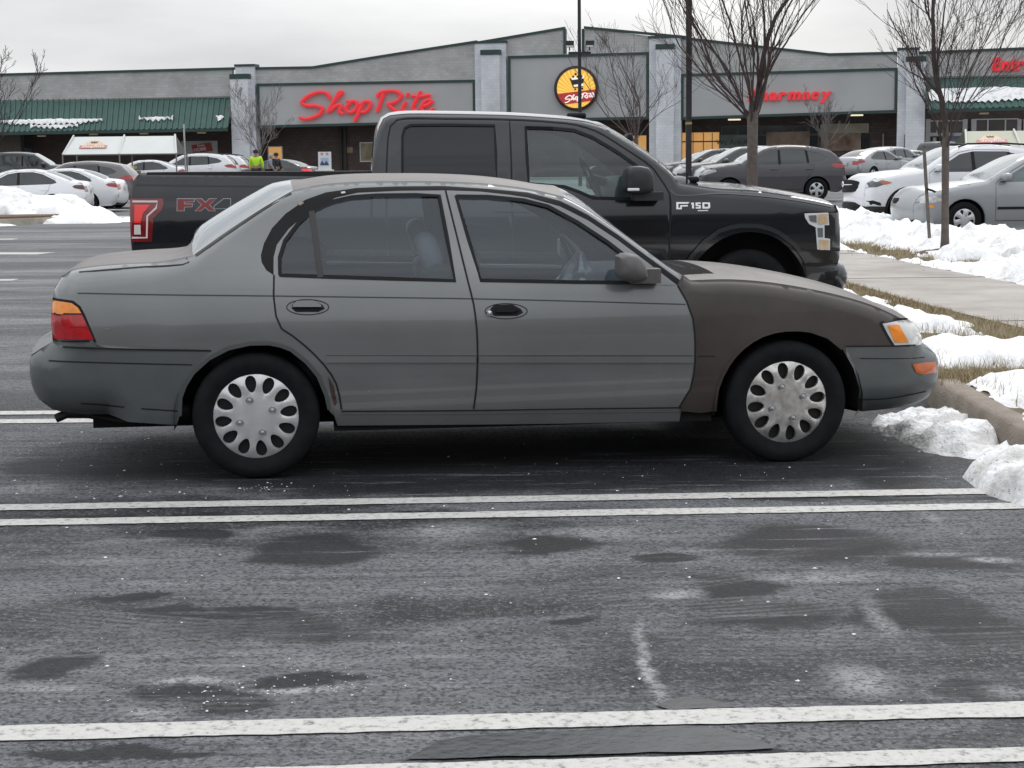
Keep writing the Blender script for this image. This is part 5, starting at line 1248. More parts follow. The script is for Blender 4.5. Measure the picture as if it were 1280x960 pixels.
# pillars: upper block with cap, front pier with lower cap
def pillar(x0, x1, ytop, fx0, fx1, fytop, nm='pillar'):
    o = .35; p = MB().box(U(x0, 150, o), U(x1, 150, o), -o, .6, gz, Z((x0 + x1) / 2, ytop, o)).build(nm, wbrick, store, smooth=False)
    zc = Z((x0 + x1) / 2, ytop, o); MB().box(U(x0, 150, o) - .06, U(x1, 150, o) + .06, -o - .06, .64, zc + .002, zc + .16).build('pillar_cap', green, p, smooth=False)
    o2 = 1.0; z2 = Z((fx0 + fx1) / 2, fytop, o2)
    MB().box(U(fx0, 150, o2), U(fx1, 150, o2), -o2, -o - .004, gz, z2).build('pier', wbrick, p, smooth=False)
    MB().box(U(fx0, 150, o2) - .03, U(fx1, 150, o2) + .03, -o2 - .05, -o - .03, z2 + .002, z2 + .34).build('pier_cap', green, p, smooth=False)
    return p
pillar(296, 319.5, 83, 289, 311, 98.5); pillar(594.5, 633, 54, 602, 625, 68.5); pillar(811.5, 851, 47.5, 820, 842, 61.5); pillar(1121.5, 1147, 62.5, 1132, 1156, 77)
# script-sign bay
def wall_poly(pts_px, name='wall', y0=0, y1=.4, m=None): return bpoly(name, m or gbrick, [bp(*p) for p in pts_px], y0, y1)
wall_poly([(319.5, 150), (594.5, 147), (594.5, 53.5), (560, 58.5), (500, 67), (440, 76), (408, 82), (391, 84.8), (319.5, 86)])
for a, b in (((319, 86), (391, 84.8)), ((391, 84.8), (408, 82)), ((408, 82), (500, 67.2)), ((500, 67.2), (596, 52.5))): cap('roof_edge', a, b)
def signboard(x0, y0, x1, y1, y1b, y0b, nm='sign_board', ox=.18):
    c = [bp(x0, y0, ox), bp(x1, y1, ox), bp(x1, y1b, ox), bp(x0, y0b, ox)]
    b = bpoly(nm, board_m, c, -ox, -.002)
    t = .17
    for (a, q), (dz0, dz1) in (((0, 1), (-t, 0)), ((3, 2), (0, t))):
        (ua, za), (ub, zb_) = c[a], c[q]; MB().prism([(ua, za + dz0), (ub, zb_ + dz0), (ub, zb_ + dz1), (ua, za + dz1)], -ox - .10, -ox - .003).build('board_trim', green, b, smooth=False)
    for i_, du in ((0, (0, t)), (1, (-t, 0))):
        u_ = c[i_][0]; z1_ = c[i_][1] - t; z0_ = c[3 if i_ == 0 else 2][1] + t; MB().box(u_ + du[0], u_ + du[1], -ox - .10, -ox - .003, z0_ + .002, z1_ - .002).build('board_trim', green, b, smooth=False)
    return b
sb1 = signboard(321, 104.5, 594, 99.5, 153, 160)
wall_poly([(633.5, 147), (811, 147), (811, 67), (633.5, 71)]); 
wall_poly([(600, 52.5), (705.5, 35.5), (705.5, 69.6), (633.5, 71), (600, 71)]); cap('roof_edge', (596, 54), (706, 35.5)); 
u_ = U(705.5); bbox('roof_edge', green, u_ - .02, u_ + .14, -.10, .45, Z(705, 67), Z(705, 36))
wall_poly([(730.5, 35), (812, 44.8), (812, 67), (730.5, 69)]); cap('roof_edge', (730, 34.8), (858, 47))
u_ = U(730); bbox('roof_edge', green, u_ - .12, u_ + .02, -.10, .45, Z(730, 67), Z(730, 36))
sb2 = signboard(635, 70, 811, 65, 149, 152)
wall_poly([(851, 147), (1121.5, 141), (1121.5, 67), (1035, 68.8), (960, 60.5), (851, 48)]); cap('roof_edge', (851, 47.8), (1036, 68.6)); cap('roof_edge', (1036, 68.6), (1122, 66.6))
sb3 = signboard(851.5, 92.5, 1122, 84.5, 140.5, 149.5)
bpoly('board_strip', wbrick, [bp(857, 93, .2), bp(861, 93, .2), bp(861, 148, .2), bp(857, 148, .2)], -.24, -.19)
# right wing
wall_poly([(1147, 100), (1400, 96), (1400, 56), (1147, 66.8)]); cap('roof_edge', (1147, 66.6), (1400, 56.3))
cR = canopy((1156.5, 97.5), (1400, 93), (1400, 130), (1160, 137), 2.2)
tr_ = lambda px: (px - 1156.5) / (1400 - 1156.5)
tag(canopy_snow(cR, [(tr_(1158), tr_(1290), .38, .84)]), 'thick snow slab lying on the right green canopy by the entrance', 'snow', kind='stuff')
# lettering: script strokes as raised channel letters
redsign = mat('lit_red_letters', (.62, .02, .03), .4, emit=(1, .045, .06), estr=.33)
SCR = {'S': [[(335, 218), (322, 178), (270, 160), (195, 178), (140, 212), (114, 246), (150, 268), (230, 272), (278, 292), (262, 332), (200, 364), (130, 376), (92, 362)]],
       'h': [[(318, 328), (352, 268), (400, 200), (438, 162), (420, 158), (392, 196), (352, 268)], [(334, 318), (372, 282), (418, 262), (426, 280), (414, 316), (444, 338)]],
       'o': [[(500, 245), (530, 232), (556, 252), (548, 296), (512, 322), (474, 314), (470, 280), (500, 245), (470, 232)]],
       'p': [[(606, 242), (580, 300), (556, 352), (532, 398)], [(580, 262), (622, 236), (660, 244), (656, 282), (620, 318), (586, 322)]],
       'R': [[(768, 170), (746, 236), (714, 322)], [(716, 206), (732, 172), (800, 152), (880, 160), (908, 190), (876, 232), (796, 258)], [(796, 252), (836, 290), (892, 326), (930, 330)]],
       'i': [[(948, 238), (924, 280), (918, 312), (950, 306)], [(968, 168), (948, 200)]],
       't': [[(1066, 152), (1030, 220), (1000, 288), (1010, 312), (1040, 300)], [(988, 190), (1050, 196), (1142, 184)]],
       'e': [[(1070, 276), (1120, 262), (1152, 236), (1128, 222), (1086, 248), (1068, 290), (1092, 318), (1140, 312), (1170, 290)]]}
def script(par, conv, wid, m, name, y, dep, keys='ShopRite'):
    for k_ in ('S', 'h', 'o', 'p', 'R', 'i', 't', 'e'):
        mb = MB()
        for st_ in SCR[k_]:
            pts = [conv(*p) for p in st_]; pts = spline(pts, wid * .35); n = len(pts)
            P = [Vector((p[0], 0, p[1])) for p in pts]; a = []; b = []
            for i, p in enumerate(P):
                t = (P[min(i + 1, n - 1)] - P[max(i - 1, 0)]).normalized(); nn = Vector((-t.z, 0, t.x)); e_ = min(i, n - 1 - i); w_ = wid * (.62 if e_ == 0 else (.9 if e_ == 1 else 1)) / 2 * (1.0 + .18 * abs(t.z))
                a.append(p + nn * w_); b.append(p - nn * w_)
            vs = []
            for i in range(n):
                for q, dd in ((a[i], 0), (a[i] * 1, -dep), (P[i], -dep * 1.25), (b[i], -dep), (b[i], 0)): vs.append(Vector((q.x, y + dd, q.z)))
            fs = [(i * 5 + j, i * 5 + j + 1, (i + 1) * 5 + j + 1, (i + 1) * 5 + j) for i in range(n - 1) for j in range(4)]
            fs += [(0, 1, 2, 3, 4), tuple((n - 1) * 5 + j for j in (4, 3, 2, 1, 0))]
            mb.add(vs, fs)
        mb.build(name, m, par, angle=30)
script(sb1, lambda x, y: bp(360 + x / 6.4, 90 + y / 6.4, .3), 3.9 * BD / F, redsign, 'script_letter', -.30, .16)
def text(s_, size, m, par, loc, rot=(R(90), 0, 0), shear=0., offset=0., ext=.05, name='letters', sx=1.0, align='LEFT', mw=None):
    cu = bpy.data.curves.new('t', 'FONT'); cu.body = s_; cu.size = size; cu.extrude = ext; cu.offset = offset; cu.shear = shear; cu.align_x = align
    to = bpy.data.objects.new('t', cu); COL.objects.link(to); bpy.context.view_layer.update()
    me = bpy.data.meshes.new_from_object(to.evaluated_get(bpy.context.evaluated_depsgraph_get())); bpy.data.objects.remove(to); me.materials.clear(); me.materials.append(m)
    o = bpy.data.objects.new(name, me); COL.objects.link(o); o.scale = (sx, 1, 1); o.location = loc; o.rotation_euler = rot
    if par: o.parent = par
    return o
def word(s_, pa, pb, off, par, m, size_px, shear, offset, name):
    (u0, z0), (u1, _) = bp(*pa, off), bp(*pb, off); size = size_px * BD / F; x = u0
    objs = []; widths = []
    for c_ in s_:
        o = text(c_, size, m, par, (0, -off, z0), shear=shear, offset=offset, ext=.10, name=name); bb_ = [v.co.x for v in o.data.vertices]; objs.append(o); widths.append((min(bb_), max(bb_)))
    gap = size * .035; tot = sum(b - a for a, b in widths) + gap * (len(s_) - 1); k = (u1 - u0) / tot
    for o, (a, b) in zip(objs, widths): o.scale = (k, 1, 1); o.location = (x - a * k, -off, z0); x += (b - a + gap) * k
word('Pharmacy', (935, 125.2), (1040, 123), .3, sb3, redsign, 17.5, .18, .045, 'pharmacy_letter')
wg_ = [o for o in store.children if o.name.startswith('wall')]
word('Entrance', (1240, 87.8), (1322, 86.8), .12, store, redsign, 20, .08, .05, 'entrance_letter')
# round emblem sign
ecx, ecz = bp(720.5, 110.5, .35); er = 25.6 * BD / F
em = MB().lathe([(.001, -.50), (er * .93, -.50), (er * .93, -.48)], 64, c=(ecx, 0, ecz)); 
rim = MB().lathe([(er * .92, -.47), (er * .93, -.53), (er * 1.0, -.54), (er * 1.06, -.50), (er * 1.06, -.19)], 64, c=(ecx, 0, ecz)).build('round_sign', mat('sign_rim_brown', (.025, .012, .010), .4), sb2)
yel, ynt, yb_ = new_mat('sunburst_yellow'); N_ = ynt.nodes.new; tcn = N_('ShaderNodeTexCoord'); mpn = N_('ShaderNodeMapping'); mpn.inputs['Location'].default_value = (-ecx, 0, -ecz + er * .28)
ynt.links.new(tcn.outputs['Object'], mpn.inputs['Vector']); sx_ = N_('ShaderNodeSeparateXYZ'); ynt.links.new(mpn.outputs[0], sx_.inputs[0])
at2 = N_('ShaderNodeMath'); at2.operation = 'ARCTAN2'; ynt.links.new(sx_.outputs[2], at2.inputs[0]); ynt.links.new(sx_.outputs[0], at2.inputs[1])
ml = N_('ShaderNodeMath'); ml.operation = 'MULTIPLY'; ml.inputs[1].default_value = 34; ynt.links.new(at2.outputs[0], ml.inputs[0]); sn_ = N_('ShaderNodeMath'); sn_.operation = 'SINE'; ynt.links.new(ml.outputs[0], sn_.inputs[0])
mr_ = N_('ShaderNodeMapRange'); mr_.inputs[1].default_value = .2; mr_.inputs[2].default_value = .9; ynt.links.new(sn_.outputs[0], mr_.inputs[0]); mx_ = N_('ShaderNodeMix'); mx_.data_type = 'RGBA'; mx_.inputs[6].default_value = (.92, .50, .05, 1); mx_.inputs[7].default_value = (.98, .68, .18, 1); ynt.links.new(mr_.outputs[0], mx_.inputs[0])
ynt.links.new(mx_.outputs[2], yb_.inputs['Base Color']); ynt.links.new(mx_.outputs[2], yb_.inputs['Emission Color']); yb_.inputs['Emission Strength'].default_value = .42
em.build('sunburst_face', yel, rim)
EX = lambda X, Y: bp(670 + X / 10.67, 60 + Y / 10.67, .5)     # crop coordinates on the emblem
def eshape(pts, name, m, par, y=-.53, d=.03): return MB().prism([EX(*p) for p in pts], y + d, y).build(name, m, par, smooth=False)
cc_ = Vector((ecx, ecz)); band = []
zt_a, zt_b = EX(278, 615), EX(820, 552); zb_a, zb_b = EX(380, 762), EX(740, 715)
def circ_pt(p, q):   # walk the rim between two heights
    return p
rb_poly = []
for k_ in range(13):
    a0 = math.atan2(zt_b[1] - ecz, zt_b[0] - ecx); a1 = math.atan2(zb_b[1] - ecz, zb_b[0] - ecx); a = a0 + (a1 - a0) * k_ / 12; rb_poly.append((ecx + er * .925 * math.cos(a), ecz + er * .925 * math.sin(a)))
for k_ in range(13):
    a0 = math.atan2(zb_a[1] - ecz, zb_a[0] - ecx); a1 = math.atan2(zt_a[1] - ecz, zt_a[0] - ecx)
    if a1 > 0: a1 -= 2 * math.pi
    a = a0 + (a1 - a0) * k_ / 12; rb_poly.append((ecx + er * .925 * math.cos(a), ecz + er * .925 * math.sin(a)))
band_o = MB().prism(rb_poly, -.50, -.525).build('red_band', mat('band_red', (.40, .03, .03), .4, emit=(.6, .05, .05), estr=.25), rim, smooth=False)
whitel = mat('lit_white_letters', (.85, .84, .8), .5, emit=(1, .97, .9), estr=.45)
script(band_o, lambda x, y: EX(385 + (x - 92) * .366, 640 + (y - 150) * .40 - (x - 92) * .055), 1.15 * BD / F, whitel, 'script_letter', -.53, .02)
blkm = mat('emblem_black', (.02, .02, .02), .5)
eshape([(448, 405), (462, 402), (480, 428), (640, 408), (632, 470), (500, 492), (506, 520), (630, 510), (630, 520), (498, 534)], 'crown_cart', blkm, rim)
for c_ in ((530, 348), (582, 335), (556, 383), (498, 382), (608, 378)): MB().lathe([(.001, -.535), (15 / 10.67 * BD / F, -.535), (15 / 10.67 * BD / F, -.50)], 14, c=(EX(*c_)[0], 0, EX(*c_)[1])).build('crown_dot', blkm, rim)
for c_ in ((524, 550), (618, 542)): MB().lathe([(.001, -.535), (13 / 10.67 * BD / F, -.535), (13 / 10.67 * BD / F, -.50)], 14, c=(EX(*c_)[0], 0, EX(*c_)[1])).build('cart_wheel', blkm, rim)
eshape([(474, 388), (500, 412), (522, 366), (548, 404), (580, 352), (604, 398), (634, 350), (636, 404), (480, 425)], 'crown_white', whitel, rim, y=-.528, d=.02)
eshape([(500, 494), (630, 476), (630, 506), (508, 518)], 'crown_white', whitel, rim, y=-.528, d=.02)
# windows, lit bays and posters on the recessed front
RP = lambda px, py, o=-rec: bp(px, py, o)
def fpanel(x0, y0, x1, y1, name, m, par=None, d=.03, fr_=None, yy_=None):
    a, b = RP(x0, y0), RP(x1, y1); yb = rec - .004 if yy_ is None else yy_
    o = MB().box(a[0], b[0], yb - d, yb, min(a[1], b[1]), max(a[1], b[1])).build(name, m, par or store, smooth=False)
    if fr_:
        t = .07
        for q in ((a[0] - t, a[0], b[1] - t, a[1] + t), (b[0], b[0] + t, b[1] - t, a[1] + t), (a[0], b[0], a[1], a[1] + t), (a[0], b[0], b[1] - t, b[1])):
            MB().box(q[0], q[1], yb - d - .05, yb, q[2], q[3]).build('window_frame', fr_, o, smooth=False)
    return o
warm = mat('lit_window_warm', (.5, .3, .12), .5, emit=(1, .52, .16), estr=.45, var=.35, scale=.9); dwin = mat('dark_shop_glass', (.016, .022, .026), .08, coat=.5, var=.5, scale=.7)
frm = mat('window_frame_dark', (.06, .06, .065), .4); frw = mat('window_frame_white', (.62, .63, .64), .5)
fpanel(766, 170, 808, 205, 'window', warm, fr_=frm); fpanel(853, 166, 899, 205, 'window', warm, fr_=frm); 
for x in (866, 879, 890): fpanel(x, 166, x + .8, 205, 'window_frame', frm, d=.10)
fpanel(853, 176.5, 899, 177.5, 'window_frame', frm, d=.09)
for a, b in ((903, 921), (923, 951), (953, 979), (981, 990), (992, 1009), (1012, 1022)): fpanel(a, 158, b, 168, 'window', dwin, fr_=frm)
fpanel(903, 170, 1022, 205, 'window', dwin, fr_=frm)
ban = fpanel(899, 169, 939, 196, 'poster', mat('poster_green', (.10, .13, .12), .6, var=.4, scale=1.2), d=.10)
a = RP(897, 181.5, -rec + .15); text('We Are A', 9.2 * BD / F, mat('poster_black_text', (.02, .02, .02), .6), ban, (RP(895, 181)[0], rec - .13, RP(895, 181)[1]), name='poster_text', ext=.01, shear=.1)
fpanel(958, 165, 1012, 187, 'poster', mat('poster_tan', (.28, .21, .15), .6, col2=(.12, .08, .06), scale=1.1), d=.10)
fpanel(1026, 155, 1086, 166, 'poster', mat('poster_cream', (.38, .35, .29), .6, col2=(.28, .25, .2), scale=1.2), d=.12); fpanel(1026, 166.5, 1076, 188, 'poster', mat('poster_food', (.34, .27, .20), .6, col2=(.10, .04, .03), scale=.8, detail=9), d=.12); fpanel(1077, 166.5, 1086, 205, 'window', dwin, d=.11)
fpanel(336, 184, 353, 205, 'window', warm, fr_=frw); fpanel(451, 179, 470, 201, 'window', mat('window_beige', (.30, .26, .17), .6, var=.4, scale=1.5), fr_=frw); fpanel(432, 184, 441, 191, 'notice', mat('notice_tan', (.32, .24, .16), .7, var=.3, scale=3))
bbox('downpipe', mat('pipe_brown', (.03, .026, .025), .6), U(408), U(411), rec - .2, rec - .05, gz, Z(410, 159)); bbox('downpipe', MC['pipe_brown'], U(414), U(417), rec - .2, rec - .05, gz, Z(410, 159))
fpanel(20, 185, 42, 212, 'window', mat('window_blue_dark', (.03, .05, .09), .1, col2=(.25, .32, .42), scale=.8), fr_=frm)
# banner on the left front
bn = fpanel(227, 176.5, 273, 194, 'banner', mat('banner_white', (.46, .44, .44), .7, var=.08, scale=1), d=.12)
MB().prism([RP(240, 181.5), RP(264, 178), RP(267, 188.5), RP(243, 192)], rec - .17, rec - .14).build('banner_patch', mat('banner_red', (.32, .05, .045), .6), bn, smooth=False)
wt = mat('banner_text_white', (.72, .68, .66), .6)
for s_, x, y, sz in (('From', 248, 183.8, 4.6), ('HOME', 243.5, 189.8, 6.2)): p_ = RP(x, y); text(s_, sz * BD / F, wt, bn, (p_[0], rec - .18, p_[1]), name='banner_text', ext=.008, offset=.006, rot=(R(90), R(-7), 0))
# right wing shopfront
wp_ = mat('white_wall_paint', (.55, .56, .58), .7, var=.08)
for a, b in ((1157, 1162), (1204, 1208), (1214, 1219), (1272, 1275), (1279, 1300)): fpanel(a, 149, b, 205, 'shopfront_post', wp_, d=.3)
grw = mat('shop_window_grey', (.085, .075, .07), .15, var=.3, scale=.6, coat=.4)
for a, b, y0, y1 in ((1163, 1171, 152, 166), (1172, 1203, 152, 166), (1220, 1271, 150, 167)): fpanel(a, y0, b, y1, 'window', grw, fr_=frw, d=.1)
for x in (1234, 1256): fpanel(x, 150, x + 1.2, 167, 'window_frame', frw, d=.14)
fpanel(1158, 167, 1300, 168.5, 'shopfront_rail', wp_, d=.28)
fpanel(1162, 169, 1186, 205, 'door', dwin, fr_=frw, d=.1); fpanel(1166, 172, 1170, 190, 'notice', mat('notice_white', (.6, .62, .65), .6), d=.14); fpanel(1187, 169, 1200, 205, 'window', mat('window_pale', (.22, .27, .34), .2, var=.3, scale=1), d=.1); fpanel(1209, 158, 1213, 160.5, 'notice', frm, d=.34)
# soffit lights
fix = mat('soffit_light', (.8, .75, .6), .5, emit=(1, .88, .62), estr=.9)
for px, py in ((52, 170), (117, 168), (180, 167), (252, 166), (918, 149.5), (1071, 144)):
    p = bp(px, py, -1.0); MB().rbox((p[0], 1.0, p[1]), (.85 if px > 900 else .6, .3, .10), .04).build('soffit_lamp', fix if px > 900 else mat('soffit_lamp_dim', (.3, .27, .2), .5, emit=(1, .8, .45), estr=.10), store)
p = bp(1230, 142, -.5); MB().rbox((p[0], .5, p[1]), (.6, .3, .10), .04).build('soffit_lamp', MC['soffit_lamp_dim'], store)
bbox('wall_pipe', mat('grey_pipe', (.3, .3, .3), .6), U(1104.5), U(1106.5), rec - .3, rec - .15, gz, Z(1105, 166)); bbox('wall_pipe', frm, U(1130.5), U(1132), -.42, -.36, gz, Z(1131, 168, .4))
# pavement along the front
pv = MB().add([tuple(bo + bx_u * u_ + bx_n * n_ + Vector((0, 0, z))) for u_, n_, z in ((-60, 6, .13), (60, 6, .13), (60, -rec, .13), (-60, -rec, .13), (-60, 6.0, -.2), (60, 6.0, -.2))], [(0, 1, 2, 3), (4, 5, 1, 0)])
tag(pv.build('pavement', mat('store_pavement', (.26, .25, .24), .8, var=.1, scale=.6), None, smooth=False), kind='structure')
# ------------------------------------------------------------------ other vehicles
CARK = {
 'sedan': dict(L=4.65, H=1.43, segs=[('fb', [(2.05, .20), (2.24, .25), (2.31, .40), (2.31, .56), (2.27, .64)], (.13, .16), (.10, .16)), ('nose', [(2.27, .64), (2.19, .72), (2.06, .78)], (.18, .12), (.16, .12)), ('hood', [(2.06, .78), (1.6, .87), (1.2, .92), (.95, .95)], (.10, .07), (.08, .04)),
   ('ws', [(.95, .95), (.6, 1.13), (.25, 1.30), (.0, 1.375)], (.04, .04), (.12, .06)), ('roof', [(.0, 1.375), (-.4, 1.41), (-.8, 1.40), (-1.1, 1.34)], (.09, .09), (.03, .03)), ('rg', [(-1.1, 1.34), (-1.5, 1.19), (-1.85, 1.04)], (.05, .05), (.07, .08)),
   ('trunk', [(-1.85, 1.04), (-2.05, 1.03), (-2.2, 1.01)], (.06, .10), (.03, .04)), ('rp', [(-2.2, 1.01), (-2.25, .9), (-2.28, .72)], (.14, .16), (.05, .08)), ('rb', [(-2.28, .72), (-2.32, .58), (-2.30, .40), (-2.16, .25)], (.16, .16), (.08, .05))],
   fw=[(.72, .93), (.40, 1.10), (.02, 1.285), (-.26, 1.335), (-.26, .945)], rw=[(-.34, .95), (-.34, 1.34), (-.72, 1.345), (-1.02, 1.28), (-1.40, 1.09), (-1.46, 1.01), (-1.30, .975)], qd=-1.06, fd=(.78, -.30), rd=-1.22, z=(.28, .92),
   hl=[(2.40, .60), (2.12, .62), (1.82, .72), (1.80, .80), (2.40, .80)], tl=[(-2.5, .76), (-2.0, .84), (-1.92, .90), (-2.0, .94), (-2.5, .94)], wb=2.7, r=.32, fx=1.38),
 'suv': dict(L=4.45, H=1.66, segs=[('fb', [(1.95, .27), (2.12, .30), (2.2, .48), (2.2, .66), (2.19, .74)], (.13, .16), (.10, .16)), ('nose', [(2.19, .74), (2.15, .88), (2.0, .98)], (.18, .12), (.16, .12)), ('hood', [(2.0, .98), (1.5, 1.07), (1.1, 1.11), (.95, 1.13)], (.10, .07), (.08, .04)),
   ('ws', [(.95, 1.13), (.6, 1.34), (.25, 1.53), (.08, 1.58)], (.04, .04), (.12, .06)), ('roof', [(.08, 1.58), (-.4, 1.63), (-1.0, 1.61), (-1.5, 1.54), (-1.74, 1.48)], (.09, .08), (.03, .03)), ('rg', [(-1.74, 1.48), (-1.97, 1.28), (-2.11, 1.08)], (.07, .08), (.06, .06)),
   ('rp', [(-2.11, 1.08), (-2.17, .92), (-2.17, .75)], (.12, .15), (.06, .07)), ('rb', [(-2.17, .75), (-2.22, .6), (-2.2, .42), (-2.03, .3)], (.16, .16), (.07, .05))],
   fw=[(.74, 1.09), (.42, 1.28), (.12, 1.45), (-.14, 1.50), (-.14, 1.09)], rw=[(-.21, 1.09), (-.21, 1.51), (-.95, 1.50), (-1.0, 1.12)], qw=[(-1.06, 1.14), (-1.02, 1.475), (-1.38, 1.41), (-1.62, 1.28), (-1.50, 1.20)], fd=(.82, -.175), rd=-1.18, z=(.36, 1.07),
   hl=[(2.40, .78), (2.05, .80), (1.70, .90), (1.72, .96), (2.40, .98)], tl=[(-2.5, .92), (-1.85, .98), (-1.70, 1.06), (-1.85, 1.12), (-2.5, 1.12)], wb=2.6, r=.345, fx=1.32),
 'pickup': dict(L=5.7, H=1.84, segs=[('fb', [(2.55, .45), (2.75, .48), (2.83, .6), (2.83, .74)], (.1, .1), (.06, .08)), ('nose', [(2.83, .74), (2.82, 1.02), (2.74, 1.14)], (.12, .1), (.08, .08)), ('hood', [(2.74, 1.14), (2.1, 1.24), (1.6, 1.27)], (.1, .07), (.06, .04)),
   ('ws', [(1.6, 1.27), (1.25, 1.5), (.88, 1.74)], (.04, .04), (.1, .06)), ('roof', [(.88, 1.74), (.4, 1.81), (-.4, 1.82), (-.85, 1.78)], (.09, .08), (.03, .03)), ('back', [(-.85, 1.78), (-.95, 1.6), (-1.0, 1.33)], (.06, .05), (.02, .02)),
   ('bed', [(-1.0, 1.33), (-1.9, 1.33), (-2.78, 1.33)], (.03, .03), (0, 0)), ('rp', [(-2.78, 1.33), (-2.83, 1.1), (-2.83, .74)], (.07, .07), (.02, .02)), ('rb', [(-2.83, .74), (-2.9, .62), (-2.75, .48)], (.1, .1), (.04, .04))],
   fw=[(1.38, 1.24), (1.05, 1.46), (.78, 1.62), (.42, 1.68), (.42, 1.24)], rw=[(.34, 1.25), (.34, 1.69), (-.5, 1.69), (-.6, 1.26)], fd=(1.5, .38), rd=-.72, z=(.42, 1.22),
   hl=[(3, .86), (2.62, .88), (2.60, 1.06), (3, 1.06)], tl=[(-3, .85), (-2.72, .85), (-2.72, 1.22), (-3, 1.22)], wb=3.55, r=.39, fx=1.88),
}
GZ = [(-.5, .93), (.2, .955), (.35, .985), (.55, 1.0), (.75, .995), (.9, .965), (1.0, .93), (1.2, .84), (1.35, .77), (1.5, .70), (1.9, .62)]
GZS = [(-.5, .94), (.25, .96), (.45, .99), (.7, 1.0), (.95, .985), (1.08, .955), (1.2, .91), (1.4, .83), (1.55, .765), (1.7, .70), (2.0, .62)]
tintg = mat('tinted_car_glass', (.020, .026, .030), .05, coat=.6, var=.5, scale=1.2); tintl = mat('pale_car_glass', (.10, .13, .14), .05, coat=.8, var=.5, scale=2.)
scrn = mat('car_screen_glass', (.20, .24, .25), .05, coat=1, var=.4, scale=1.2)
def make_car(kind, L_, H_, Wd, col, label, loc, head, front_px=None, cat='car', group=None, name='parked_car', pm=None, grid=.14, trim=(.02, .02, .022), glass=None, fine=False, roof_rails=False, fog=False, moulding=False, tlc=None, wheel_col=None, grille='bar', low_trim=False):
    K = CARK[kind]; kx = L_ / K['L']; kz = H_ / K['H']
    root = empty(name, loc, head, label, cat, group)
    sc = lambda pts: [(x * kx, z * kz) for x, z in pts]
    P = pm or paint('paint_%d_%d_%d' % tuple(int(c * 999) for c in col), col, .3, .7)
    GL = glass or tintg; hw = Wd / 2
    zp = [(z * kz, w_ * hw) for z, w_ in (GZ if kind == 'sedan' else GZS)]
    xe = L_ / 2; xp = [(-xe - .1, .93), (-xe + .15, .965), (-xe + .6, 1), (xe - .9, 1), (xe - .4, .97), (xe, .92)]
    r_ = K['r'] * (1 if fine else (kx + kz) / 2); fxw = K['fx'] * kx; rxw = fxw - K['wb'] * kx; ar = r_ + .055; zlow = .20 if kind == 'sedan' else .28
    segs = [(t, sc(p), r, b) for t, p, r, b in K['segs']]
    rb_ = segs[-1][1][-1]; f0 = segs[0][1][0]
    bottom = [(rb_[0] + .08, zlow + .02)] + arch_of(rxw, r_, ar, zlow, 14) + [((rxw + fxw) / 2, zlow)] + arch_of(fxw, r_, ar, zlow, 14) + [(f0[0] - .06, zlow + .01)]
    z0, z1 = K['z'][0] * kz, K['z'][1] * kz; f1, f2 = K['fd'][0] * kx, K['fd'][1] * kx; rd_ = K['rd'] * kx
    roofz = 1.36 * kz if kind == 'sedan' else (1.53 * kz if kind == 'suv' else 1.72 * kz)
    fw_, rw_ = sc(K['fw']), sc(K['rw'])
    fdp = [(f1, z0), (f2, z0)] + [(f2, z1)] + [(f2, rw_[1][1] + .035)] + [(p[0] + .03, p[1] + .035) for p in reversed(fw_[1:4])] + [(f1 + .0, z1 + .01)]
    ax_, az_ = rxw + ar * .72, r_ + ar * .72
    rdp = [(f2, z0), (rxw + ar + .07, z0), (rxw + ar + .03, r_ + .1), (ax_, az_ + .05), (rd_, z1 - .12), (rd_ - .02, z1)] + ([(p[0] - .03, p[1] + .03) for p in reversed(rw_[2:5])] if kind == 'sedan' else [(rw_[3][0] - .03, z1), (rw_[2][0] - .03, rw_[2][1] + .03)]) + [(f2, rw_[1][1] + .035)]
    red = tlc or mat('car_red_lens', (.34, .012, .015), .12, coat=.8, var=.2, scale=20); hlm = mat('car_clear_lens', (.42, .43, .44), .1, coat=1, var=.12, scale=9)
    dk = mat('lower_cladding', trim, .6, var=.2)
    regs = [('window', fw_, GL, {'off': -.008}), ('window', rw_, GL, {'off': -.008})]
    if K.get('qw'): regs.append(('window', sc(K['qw']), GL, {'off': -.006}))
    regs.append(('door_pillar_trim', [(fw_[-1][0] + .01, fw_[-1][1]), (fw_[-2][0] + .01, fw_[-2][1]), (rw_[1][0] - .01, rw_[1][1]), (rw_[0][0] - .01, rw_[0][1])], BLK(), {}))
    if K.get('qw'): q_ = sc(K['qw']); regs.append(('door_pillar_trim', [(rw_[3][0] + .01, rw_[3][1]), (rw_[2][0] + .01, rw_[2][1]), (q_[1][0] - .01, q_[1][1]), (q_[0][0] - .01, q_[0][1])], BLK(), {}))
    regs += [('tail_light', sc(K['tl']), red, {}), ('headlight', sc(K['hl']), P if fine else hlm, {})]
    if low_trim: regs.append(('cladding', [(-xe, zlow - .05), (xe, zlow - .05), (xe, zlow + .12), (-xe, zlow + .12)], dk, {}))
    regs += [('door', fdp, P, {}), ('door', rdp, P, {})]
    hz = [p[1] for p in sc(K['hl'])]; tz_ = [p[1] for p in sc(K['tl'])]; xfr = segs[0][1][2][0]
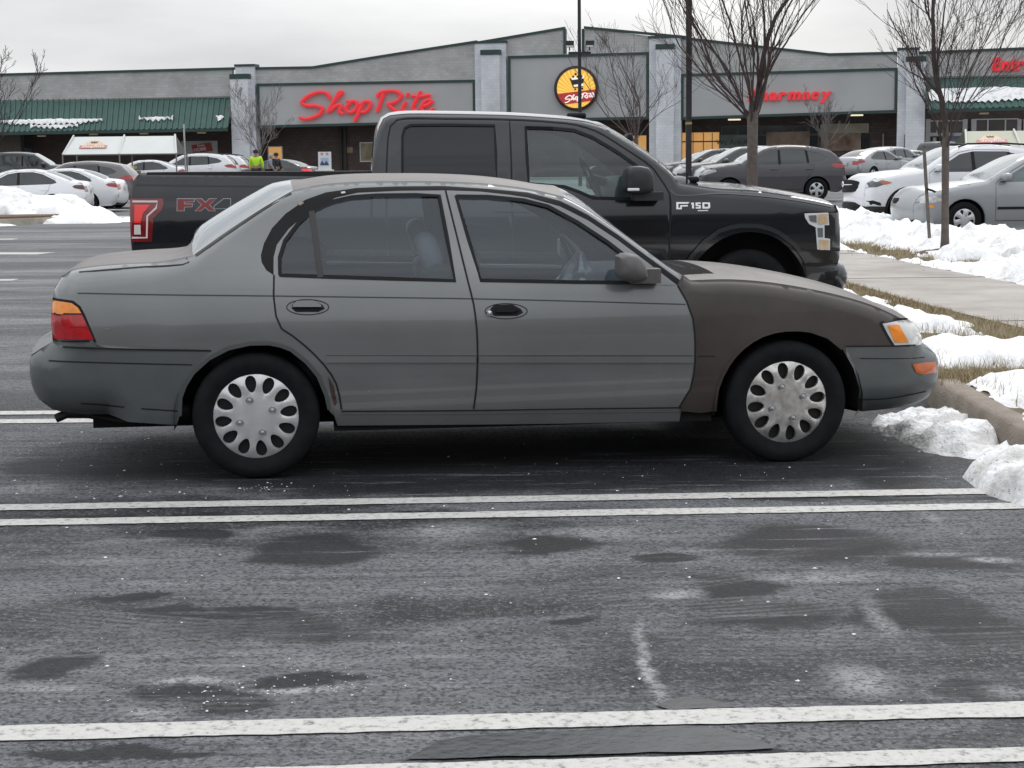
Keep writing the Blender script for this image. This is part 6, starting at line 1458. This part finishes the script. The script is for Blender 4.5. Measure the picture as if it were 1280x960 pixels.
    def top(t, s_, x, z):
        a = abs(s_)
        if t == 'fb':
            if grille == 'low' and a < .5 and z > .33: return ('grille', BLK())
            if z < zlow + .12: return ('lower_lip', dk)
            return ('front_bumper', P)
        if t == 'nose':
            if min(hz) < z < max(hz) + .02 and a > .62 and not fine: return ('headlight', hlm)
            if a < .48 and z < max(hz) and not fine: return ('grille', BLK())
            return ('front_panel', P)
        if t == 'hood': return ('hood', P)
        if t == 'ws': return ('windshield', scrn) if a < .94 else ('windshield_pillar', P)
        if t == 'roof': return ('roof', P)
        if t in ('rg', 'back'): return ('rear_window', GL) if a < .88 else ('rear_pillar', P)
        if t == 'trunk': return ('trunk_lid', P)
        if t == 'bed': return ('bed_cover', BLK())
        if t == 'rp':
            if min(tz_) < z < max(tz_) and a > .58: return ('tail_light', red)
            return ('tailgate', P)
        return ('rear_bumper', P if z > zlow + .16 else dk)
    sp = dict(segs=segs, bottom=bottom, zprof=zp, xprof=xp, regions=regs, paint=P, top=top, ns=12, sbreaks=[-.94, .94, -.88, .88, -.62, .62, -.58, .58, -.48, .48], step=.06 if fine else .10,
              arches=[(rxw, r_, ar), (fxw, r_, ar)], zlow=zlow, floor=(-xe + .25, xe - .3))
    sd_, ob = car_body(root, sp, grid)
    ds_ = ob.get('door', []); wn_ = ob.get('window', [])
    for i in range(min(4, len(ds_), len(wn_))): wn_[i].parent = ds_[i]
    gp = gapm
    if fine or grid <= .16:
        for (poly, dd) in ((fdp, ds_[0:2]), (rdp, ds_[2:4])):
            for sg, d_o in zip((-1, 1), dd): line(sd_, poly, .009, 'door_gap', gp, d_o, off=.003, sgns=(sg,), closed=True)
    for sg in (-1, 1):
        for hx_, dd in ((f2 + .17, 0), ((rd_ if kind != 'sedan' else rd_) + .14, 2)):
            hz_ = z1 - .12 * kz; y = float(sd_.W([hx_], [hz_])[0]) + .012
            MB().rbox((hx_, sg * y, hz_), (.20, .03, .028), .012).build('door_handle', P if not moulding else BLK(), ds_[dd + (0 if sg < 0 else 1)] if len(ds_) >= 4 else root)
        mx, mz = fw_[0][0] - .10, fw_[0][1] + .06; y = float(sd_.W([mx], [mz])[0])
        q = MB(); q.rbox((mx, sg * (y + .13), mz + .03), (.15, .20, .15), .05); q.box(mx - .03, mx + .05, min(sg * (y - .02), sg * (y + .1)), max(sg * (y - .02), sg * (y + .1)), mz - .04, mz); q.build('side_mirror', P, root, angle=60)
        if roof_rails:
            q = MB(); pl = [(x, sg * (float(sd_.W0([x], [z])[0]) - .06), z) for x, z in ((.1 * kx, 1.60 * kz), (-.1, 1.665 * kz), (-.9, 1.67 * kz), (-1.5, 1.63 * kz), (-1.65 * kx, 1.57 * kz))]; q.tube(pl, .02, 6); q.build('roof_rail', BLK(), root)
        if moulding: line(sd_, spline([(f1 - .02, .52), (f2 + .03, .52)], .2), .045, 'side_moulding', BLK(), ds_[0 if sg < 0 else 1], off=.012, sgns=(sg,))
    # number plates
    fz = segs[0][1][2][1]; bulge = .15
    q = MB().rbox((-xe - .07, 0, .80 * kz if kind == 'sedan' else .66), (.02, .31, .16), .008); q.build('number_plate', mat('plate_pale', (.55, .56, .58), .5), root)
    wst = dict(n=5, out=.88, inn=.30, w=.66, ph=.3) if not wheel_col else wheel_col
    for hx_ in (rxw, fxw):
        for sg in (-1, 1): wheel(root, hx_, sg * (hw - .12), r_, r_, r_ * .66, .21, wst, sg)
    return root, sd_, ob
def put(kind, L_, H_, Wd, col, label, px, Y, head, end='front', **k):
    """px: photo column of the front (or rear) end of the car"""
    P = at(px, Y); s_ = 1 if end == 'front' else -1
    c = Vector((P.x, P.y, 0)) - Vector((math.cos(head), math.sin(head), 0)) * s_ * L_ / 2
    return make_car(kind, L_, H_, Wd, col, label, (c.x, c.y, terrain(c.x, c.y)), head, **k)
WH = (.72, .735, .76); SV = (.33, .345, .36)
Hd = R(184.25)
row1 = 'cars nosed in at the left row'; row2 = 'cars nosed in behind the pickup hood'; row3 = 'cars parked at the far right row'
whitep = paint('white_paint', WH, .25, .7); silverp = paint('silver_paint', SV, .32, .7, .35)
put('sedan', 4.66, 1.45, 1.80, WH, 'white sedan behind the kerbed island, its dark slim tail light toward the right', 119, 54, Hd, 'rear', pm=whitep, group=row1, tlc=mat('dark_red_lens', (.07, .01, .015), .1, coat=.8), grid=.12)
put('sedan', 4.58, 1.44, 1.80, WH, 'white sedan with red wedge tail light, just behind the white island sedan', 161, 57.5, Hd + R(-5), 'rear', pm=whitep, group=row1, grid=.12)
put('suv', 4.55, 1.66, 1.82, (.13, .12, .125), 'grey crossover with tall red tail lamp, third in the left row', 181, 61, Hd + R(-4), 'rear', group=row1, roof_rails=False, grid=.12)
put('pickup', 5.7, 1.90, 1.95, (.028, .032, .038), 'dark pickup facing right with an amber roof lamp, behind the left row', 112, 76, R(4), 'front', cat='pickup truck')
put('sedan', 4.6, 1.46, 1.8, WH, 'white car mostly hidden under the left cart shelter', 122, 84, Hd, 'front', pm=whitep)
put('suv', 5.0, 1.80, 1.98, WH, 'white three row sport utility behind the pickup bed, left of the pair', 183, 88, Hd + R(-6), 'front', pm=whitep, roof_rails=True, group='white sport utilities behind the truck bed')
put('suv', 4.8, 1.78, 1.95, WH, 'white sport utility with roof rack beside the person in a yellow vest', 321, 93, Hd + R(-9), 'rear', pm=whitep, roof_rails=True, group='white sport utilities behind the truck bed')
put('sedan', 4.8, 1.46, 1.85, (.016, .018, .022), 'black sedan with a glowing red tail light near the store wall', 399, 90, R(163), 'rear', tlc=mat('lit_tail_lens', (.6, .03, .03), .2, emit=(1, .06, .05), estr=.5))
# row behind the pickup's hood
row = [('suv', 4.45, 1.67, 1.82, (.045, .043, .052), 'dark grey crossover facing left behind the big bare tree', 868, 51.5, {'pm': None, 'grid': .10}),
       ('suv', 4.6, 1.70, 1.85, (.030, .034, .030), 'dark green grey sport utility between the lamp post and the dark grey crossover', 841, 57.4, {}),
       ('sedan', 4.6, 1.44, 1.8, SV, 'silver sedan directly left of the lamp post behind the truck mirror', 838, 61, {'pm': silverp}),
       ('sedan', 4.5, 1.46, 1.8, WH, 'white sedan third from the left, beyond the lamp post', 831, 64.5, {'pm': whitep}),
       ('suv', 4.5, 1.60, 1.8, (.022, .010, .014), 'dark maroon crossover with a rounded roof, near the white brick pillar', 822, 69, {}),
       ('sedan', 4.5, 1.46, 1.8, (.30, .28, .25), 'beige sedan farthest back in the row, against the white brick pillar', 814, 75, {})]
for kd, a, b, c, col, lb, px, Y, kw in row: put(kd, a, b, c, col, lb, px, Y, Hd, 'front', group=row2, **{k: v for k, v in kw.items() if v is not None})
# far right row, tails toward us
far = [('sedan', 4.6, 1.45, 1.8, (.36, .355, .34), 'silver beige sedan with its tail toward us, leftmost of the far right row', 1041, 80, silverp), ('suv', 4.4, 1.62, 1.8, SV, 'silver hatchback between the beige sedan and the white sedan far right', 1076, 84, silverp),
       ('sedan', 4.6, 1.46, 1.8, (.62, .61, .58), 'off white sedan with its tail toward us, beside the dark far pickup', 1094, 86.5, None)]
for (kd, a, b, c, col, lb, px, Y, pm_), px2 in zip(far, (1056, 1083, 1104)): put(kd, a, b, c, col, lb, px2, Y, R(42), 'rear', group=row3, **({'pm': pm_} if pm_ else {}))
put('pickup', 5.7, 1.90, 2.0, (.020, .028, .034), 'dark slate pickup with round red tail lamp, at the right end of the far row', 1124, 90, R(30), 'rear', cat='pickup truck', group=row3)
put('suv', 4.6, 1.66, 1.82, (.20, .12, .12), 'maroon and silver crossover farthest back, close to the storefront posters', 1037, 97, Hd, 'front')
# the two near cars at the right
er_, esd, eob = put('suv', 4.28, 1.66, 1.80, WH, 'white crossover with black grille facing left, beside the silver car', 1066, 36.3, R(186.5), 'front', pm=whitep, fine=True, grid=.09, roof_rails=True, low_trim=True, fog=True)
fr_root, fsd, fob = put('sedan', 4.40, 1.50, 1.72, (.36, .37, .39), 'silver compact car facing left behind the snow bank, nearest at the right edge', 1127, 31.6, R(184.5), 'front', pm=silverp, fine=True, grid=.09, moulding=True, wheel_col=dict(n=6, out=.86, inn=.42, w=.42, ph=.2, lugs=4), glass=tintl)
# white crossover face: lamps, grille bar, fog pockets
blk = BLK(); chh = CHR()
def face(side_, x, z): return float(side_.W([x], [z])[0])
for sg in (-1, 1):
    patch(esd, [(1.62, .90), (1.78, .94), (1.98, .93), (2.08, .88), (2.05, .80), (1.9, .80)], 'headlight', mat('lamp_dark_grey', (.07, .075, .08), .1, coat=1, var=.4, scale=14), er_, off=.006, sgns=(sg,))
    patch(esd, [(1.58, .885), (1.74, .93), (1.84, .93), (1.80, .86), (1.72, .85)], 'indicator', mat('orange_lens', (.45, .12, .05), .15, coat=.8), er_, off=.010, sgns=(sg,))
    patch(esd, [(1.80, .42), (2.02, .44), (2.10, .52), (1.98, .53), (1.82, .48)], 'fog_lamp_pocket', blk, er_, off=.005, sgns=(sg,))
    line(esd, arch_of(1.32 * 4.28 / 4.45, .345, .43, .24, 16), .05, 'arch_cladding', blk, er_, off=.006, sgns=(sg,))
    patch(fsd, [(1.70, .67), (1.84, .75), (2.02, .75), (2.12, .70), (2.10, .62), (1.9, .62)], 'headlight', mat('lamp_pale', (.50, .50, .49), .1, coat=1, var=.25, scale=18), fr_root, off=.006, sgns=(sg,))
    patch(fsd, [(1.86, .54), (2.00, .54), (2.00, .59), (1.86, .59)], 'side_marker', ambl, fr_root, off=.005, sgns=(sg,))
    line(fsd, arch_of(1.38 * 4.4 / 4.65, .32, .40, .22, 16), .02, 'arch_lip', silverp, fr_root, off=.006, sgns=(sg,))
def grille_face(root, x, z, w_, h_, name, m, depth=.08):
    mb = MB(); n = 14; vs = []
    for i in range(n + 1):
        s_ = 2 * i / n - 1; y = s_ * w_ / 2; xx = x - .16 * abs(s_) ** 2.2; hh = h_ / 2 * (1 - .35 * abs(s_) ** 4)
        vs += [(xx, y, z - hh), (xx + .012, y, z), (xx - .02, y, z + hh)]
    mb.add(vs, [(3 * i + j, 3 * i + j + 1, 3 * (i + 1) + j + 1, 3 * (i + 1) + j) for i in range(n) for j in range(2)]); return mb.build(name, m, root)
gg = grille_face(er_, 4.28 / 2 + .19, .82, .96, .27, 'grille', blk)
q = MB(); q.tube([(4.28 / 2 + .215 - .16 * abs(s_) ** 2.2, s_ * .40, .85) for s_ in np.linspace(-1, 1, 11)], .012, 6); q.build('grille_bar', chh, gg)
q = MB().lathe([(.001, 0), (.05, 0), (.06, -.02)], 18, axis='z'); qo = q.build('grille_badge', chh, gg); qo.rotation_euler = (0, R(90), 0); qo.location = (4.28 / 2 + .235, 0, .86)
grille_face(er_, 4.28 / 2 + .17, .42, 1.1, .14, 'lower_grille', blk); grille_face(fr_root, 4.40 / 2 + .15, .66, .55, .10, 'grille', blk)
# amber lamp on the dark pickup's roof, bedside lettering is too far to read
# ------------------------------------------------------------------ bare trees
bark = mat('bark_grey_brown', (.085, .070, .062), .9, col2=(.14, .12, .105), scale=9, bump=.6, bscale=40, detail=8); twigm = mat('twig_brown', (.060, .042, .040), .9, var=.2, scale=5)
def tree(px, Y, label, hgt, tr_r, fork, spread, seed, n_main=7, loc=None, lev=3, minr=.004, z_base=None, lean=0, twig=1.0, group='bare trees of the lot', col=None, thin=1.0, leader=.55):
    random.seed(seed); P = loc or at(px, Y); z = P.z if z_base is None else z_base
    root = empty('bare_tree', (P.x, P.y, z), 0, label, 'tree', group); tk_ = MB(); cr_ = MB()
    def branch(p, d, length, r, level, mb):
        n = max(3, int(length / (.28 if level < 2 else .22))); pts = [p]; rr = [r]; dd = d.copy()
        for i in range(n):
            t = (i + 1) / n; w_ = .10 if level < 2 else .16
            dd = (dd + Vector((random.gauss(0, w_), random.gauss(0, w_), random.gauss(0, w_ * .5) + (.045 if level < 1 else .07)))).normalized(); p = p + dd * length / n; pts.append(p); rr.append(max(minr, r * (1 - .72 * t)))
        mb.tube(pts, rr, 7 if level < 1 else (5 if level < 2 else 3), cap=level < 2)
        if level < lev:
            k = {0: 5, 1: 6, 2: 5, 3: 4}[level]; k = int(k * twig)
            for j in range(k):
                t = random.uniform(.06, .97) ** 1.15; i = min(n - 1, int(t * n)); q = pts[i].lerp(pts[i + 1], t * n - i)
                ax_ = (pts[i + 1] - pts[i]).normalized(); o = ax_.orthogonal().normalized(); o = Matrix.Rotation(random.uniform(0, 6.283), 3, ax_) @ o
                a = R(random.uniform(18, 42)); nd = (ax_ * math.cos(a) + o * math.sin(a) + Vector((0, 0, .15))).normalized()
                branch(q, nd, length * random.uniform(.35, .62) * (1.15 - t * .4), max(minr, rr[i] * .55), level + 1, mb)
    top = Vector((lean, 0, fork)); tk_.tube([(0, 0, -.2), (0, 0, .02), (lean * .1, 0, .25), (lean * .5, 0, fork * .5), (lean, 0, fork), (lean * 1.3, 0, fork * 1.15)], [tr_r * 1.5, tr_r * 1.35, tr_r * 1.05, tr_r * .95, tr_r * 1.0, tr_r * .6], 12)
    tk_.build('trunk', bark, root)
    for i in range(n_main):
        a = 2 * math.pi * i / n_main + random.uniform(-.3, .3); s_ = R(random.uniform(spread * .25, spread)) if i else R(3)
        d = Vector((math.sin(s_) * math.cos(a), math.sin(s_) * math.sin(a), math.cos(s_)))
        branch(Vector((lean, 0, fork * random.uniform(.86, 1.02))) - d * tr_r * .4, d, (hgt - fork) * random.uniform(.75, 1.0) / max(.75, math.cos(s_)) * (1 if i else 1.05), tr_r * (leader / thin if i == 0 else random.uniform(.30, .46)) * thin, 0, cr_)
    cr_.build('crown', col or twigm, root, angle=0); return root
tree(941, 43, 'big bare vase shaped tree right of the lamp post, above the dark grey crossover', 8.2, .135, 2.35, 45, 5, 13, lev=3, minr=.005, twig=.92, thin=.62)
tree(1181, 0, 'slim bare tree rising from the snow bank beside the grey wooden stake', 4.5, .050, 1.50, 22, 17, 9, loc=Vector((*g(1181, 318, H).xy, 0)), z_base=H + .0, lev=3, minr=.0028, lean=-.02, twig=.85, thin=.55, leader=.85)
tree(797, 78, 'bare spreading tree in front of the round yellow sign', 6.2, .10, 2.0, 60, 23, 9, lev=3, minr=.0065, twig=.75, thin=.7, col=mat('twig_mid_brown', (.10, .08, .075), .9, var=.2))
tree(2, 72, 'bare tree cut by the left edge of the photo', 5.8, .10, 2.2, 48, 31, 7, lev=3, minr=.009, twig=.8, thin=.6)
paletw = mat('twig_pale_grey', (.17, .155, .15), .9, var=.2)
tree(331, 98, 'small pale bare tree before the white pillar left of the script sign', 4.7, .07, 1.8, 58, 37, 7, lev=3, minr=.008, col=paletw, twig=.8, thin=.6)
tree(1032, 103, 'small faint bare tree before the storefront posters', 4.6, .06, 1.8, 34, 41, 7, lev=3, minr=.008, col=paletw, twig=.8, thin=.6)
# low side shoots on the slim tree
# stake beside the slim tree
sp_ = g(1163, 312, H); st = MB(); a = Vector((sp_.x, sp_.y, H - .05)); b = a + Vector((-.12, 0, 1.50))
st.tube([a, b], [.028, .028], 4); so2 = st.build('tree_stake', mat('weathered_wood', (.13, .12, .11), .9, var=.3, scale=14), None, smooth=False); tag(so2, 'leaning grey wooden stake in the snow, left of the slim bare tree', 'stake')
q = MB(); q.tube([a + Vector((-.07, -.035, .90)), a + Vector((.0, -.03, .88)), a + Vector((.05, 0, .86))], .016, 6); q.build('tie', blk, so2)
mu = MB(); tp = g(1181, 318, H); n = 24; mu.add([(tp.x + .38 * math.cos(6.283 * i / n) * (1 + .2 * math.sin(i * 2.3)), tp.y + .45 * math.sin(6.283 * i / n), H + .03) for i in range(n)] + [(tp.x, tp.y, H + .09)], [(i, (i + 1) % n, n) for i in range(n)]); tag(mu.build('mulch', mat('dark_mulch', (.055, .028, .02), .95, var=.5, scale=30), None), kind='structure')
# ------------------------------------------------------------------ lamp posts
polem = mat('dark_bronze_pole', (.030, .027, .030), .5, metal=.3, var=.2)
P = at(862, 45); lp = empty('lamp_post', P, 0, 'dark square lamp post with yellow tape, left of the big bare tree', 'lamp post', 'lamp posts of the lot')
q = MB(); q.box(-.072, .072, -.072, .072, 0, 9.4); q.build('pole', polem, lp, smooth=False)
q = MB(); q.lathe([(.30, 0), (.30, .7), (.28, .74), (.0, .74)], 20, axis='z'); q.build('base', kerbm, lp, smooth=False)
q = MB(); q.box(-.076, .076, -.076, .076, 2.24, 2.30); q.build('tape_band', mat('yellow_tape', (.35, .30, .12), .6), lp, smooth=False)
q = MB(); q.rbox((.0, 0, 9.35), (1.4, .3, .12), .04); q.build('lamp_head', polem, lp)
P = at(727.5, 78); lp = empty('lamp_post', P, 0, 'slim tall lamp post with two floodlights, crossing the round yellow sign', 'lamp post', 'lamp posts of the lot')
q = MB(); q.lathe([(.085, 0), (.078, 6), (.07, 12), (.0, 12.01)], 14, axis='z'); q.build('pole', polem, lp)
zf = CAM.z - P.z + (207 - 69.5) * 78 / F
q = MB(); q.box(-.50, .50, -.12, -.06, zf - .07, zf + .05); q.build('crossarm', polem, lp, smooth=False)
for s_ in (-1, 1):
    f_ = MB(); f_.prism([(-.19, .02), (.19, .02), (.20, .30), (-.18, .30)], -.32, -.05, bev=.04); f_.tube([(0, -.1, .03), (0, -.1, -.12)], .03, 6)
    o = f_.build('floodlight', polem, lp, smooth=False); o.location = (s_ * .45 + .0, 0, zf + .22)
    f2 = MB().box(-.16, .16, -.36, -.325, .02, .09); f2.build('floodlight_lens', mat('lens_pale', (.6, .6, .58), .3), o, smooth=False)
# ------------------------------------------------------------------ cart shelters
def shelter(px0, px1, Y, top_py, bot_py, label, colr, head=0.):
    a = at(px0, Y); b = at(px1, Y); s = F / Y; hor = lambda p: 208 - ROLL * (p - 640)
    root = empty('cart_shelter', (a.x, a.y, a.z), head, label, 'cart shelter', 'cart shelters in the lot'); Wd = (b.x - a.x)
    zt = CAM.z - a.z + (hor(px0) - top_py) / s; zb = CAM.z - a.z + (hor(px0) - bot_py) / s
    rf = mat('shelter_canvas_' + colr[0], colr[1], .55, var=.05, scale=.8); dpt = 1.3; ins = .25
    m_ = MB(); 
    for sgn in (-1, 1):
        m_.add([(0, sgn * dpt, zb), (Wd, sgn * dpt, zb), (Wd - ins, sgn * .12, zt), (ins, sgn * .12, zt), (0, sgn * (dpt - .04), zb - .02), (Wd, sgn * (dpt - .04), zb - .02), (Wd - ins, sgn * .09, zt - .04), (ins, sgn * .09, zt - .04)], [(0, 1, 2, 3), (7, 6, 5, 4), (0, 4, 5, 1)])
    m_.add([(ins, -.12, zt), (Wd - ins, -.12, zt), (Wd - ins, .12, zt), (ins, .12, zt)], [(0, 1, 2, 3)])
    m_.build('roof', rf, root, smooth=False)
    fm = mat('shelter_steel', (.22, .22, .22), .5, metal=.3); wt_ = mat('shelter_rib_white', (.62, .63, .62), .5)
    for x, xi in ((0, ins), (Wd * .5, Wd * .5), (Wd, Wd - ins)):
        q = MB(); q.tube([(x, -dpt - .02, zb - .02), (xi, -.14, zt + .06)], .045, 6); q.build('roof_rib', wt_, root)
        for sgn in (-1, 1): q = MB(); q.tube([(x if x < Wd else x - .02, sgn * dpt, 0), (x, sgn * dpt, zb)], .035, 8); q.build('post', fm, root)
    for sgn in (-1, 1):
        for z in (.45, .85, zb - .03): q = MB(); q.tube([(0, sgn * dpt, z), (Wd, sgn * dpt, z)], .028, 6); q.build('rail', fm, root)
    # emblem on the sloping panel: yellow half disc, red band with white letters
    c0 = Vector((Wd * (.25 if colr[0] == 'white' else .26), -dpt, zb)); upv = Vector((0, dpt - .12, zt - zb)).normalized(); nv = Vector((0, -(zt - zb), dpt - .12)).normalized(); Lh = math.hypot(zt - zb, dpt - .12)
    def E(x, y, o): return c0 + Vector((x, 0, 0)) + upv * (y * Lh) + nv * o
    q = MB(); q.add([E(.45 * math.cos(t), .42 + .34 * math.sin(t), .02) for t in np.linspace(0, math.pi, 16)], [tuple(range(16))]); eo = q.build('emblem', mat('emblem_peach', (.68, .50, .34), .6), root, smooth=False)
    q = MB(); q.add([E(-.62, .30, .03), E(.62, .30, .03), E(.62, .48, .03), (E(-.62, .48, .03))], [(0, 1, 2, 3)]); q.build('emblem_band', mat('emblem_red_faded', (.62, .20, .18), .6), eo, smooth=False)
    q = MB(); q.add([E(-.13, .60, .035), E(.13, .60, .035), E(.17, .70, .035), E(.05, .66, .035), E(0, .71, .035), E(-.05, .66, .035), E(-.17, .70, .035)], [tuple(range(7))]); q.build('emblem_crown', mat('emblem_dark', (.12, .08, .06), .6), eo, smooth=False)
    t_ = text('ShopRite', .30, mat('emblem_white', (.8, .78, .75), .6), eo, (0, 0, 0), name='emblem_text', ext=.004, align='CENTER', sx=.95, offset=.004)
    t_.location = E(0, .335, .04); t_.rotation_euler = (math.atan2(zt - zb, dpt - .12), 0, 0)
    return root
shelter(95.5, 234, 80, 172, 193.5, 'long white cart shelter behind the left row of cars', ('white', (.62, .64, .62)))
shelter(1196, 1330, 72, 165, 186.5, 'cream cart shelter behind the white crossover at the right', ('cream', (.42, .43, .33)))
# pole beside the banner
P = at(238, 80.5); q = MB(); q.lathe([(.04, 0), (.04, 3.1), (0, 3.1)], 8, axis='z'); o = q.build('sign_pole', mat('pole_pale', (.42, .42, .42), .5), None); o.location = P; tag(o, 'thin pale pole at the right end of the white cart shelter', 'pole')
# sign board on a base by the store
P = at(411, 86); s = F / 86.; root = empty('sign_stand', P, 0, 'white upright sign stand by the brown store wall, right of the black sedan', 'sign'); zz = lambda py: CAM.z - P.z + (210.5 - py) / s
q = MB(); q.box(-.32, .32, -.05, .05, zz(214), zz(190)); q.build('panel', mat('sign_panel_white', (.66, .68, .72), .6), root, smooth=False)
q = MB(); q.prism([(-.22, zz(204.5)), (-.12, zz(201)), (-.02, zz(204.5)), (.08, zz(201)), (.2, zz(205)), (.2, zz(206.5)), (-.22, zz(206.5))], -.07, -.052); q.build('picture', mat('sign_navy', (.05, .07, .14), .6), root, smooth=False)
for x in (-.13, .13): q = MB(); q.lathe([(.001, -.06), (.07, -.06), (.07, -.05)], 14, c=(x, 0, zz(192.6))); q.build('emblem', mat('sign_salmon', (.55, .30, .26), .6), root, smooth=False)
q = MB(); q.rbox((0, 0, zz(200)), (.40, .115, .22), .01); q.build('picture', mat('sign_pale_blue', (.38, .48, .62), .6), root, smooth=False)
q = MB(); q.rbox((0, 0, (zz(212) + 0) / 2), (.86, .5, zz(212)), .05); q.build('base', mat('sign_base_pale', (.50, .50, .47), .7, var=.1), root, smooth=False)
# yellow box-like cart and rust coloured barrel behind the grey crossover
P = at(156, 79); root = empty('utility_box', P, 0, 'yellow boxy unit half hidden between the grey crossover and the cart shelter', 'box')
q = MB(); q.rbox((0, 0, .55), (1.3, .9, 1.0), .08); q.build('box_body', mat('faded_yellow', (.52, .44, .20), .6, var=.12, scale=2), root); q = MB(); q.rbox((0, 0, 1.14), (1.42, 1.0, .16), .06); q.build('lid', mat('pale_yellow', (.62, .54, .30), .5), root)
P = at(174.5, 76); root = empty('barrel', P, 0, 'rust and grey barrel beside the yellow box', 'barrel')
q = MB(); q.lathe([(.0, 0), (.27, 0), (.29, .04), (.27, .08), (.28, .5), (.30, .53), (.28, .56), (.28, .98), (.30, 1.02), (.27, 1.04), (.0, 1.03)], 20, axis='z'); q.build('drum', mat('rusty_drum', (.16, .06, .045), .7, col2=(.16, .15, .15), scale=3), root)
# ------------------------------------------------------------------ people
def person(px, Y, label, jacket, trousers, lean=0., turn=0., hat=None, scale=1.0, name='person'):
    P = at(px, Y); root_loc = P
    J = {'pel': (0, 0, .95), 'sp': (0, .02 + lean * .4, 1.2), 'ch': (0, .03 + lean, 1.40 - abs(lean) * .3), 'nk': (0, .04 + lean * 1.25, 1.52 - abs(lean) * .5), 'hd': (0, .05 + lean * 1.5, 1.66 - abs(lean) * .7), 'ht': (0, .05 + lean * 1.6, 1.74 - abs(lean) * .75)}
    for s_, n_ in ((-1, 'l'), (1, 'r')):
        J.update({'hp' + n_: (s_ * .10, 0, .90), 'kn' + n_: (s_ * .11, -.03 + .05 * s_, .50), 'an' + n_: (s_ * .12, .02 + .05 * s_, .09), 'to' + n_: (s_ * .14, -.13 + .05 * s_, .04), 'sh' + n_: (s_ * .19, .03 + lean, 1.42 - abs(lean) * .3), 'el' + n_: (s_ * .26, lean * .6 - .03, 1.16), 'wr' + n_: (s_ * .24, -.14 + lean, .95), 'ha' + n_: (s_ * .23, -.19 + lean, .88)})
    names = list(J); E = [('pel', 'sp'), ('sp', 'ch'), ('ch', 'nk'), ('nk', 'hd'), ('hd', 'ht')]
    for n_ in 'lr': E += [('pel', 'hp' + n_), ('hp' + n_, 'kn' + n_), ('kn' + n_, 'an' + n_), ('an' + n_, 'to' + n_), ('ch', 'sh' + n_), ('sh' + n_, 'el' + n_), ('el' + n_, 'wr' + n_), ('wr' + n_, 'ha' + n_)]
    RAD = {'pel': .15, 'sp': .145, 'ch': .165, 'nk': .06, 'hd': .10, 'ht': .075, 'hp': .10, 'kn': .065, 'an': .048, 'to': .04, 'sh': .075, 'el': .052, 'wr': .036, 'ha': .04}
    def skin(keys, edges, grow, nm, m, par):
        me = bpy.data.meshes.new(nm); ks = [k for k in names if k in keys]; me.from_pydata([J[k] for k in ks], [(ks.index(a), ks.index(b)) for a, b in edges if a in keys and b in keys], [])
        o = bpy.data.objects.new(nm, me); COL.objects.link(o); md = o.modifiers.new('s', 'SKIN'); sub = o.modifiers.new('u', 'SUBSURF'); sub.levels = 1; sub.render_levels = 1
        for i, k in enumerate(ks):
            r_ = RAD.get(k, RAD.get(k[:2], .05)) + grow; me.skin_vertices[0].data[i].radius = (r_, r_ * (.72 if k in ('pel', 'sp', 'ch') else 1)); me.skin_vertices[0].data[i].use_root = (i == 0)
        bpy.context.view_layer.update(); m2 = bpy.data.meshes.new_from_object(o.evaluated_get(bpy.context.evaluated_depsgraph_get())); bpy.data.objects.remove(o)
        m2.materials.clear(); m2.materials.append(m); m2.polygons.foreach_set('use_smooth', [True] * len(m2.polygons)); o = bpy.data.objects.new(nm, m2); COL.objects.link(o)
        if par: o.parent = par
        return o
    sk = mat('skin_tone', (.35, .20, .14), .6)
    body = skin(names, E, 0, name, sk, None); body.location = root_loc; body.rotation_euler = (0, 0, turn); body.scale = (scale,) * 3; tag(body, label, 'person')
    skin([k for k in names if k in ('pel', 'sp', 'ch') or k[:2] in ('sh', 'el', 'wr')], E, .025, 'jacket', jacket, body)
    skin([k for k in names if k == 'pel' or k[:2] in ('hp', 'kn', 'an')], E, .018, 'trousers', trousers, body)
    q = MB(); h = Vector(J['hd']); 
    q.lathe([(.118, -.02), (.122, .04), (.10, .10), (.05, .13), (.001, .135)], 16, axis='z', c=(h.x, h.y, h.z)); q.build('knit_hat', hat, body)
    return body
hv, hnt, hb = new_mat('hi_vis_vest'); hb.inputs['Base Color'].default_value = (.50, .85, .04, 1); hb.inputs['Roughness'].default_value = .7
dkc = mat('dark_clothing', (.02, .022, .03), .85); gyc = mat('grey_blue_jacket', (.22, .23, .28), .8, var=.2); 
person(326, 80, 'person seen from behind in a bright yellow green safety vest and dark hat', hv, dkc, turn=R(178), hat=dkc, scale=1.06)
person(341, 81.5, 'person bending forward in a grey blue jacket beside the black sedan', gyc, dkc, lean=-.12, turn=R(100), hat=mat('grey_hat', (.3, .3, .32), .8), scale=.99)
person(350, 82.5, 'person in black coat leaning by the open side of the black sedan', dkc, dkc, lean=-.06, turn=R(60), hat=dkc, scale=1.0)
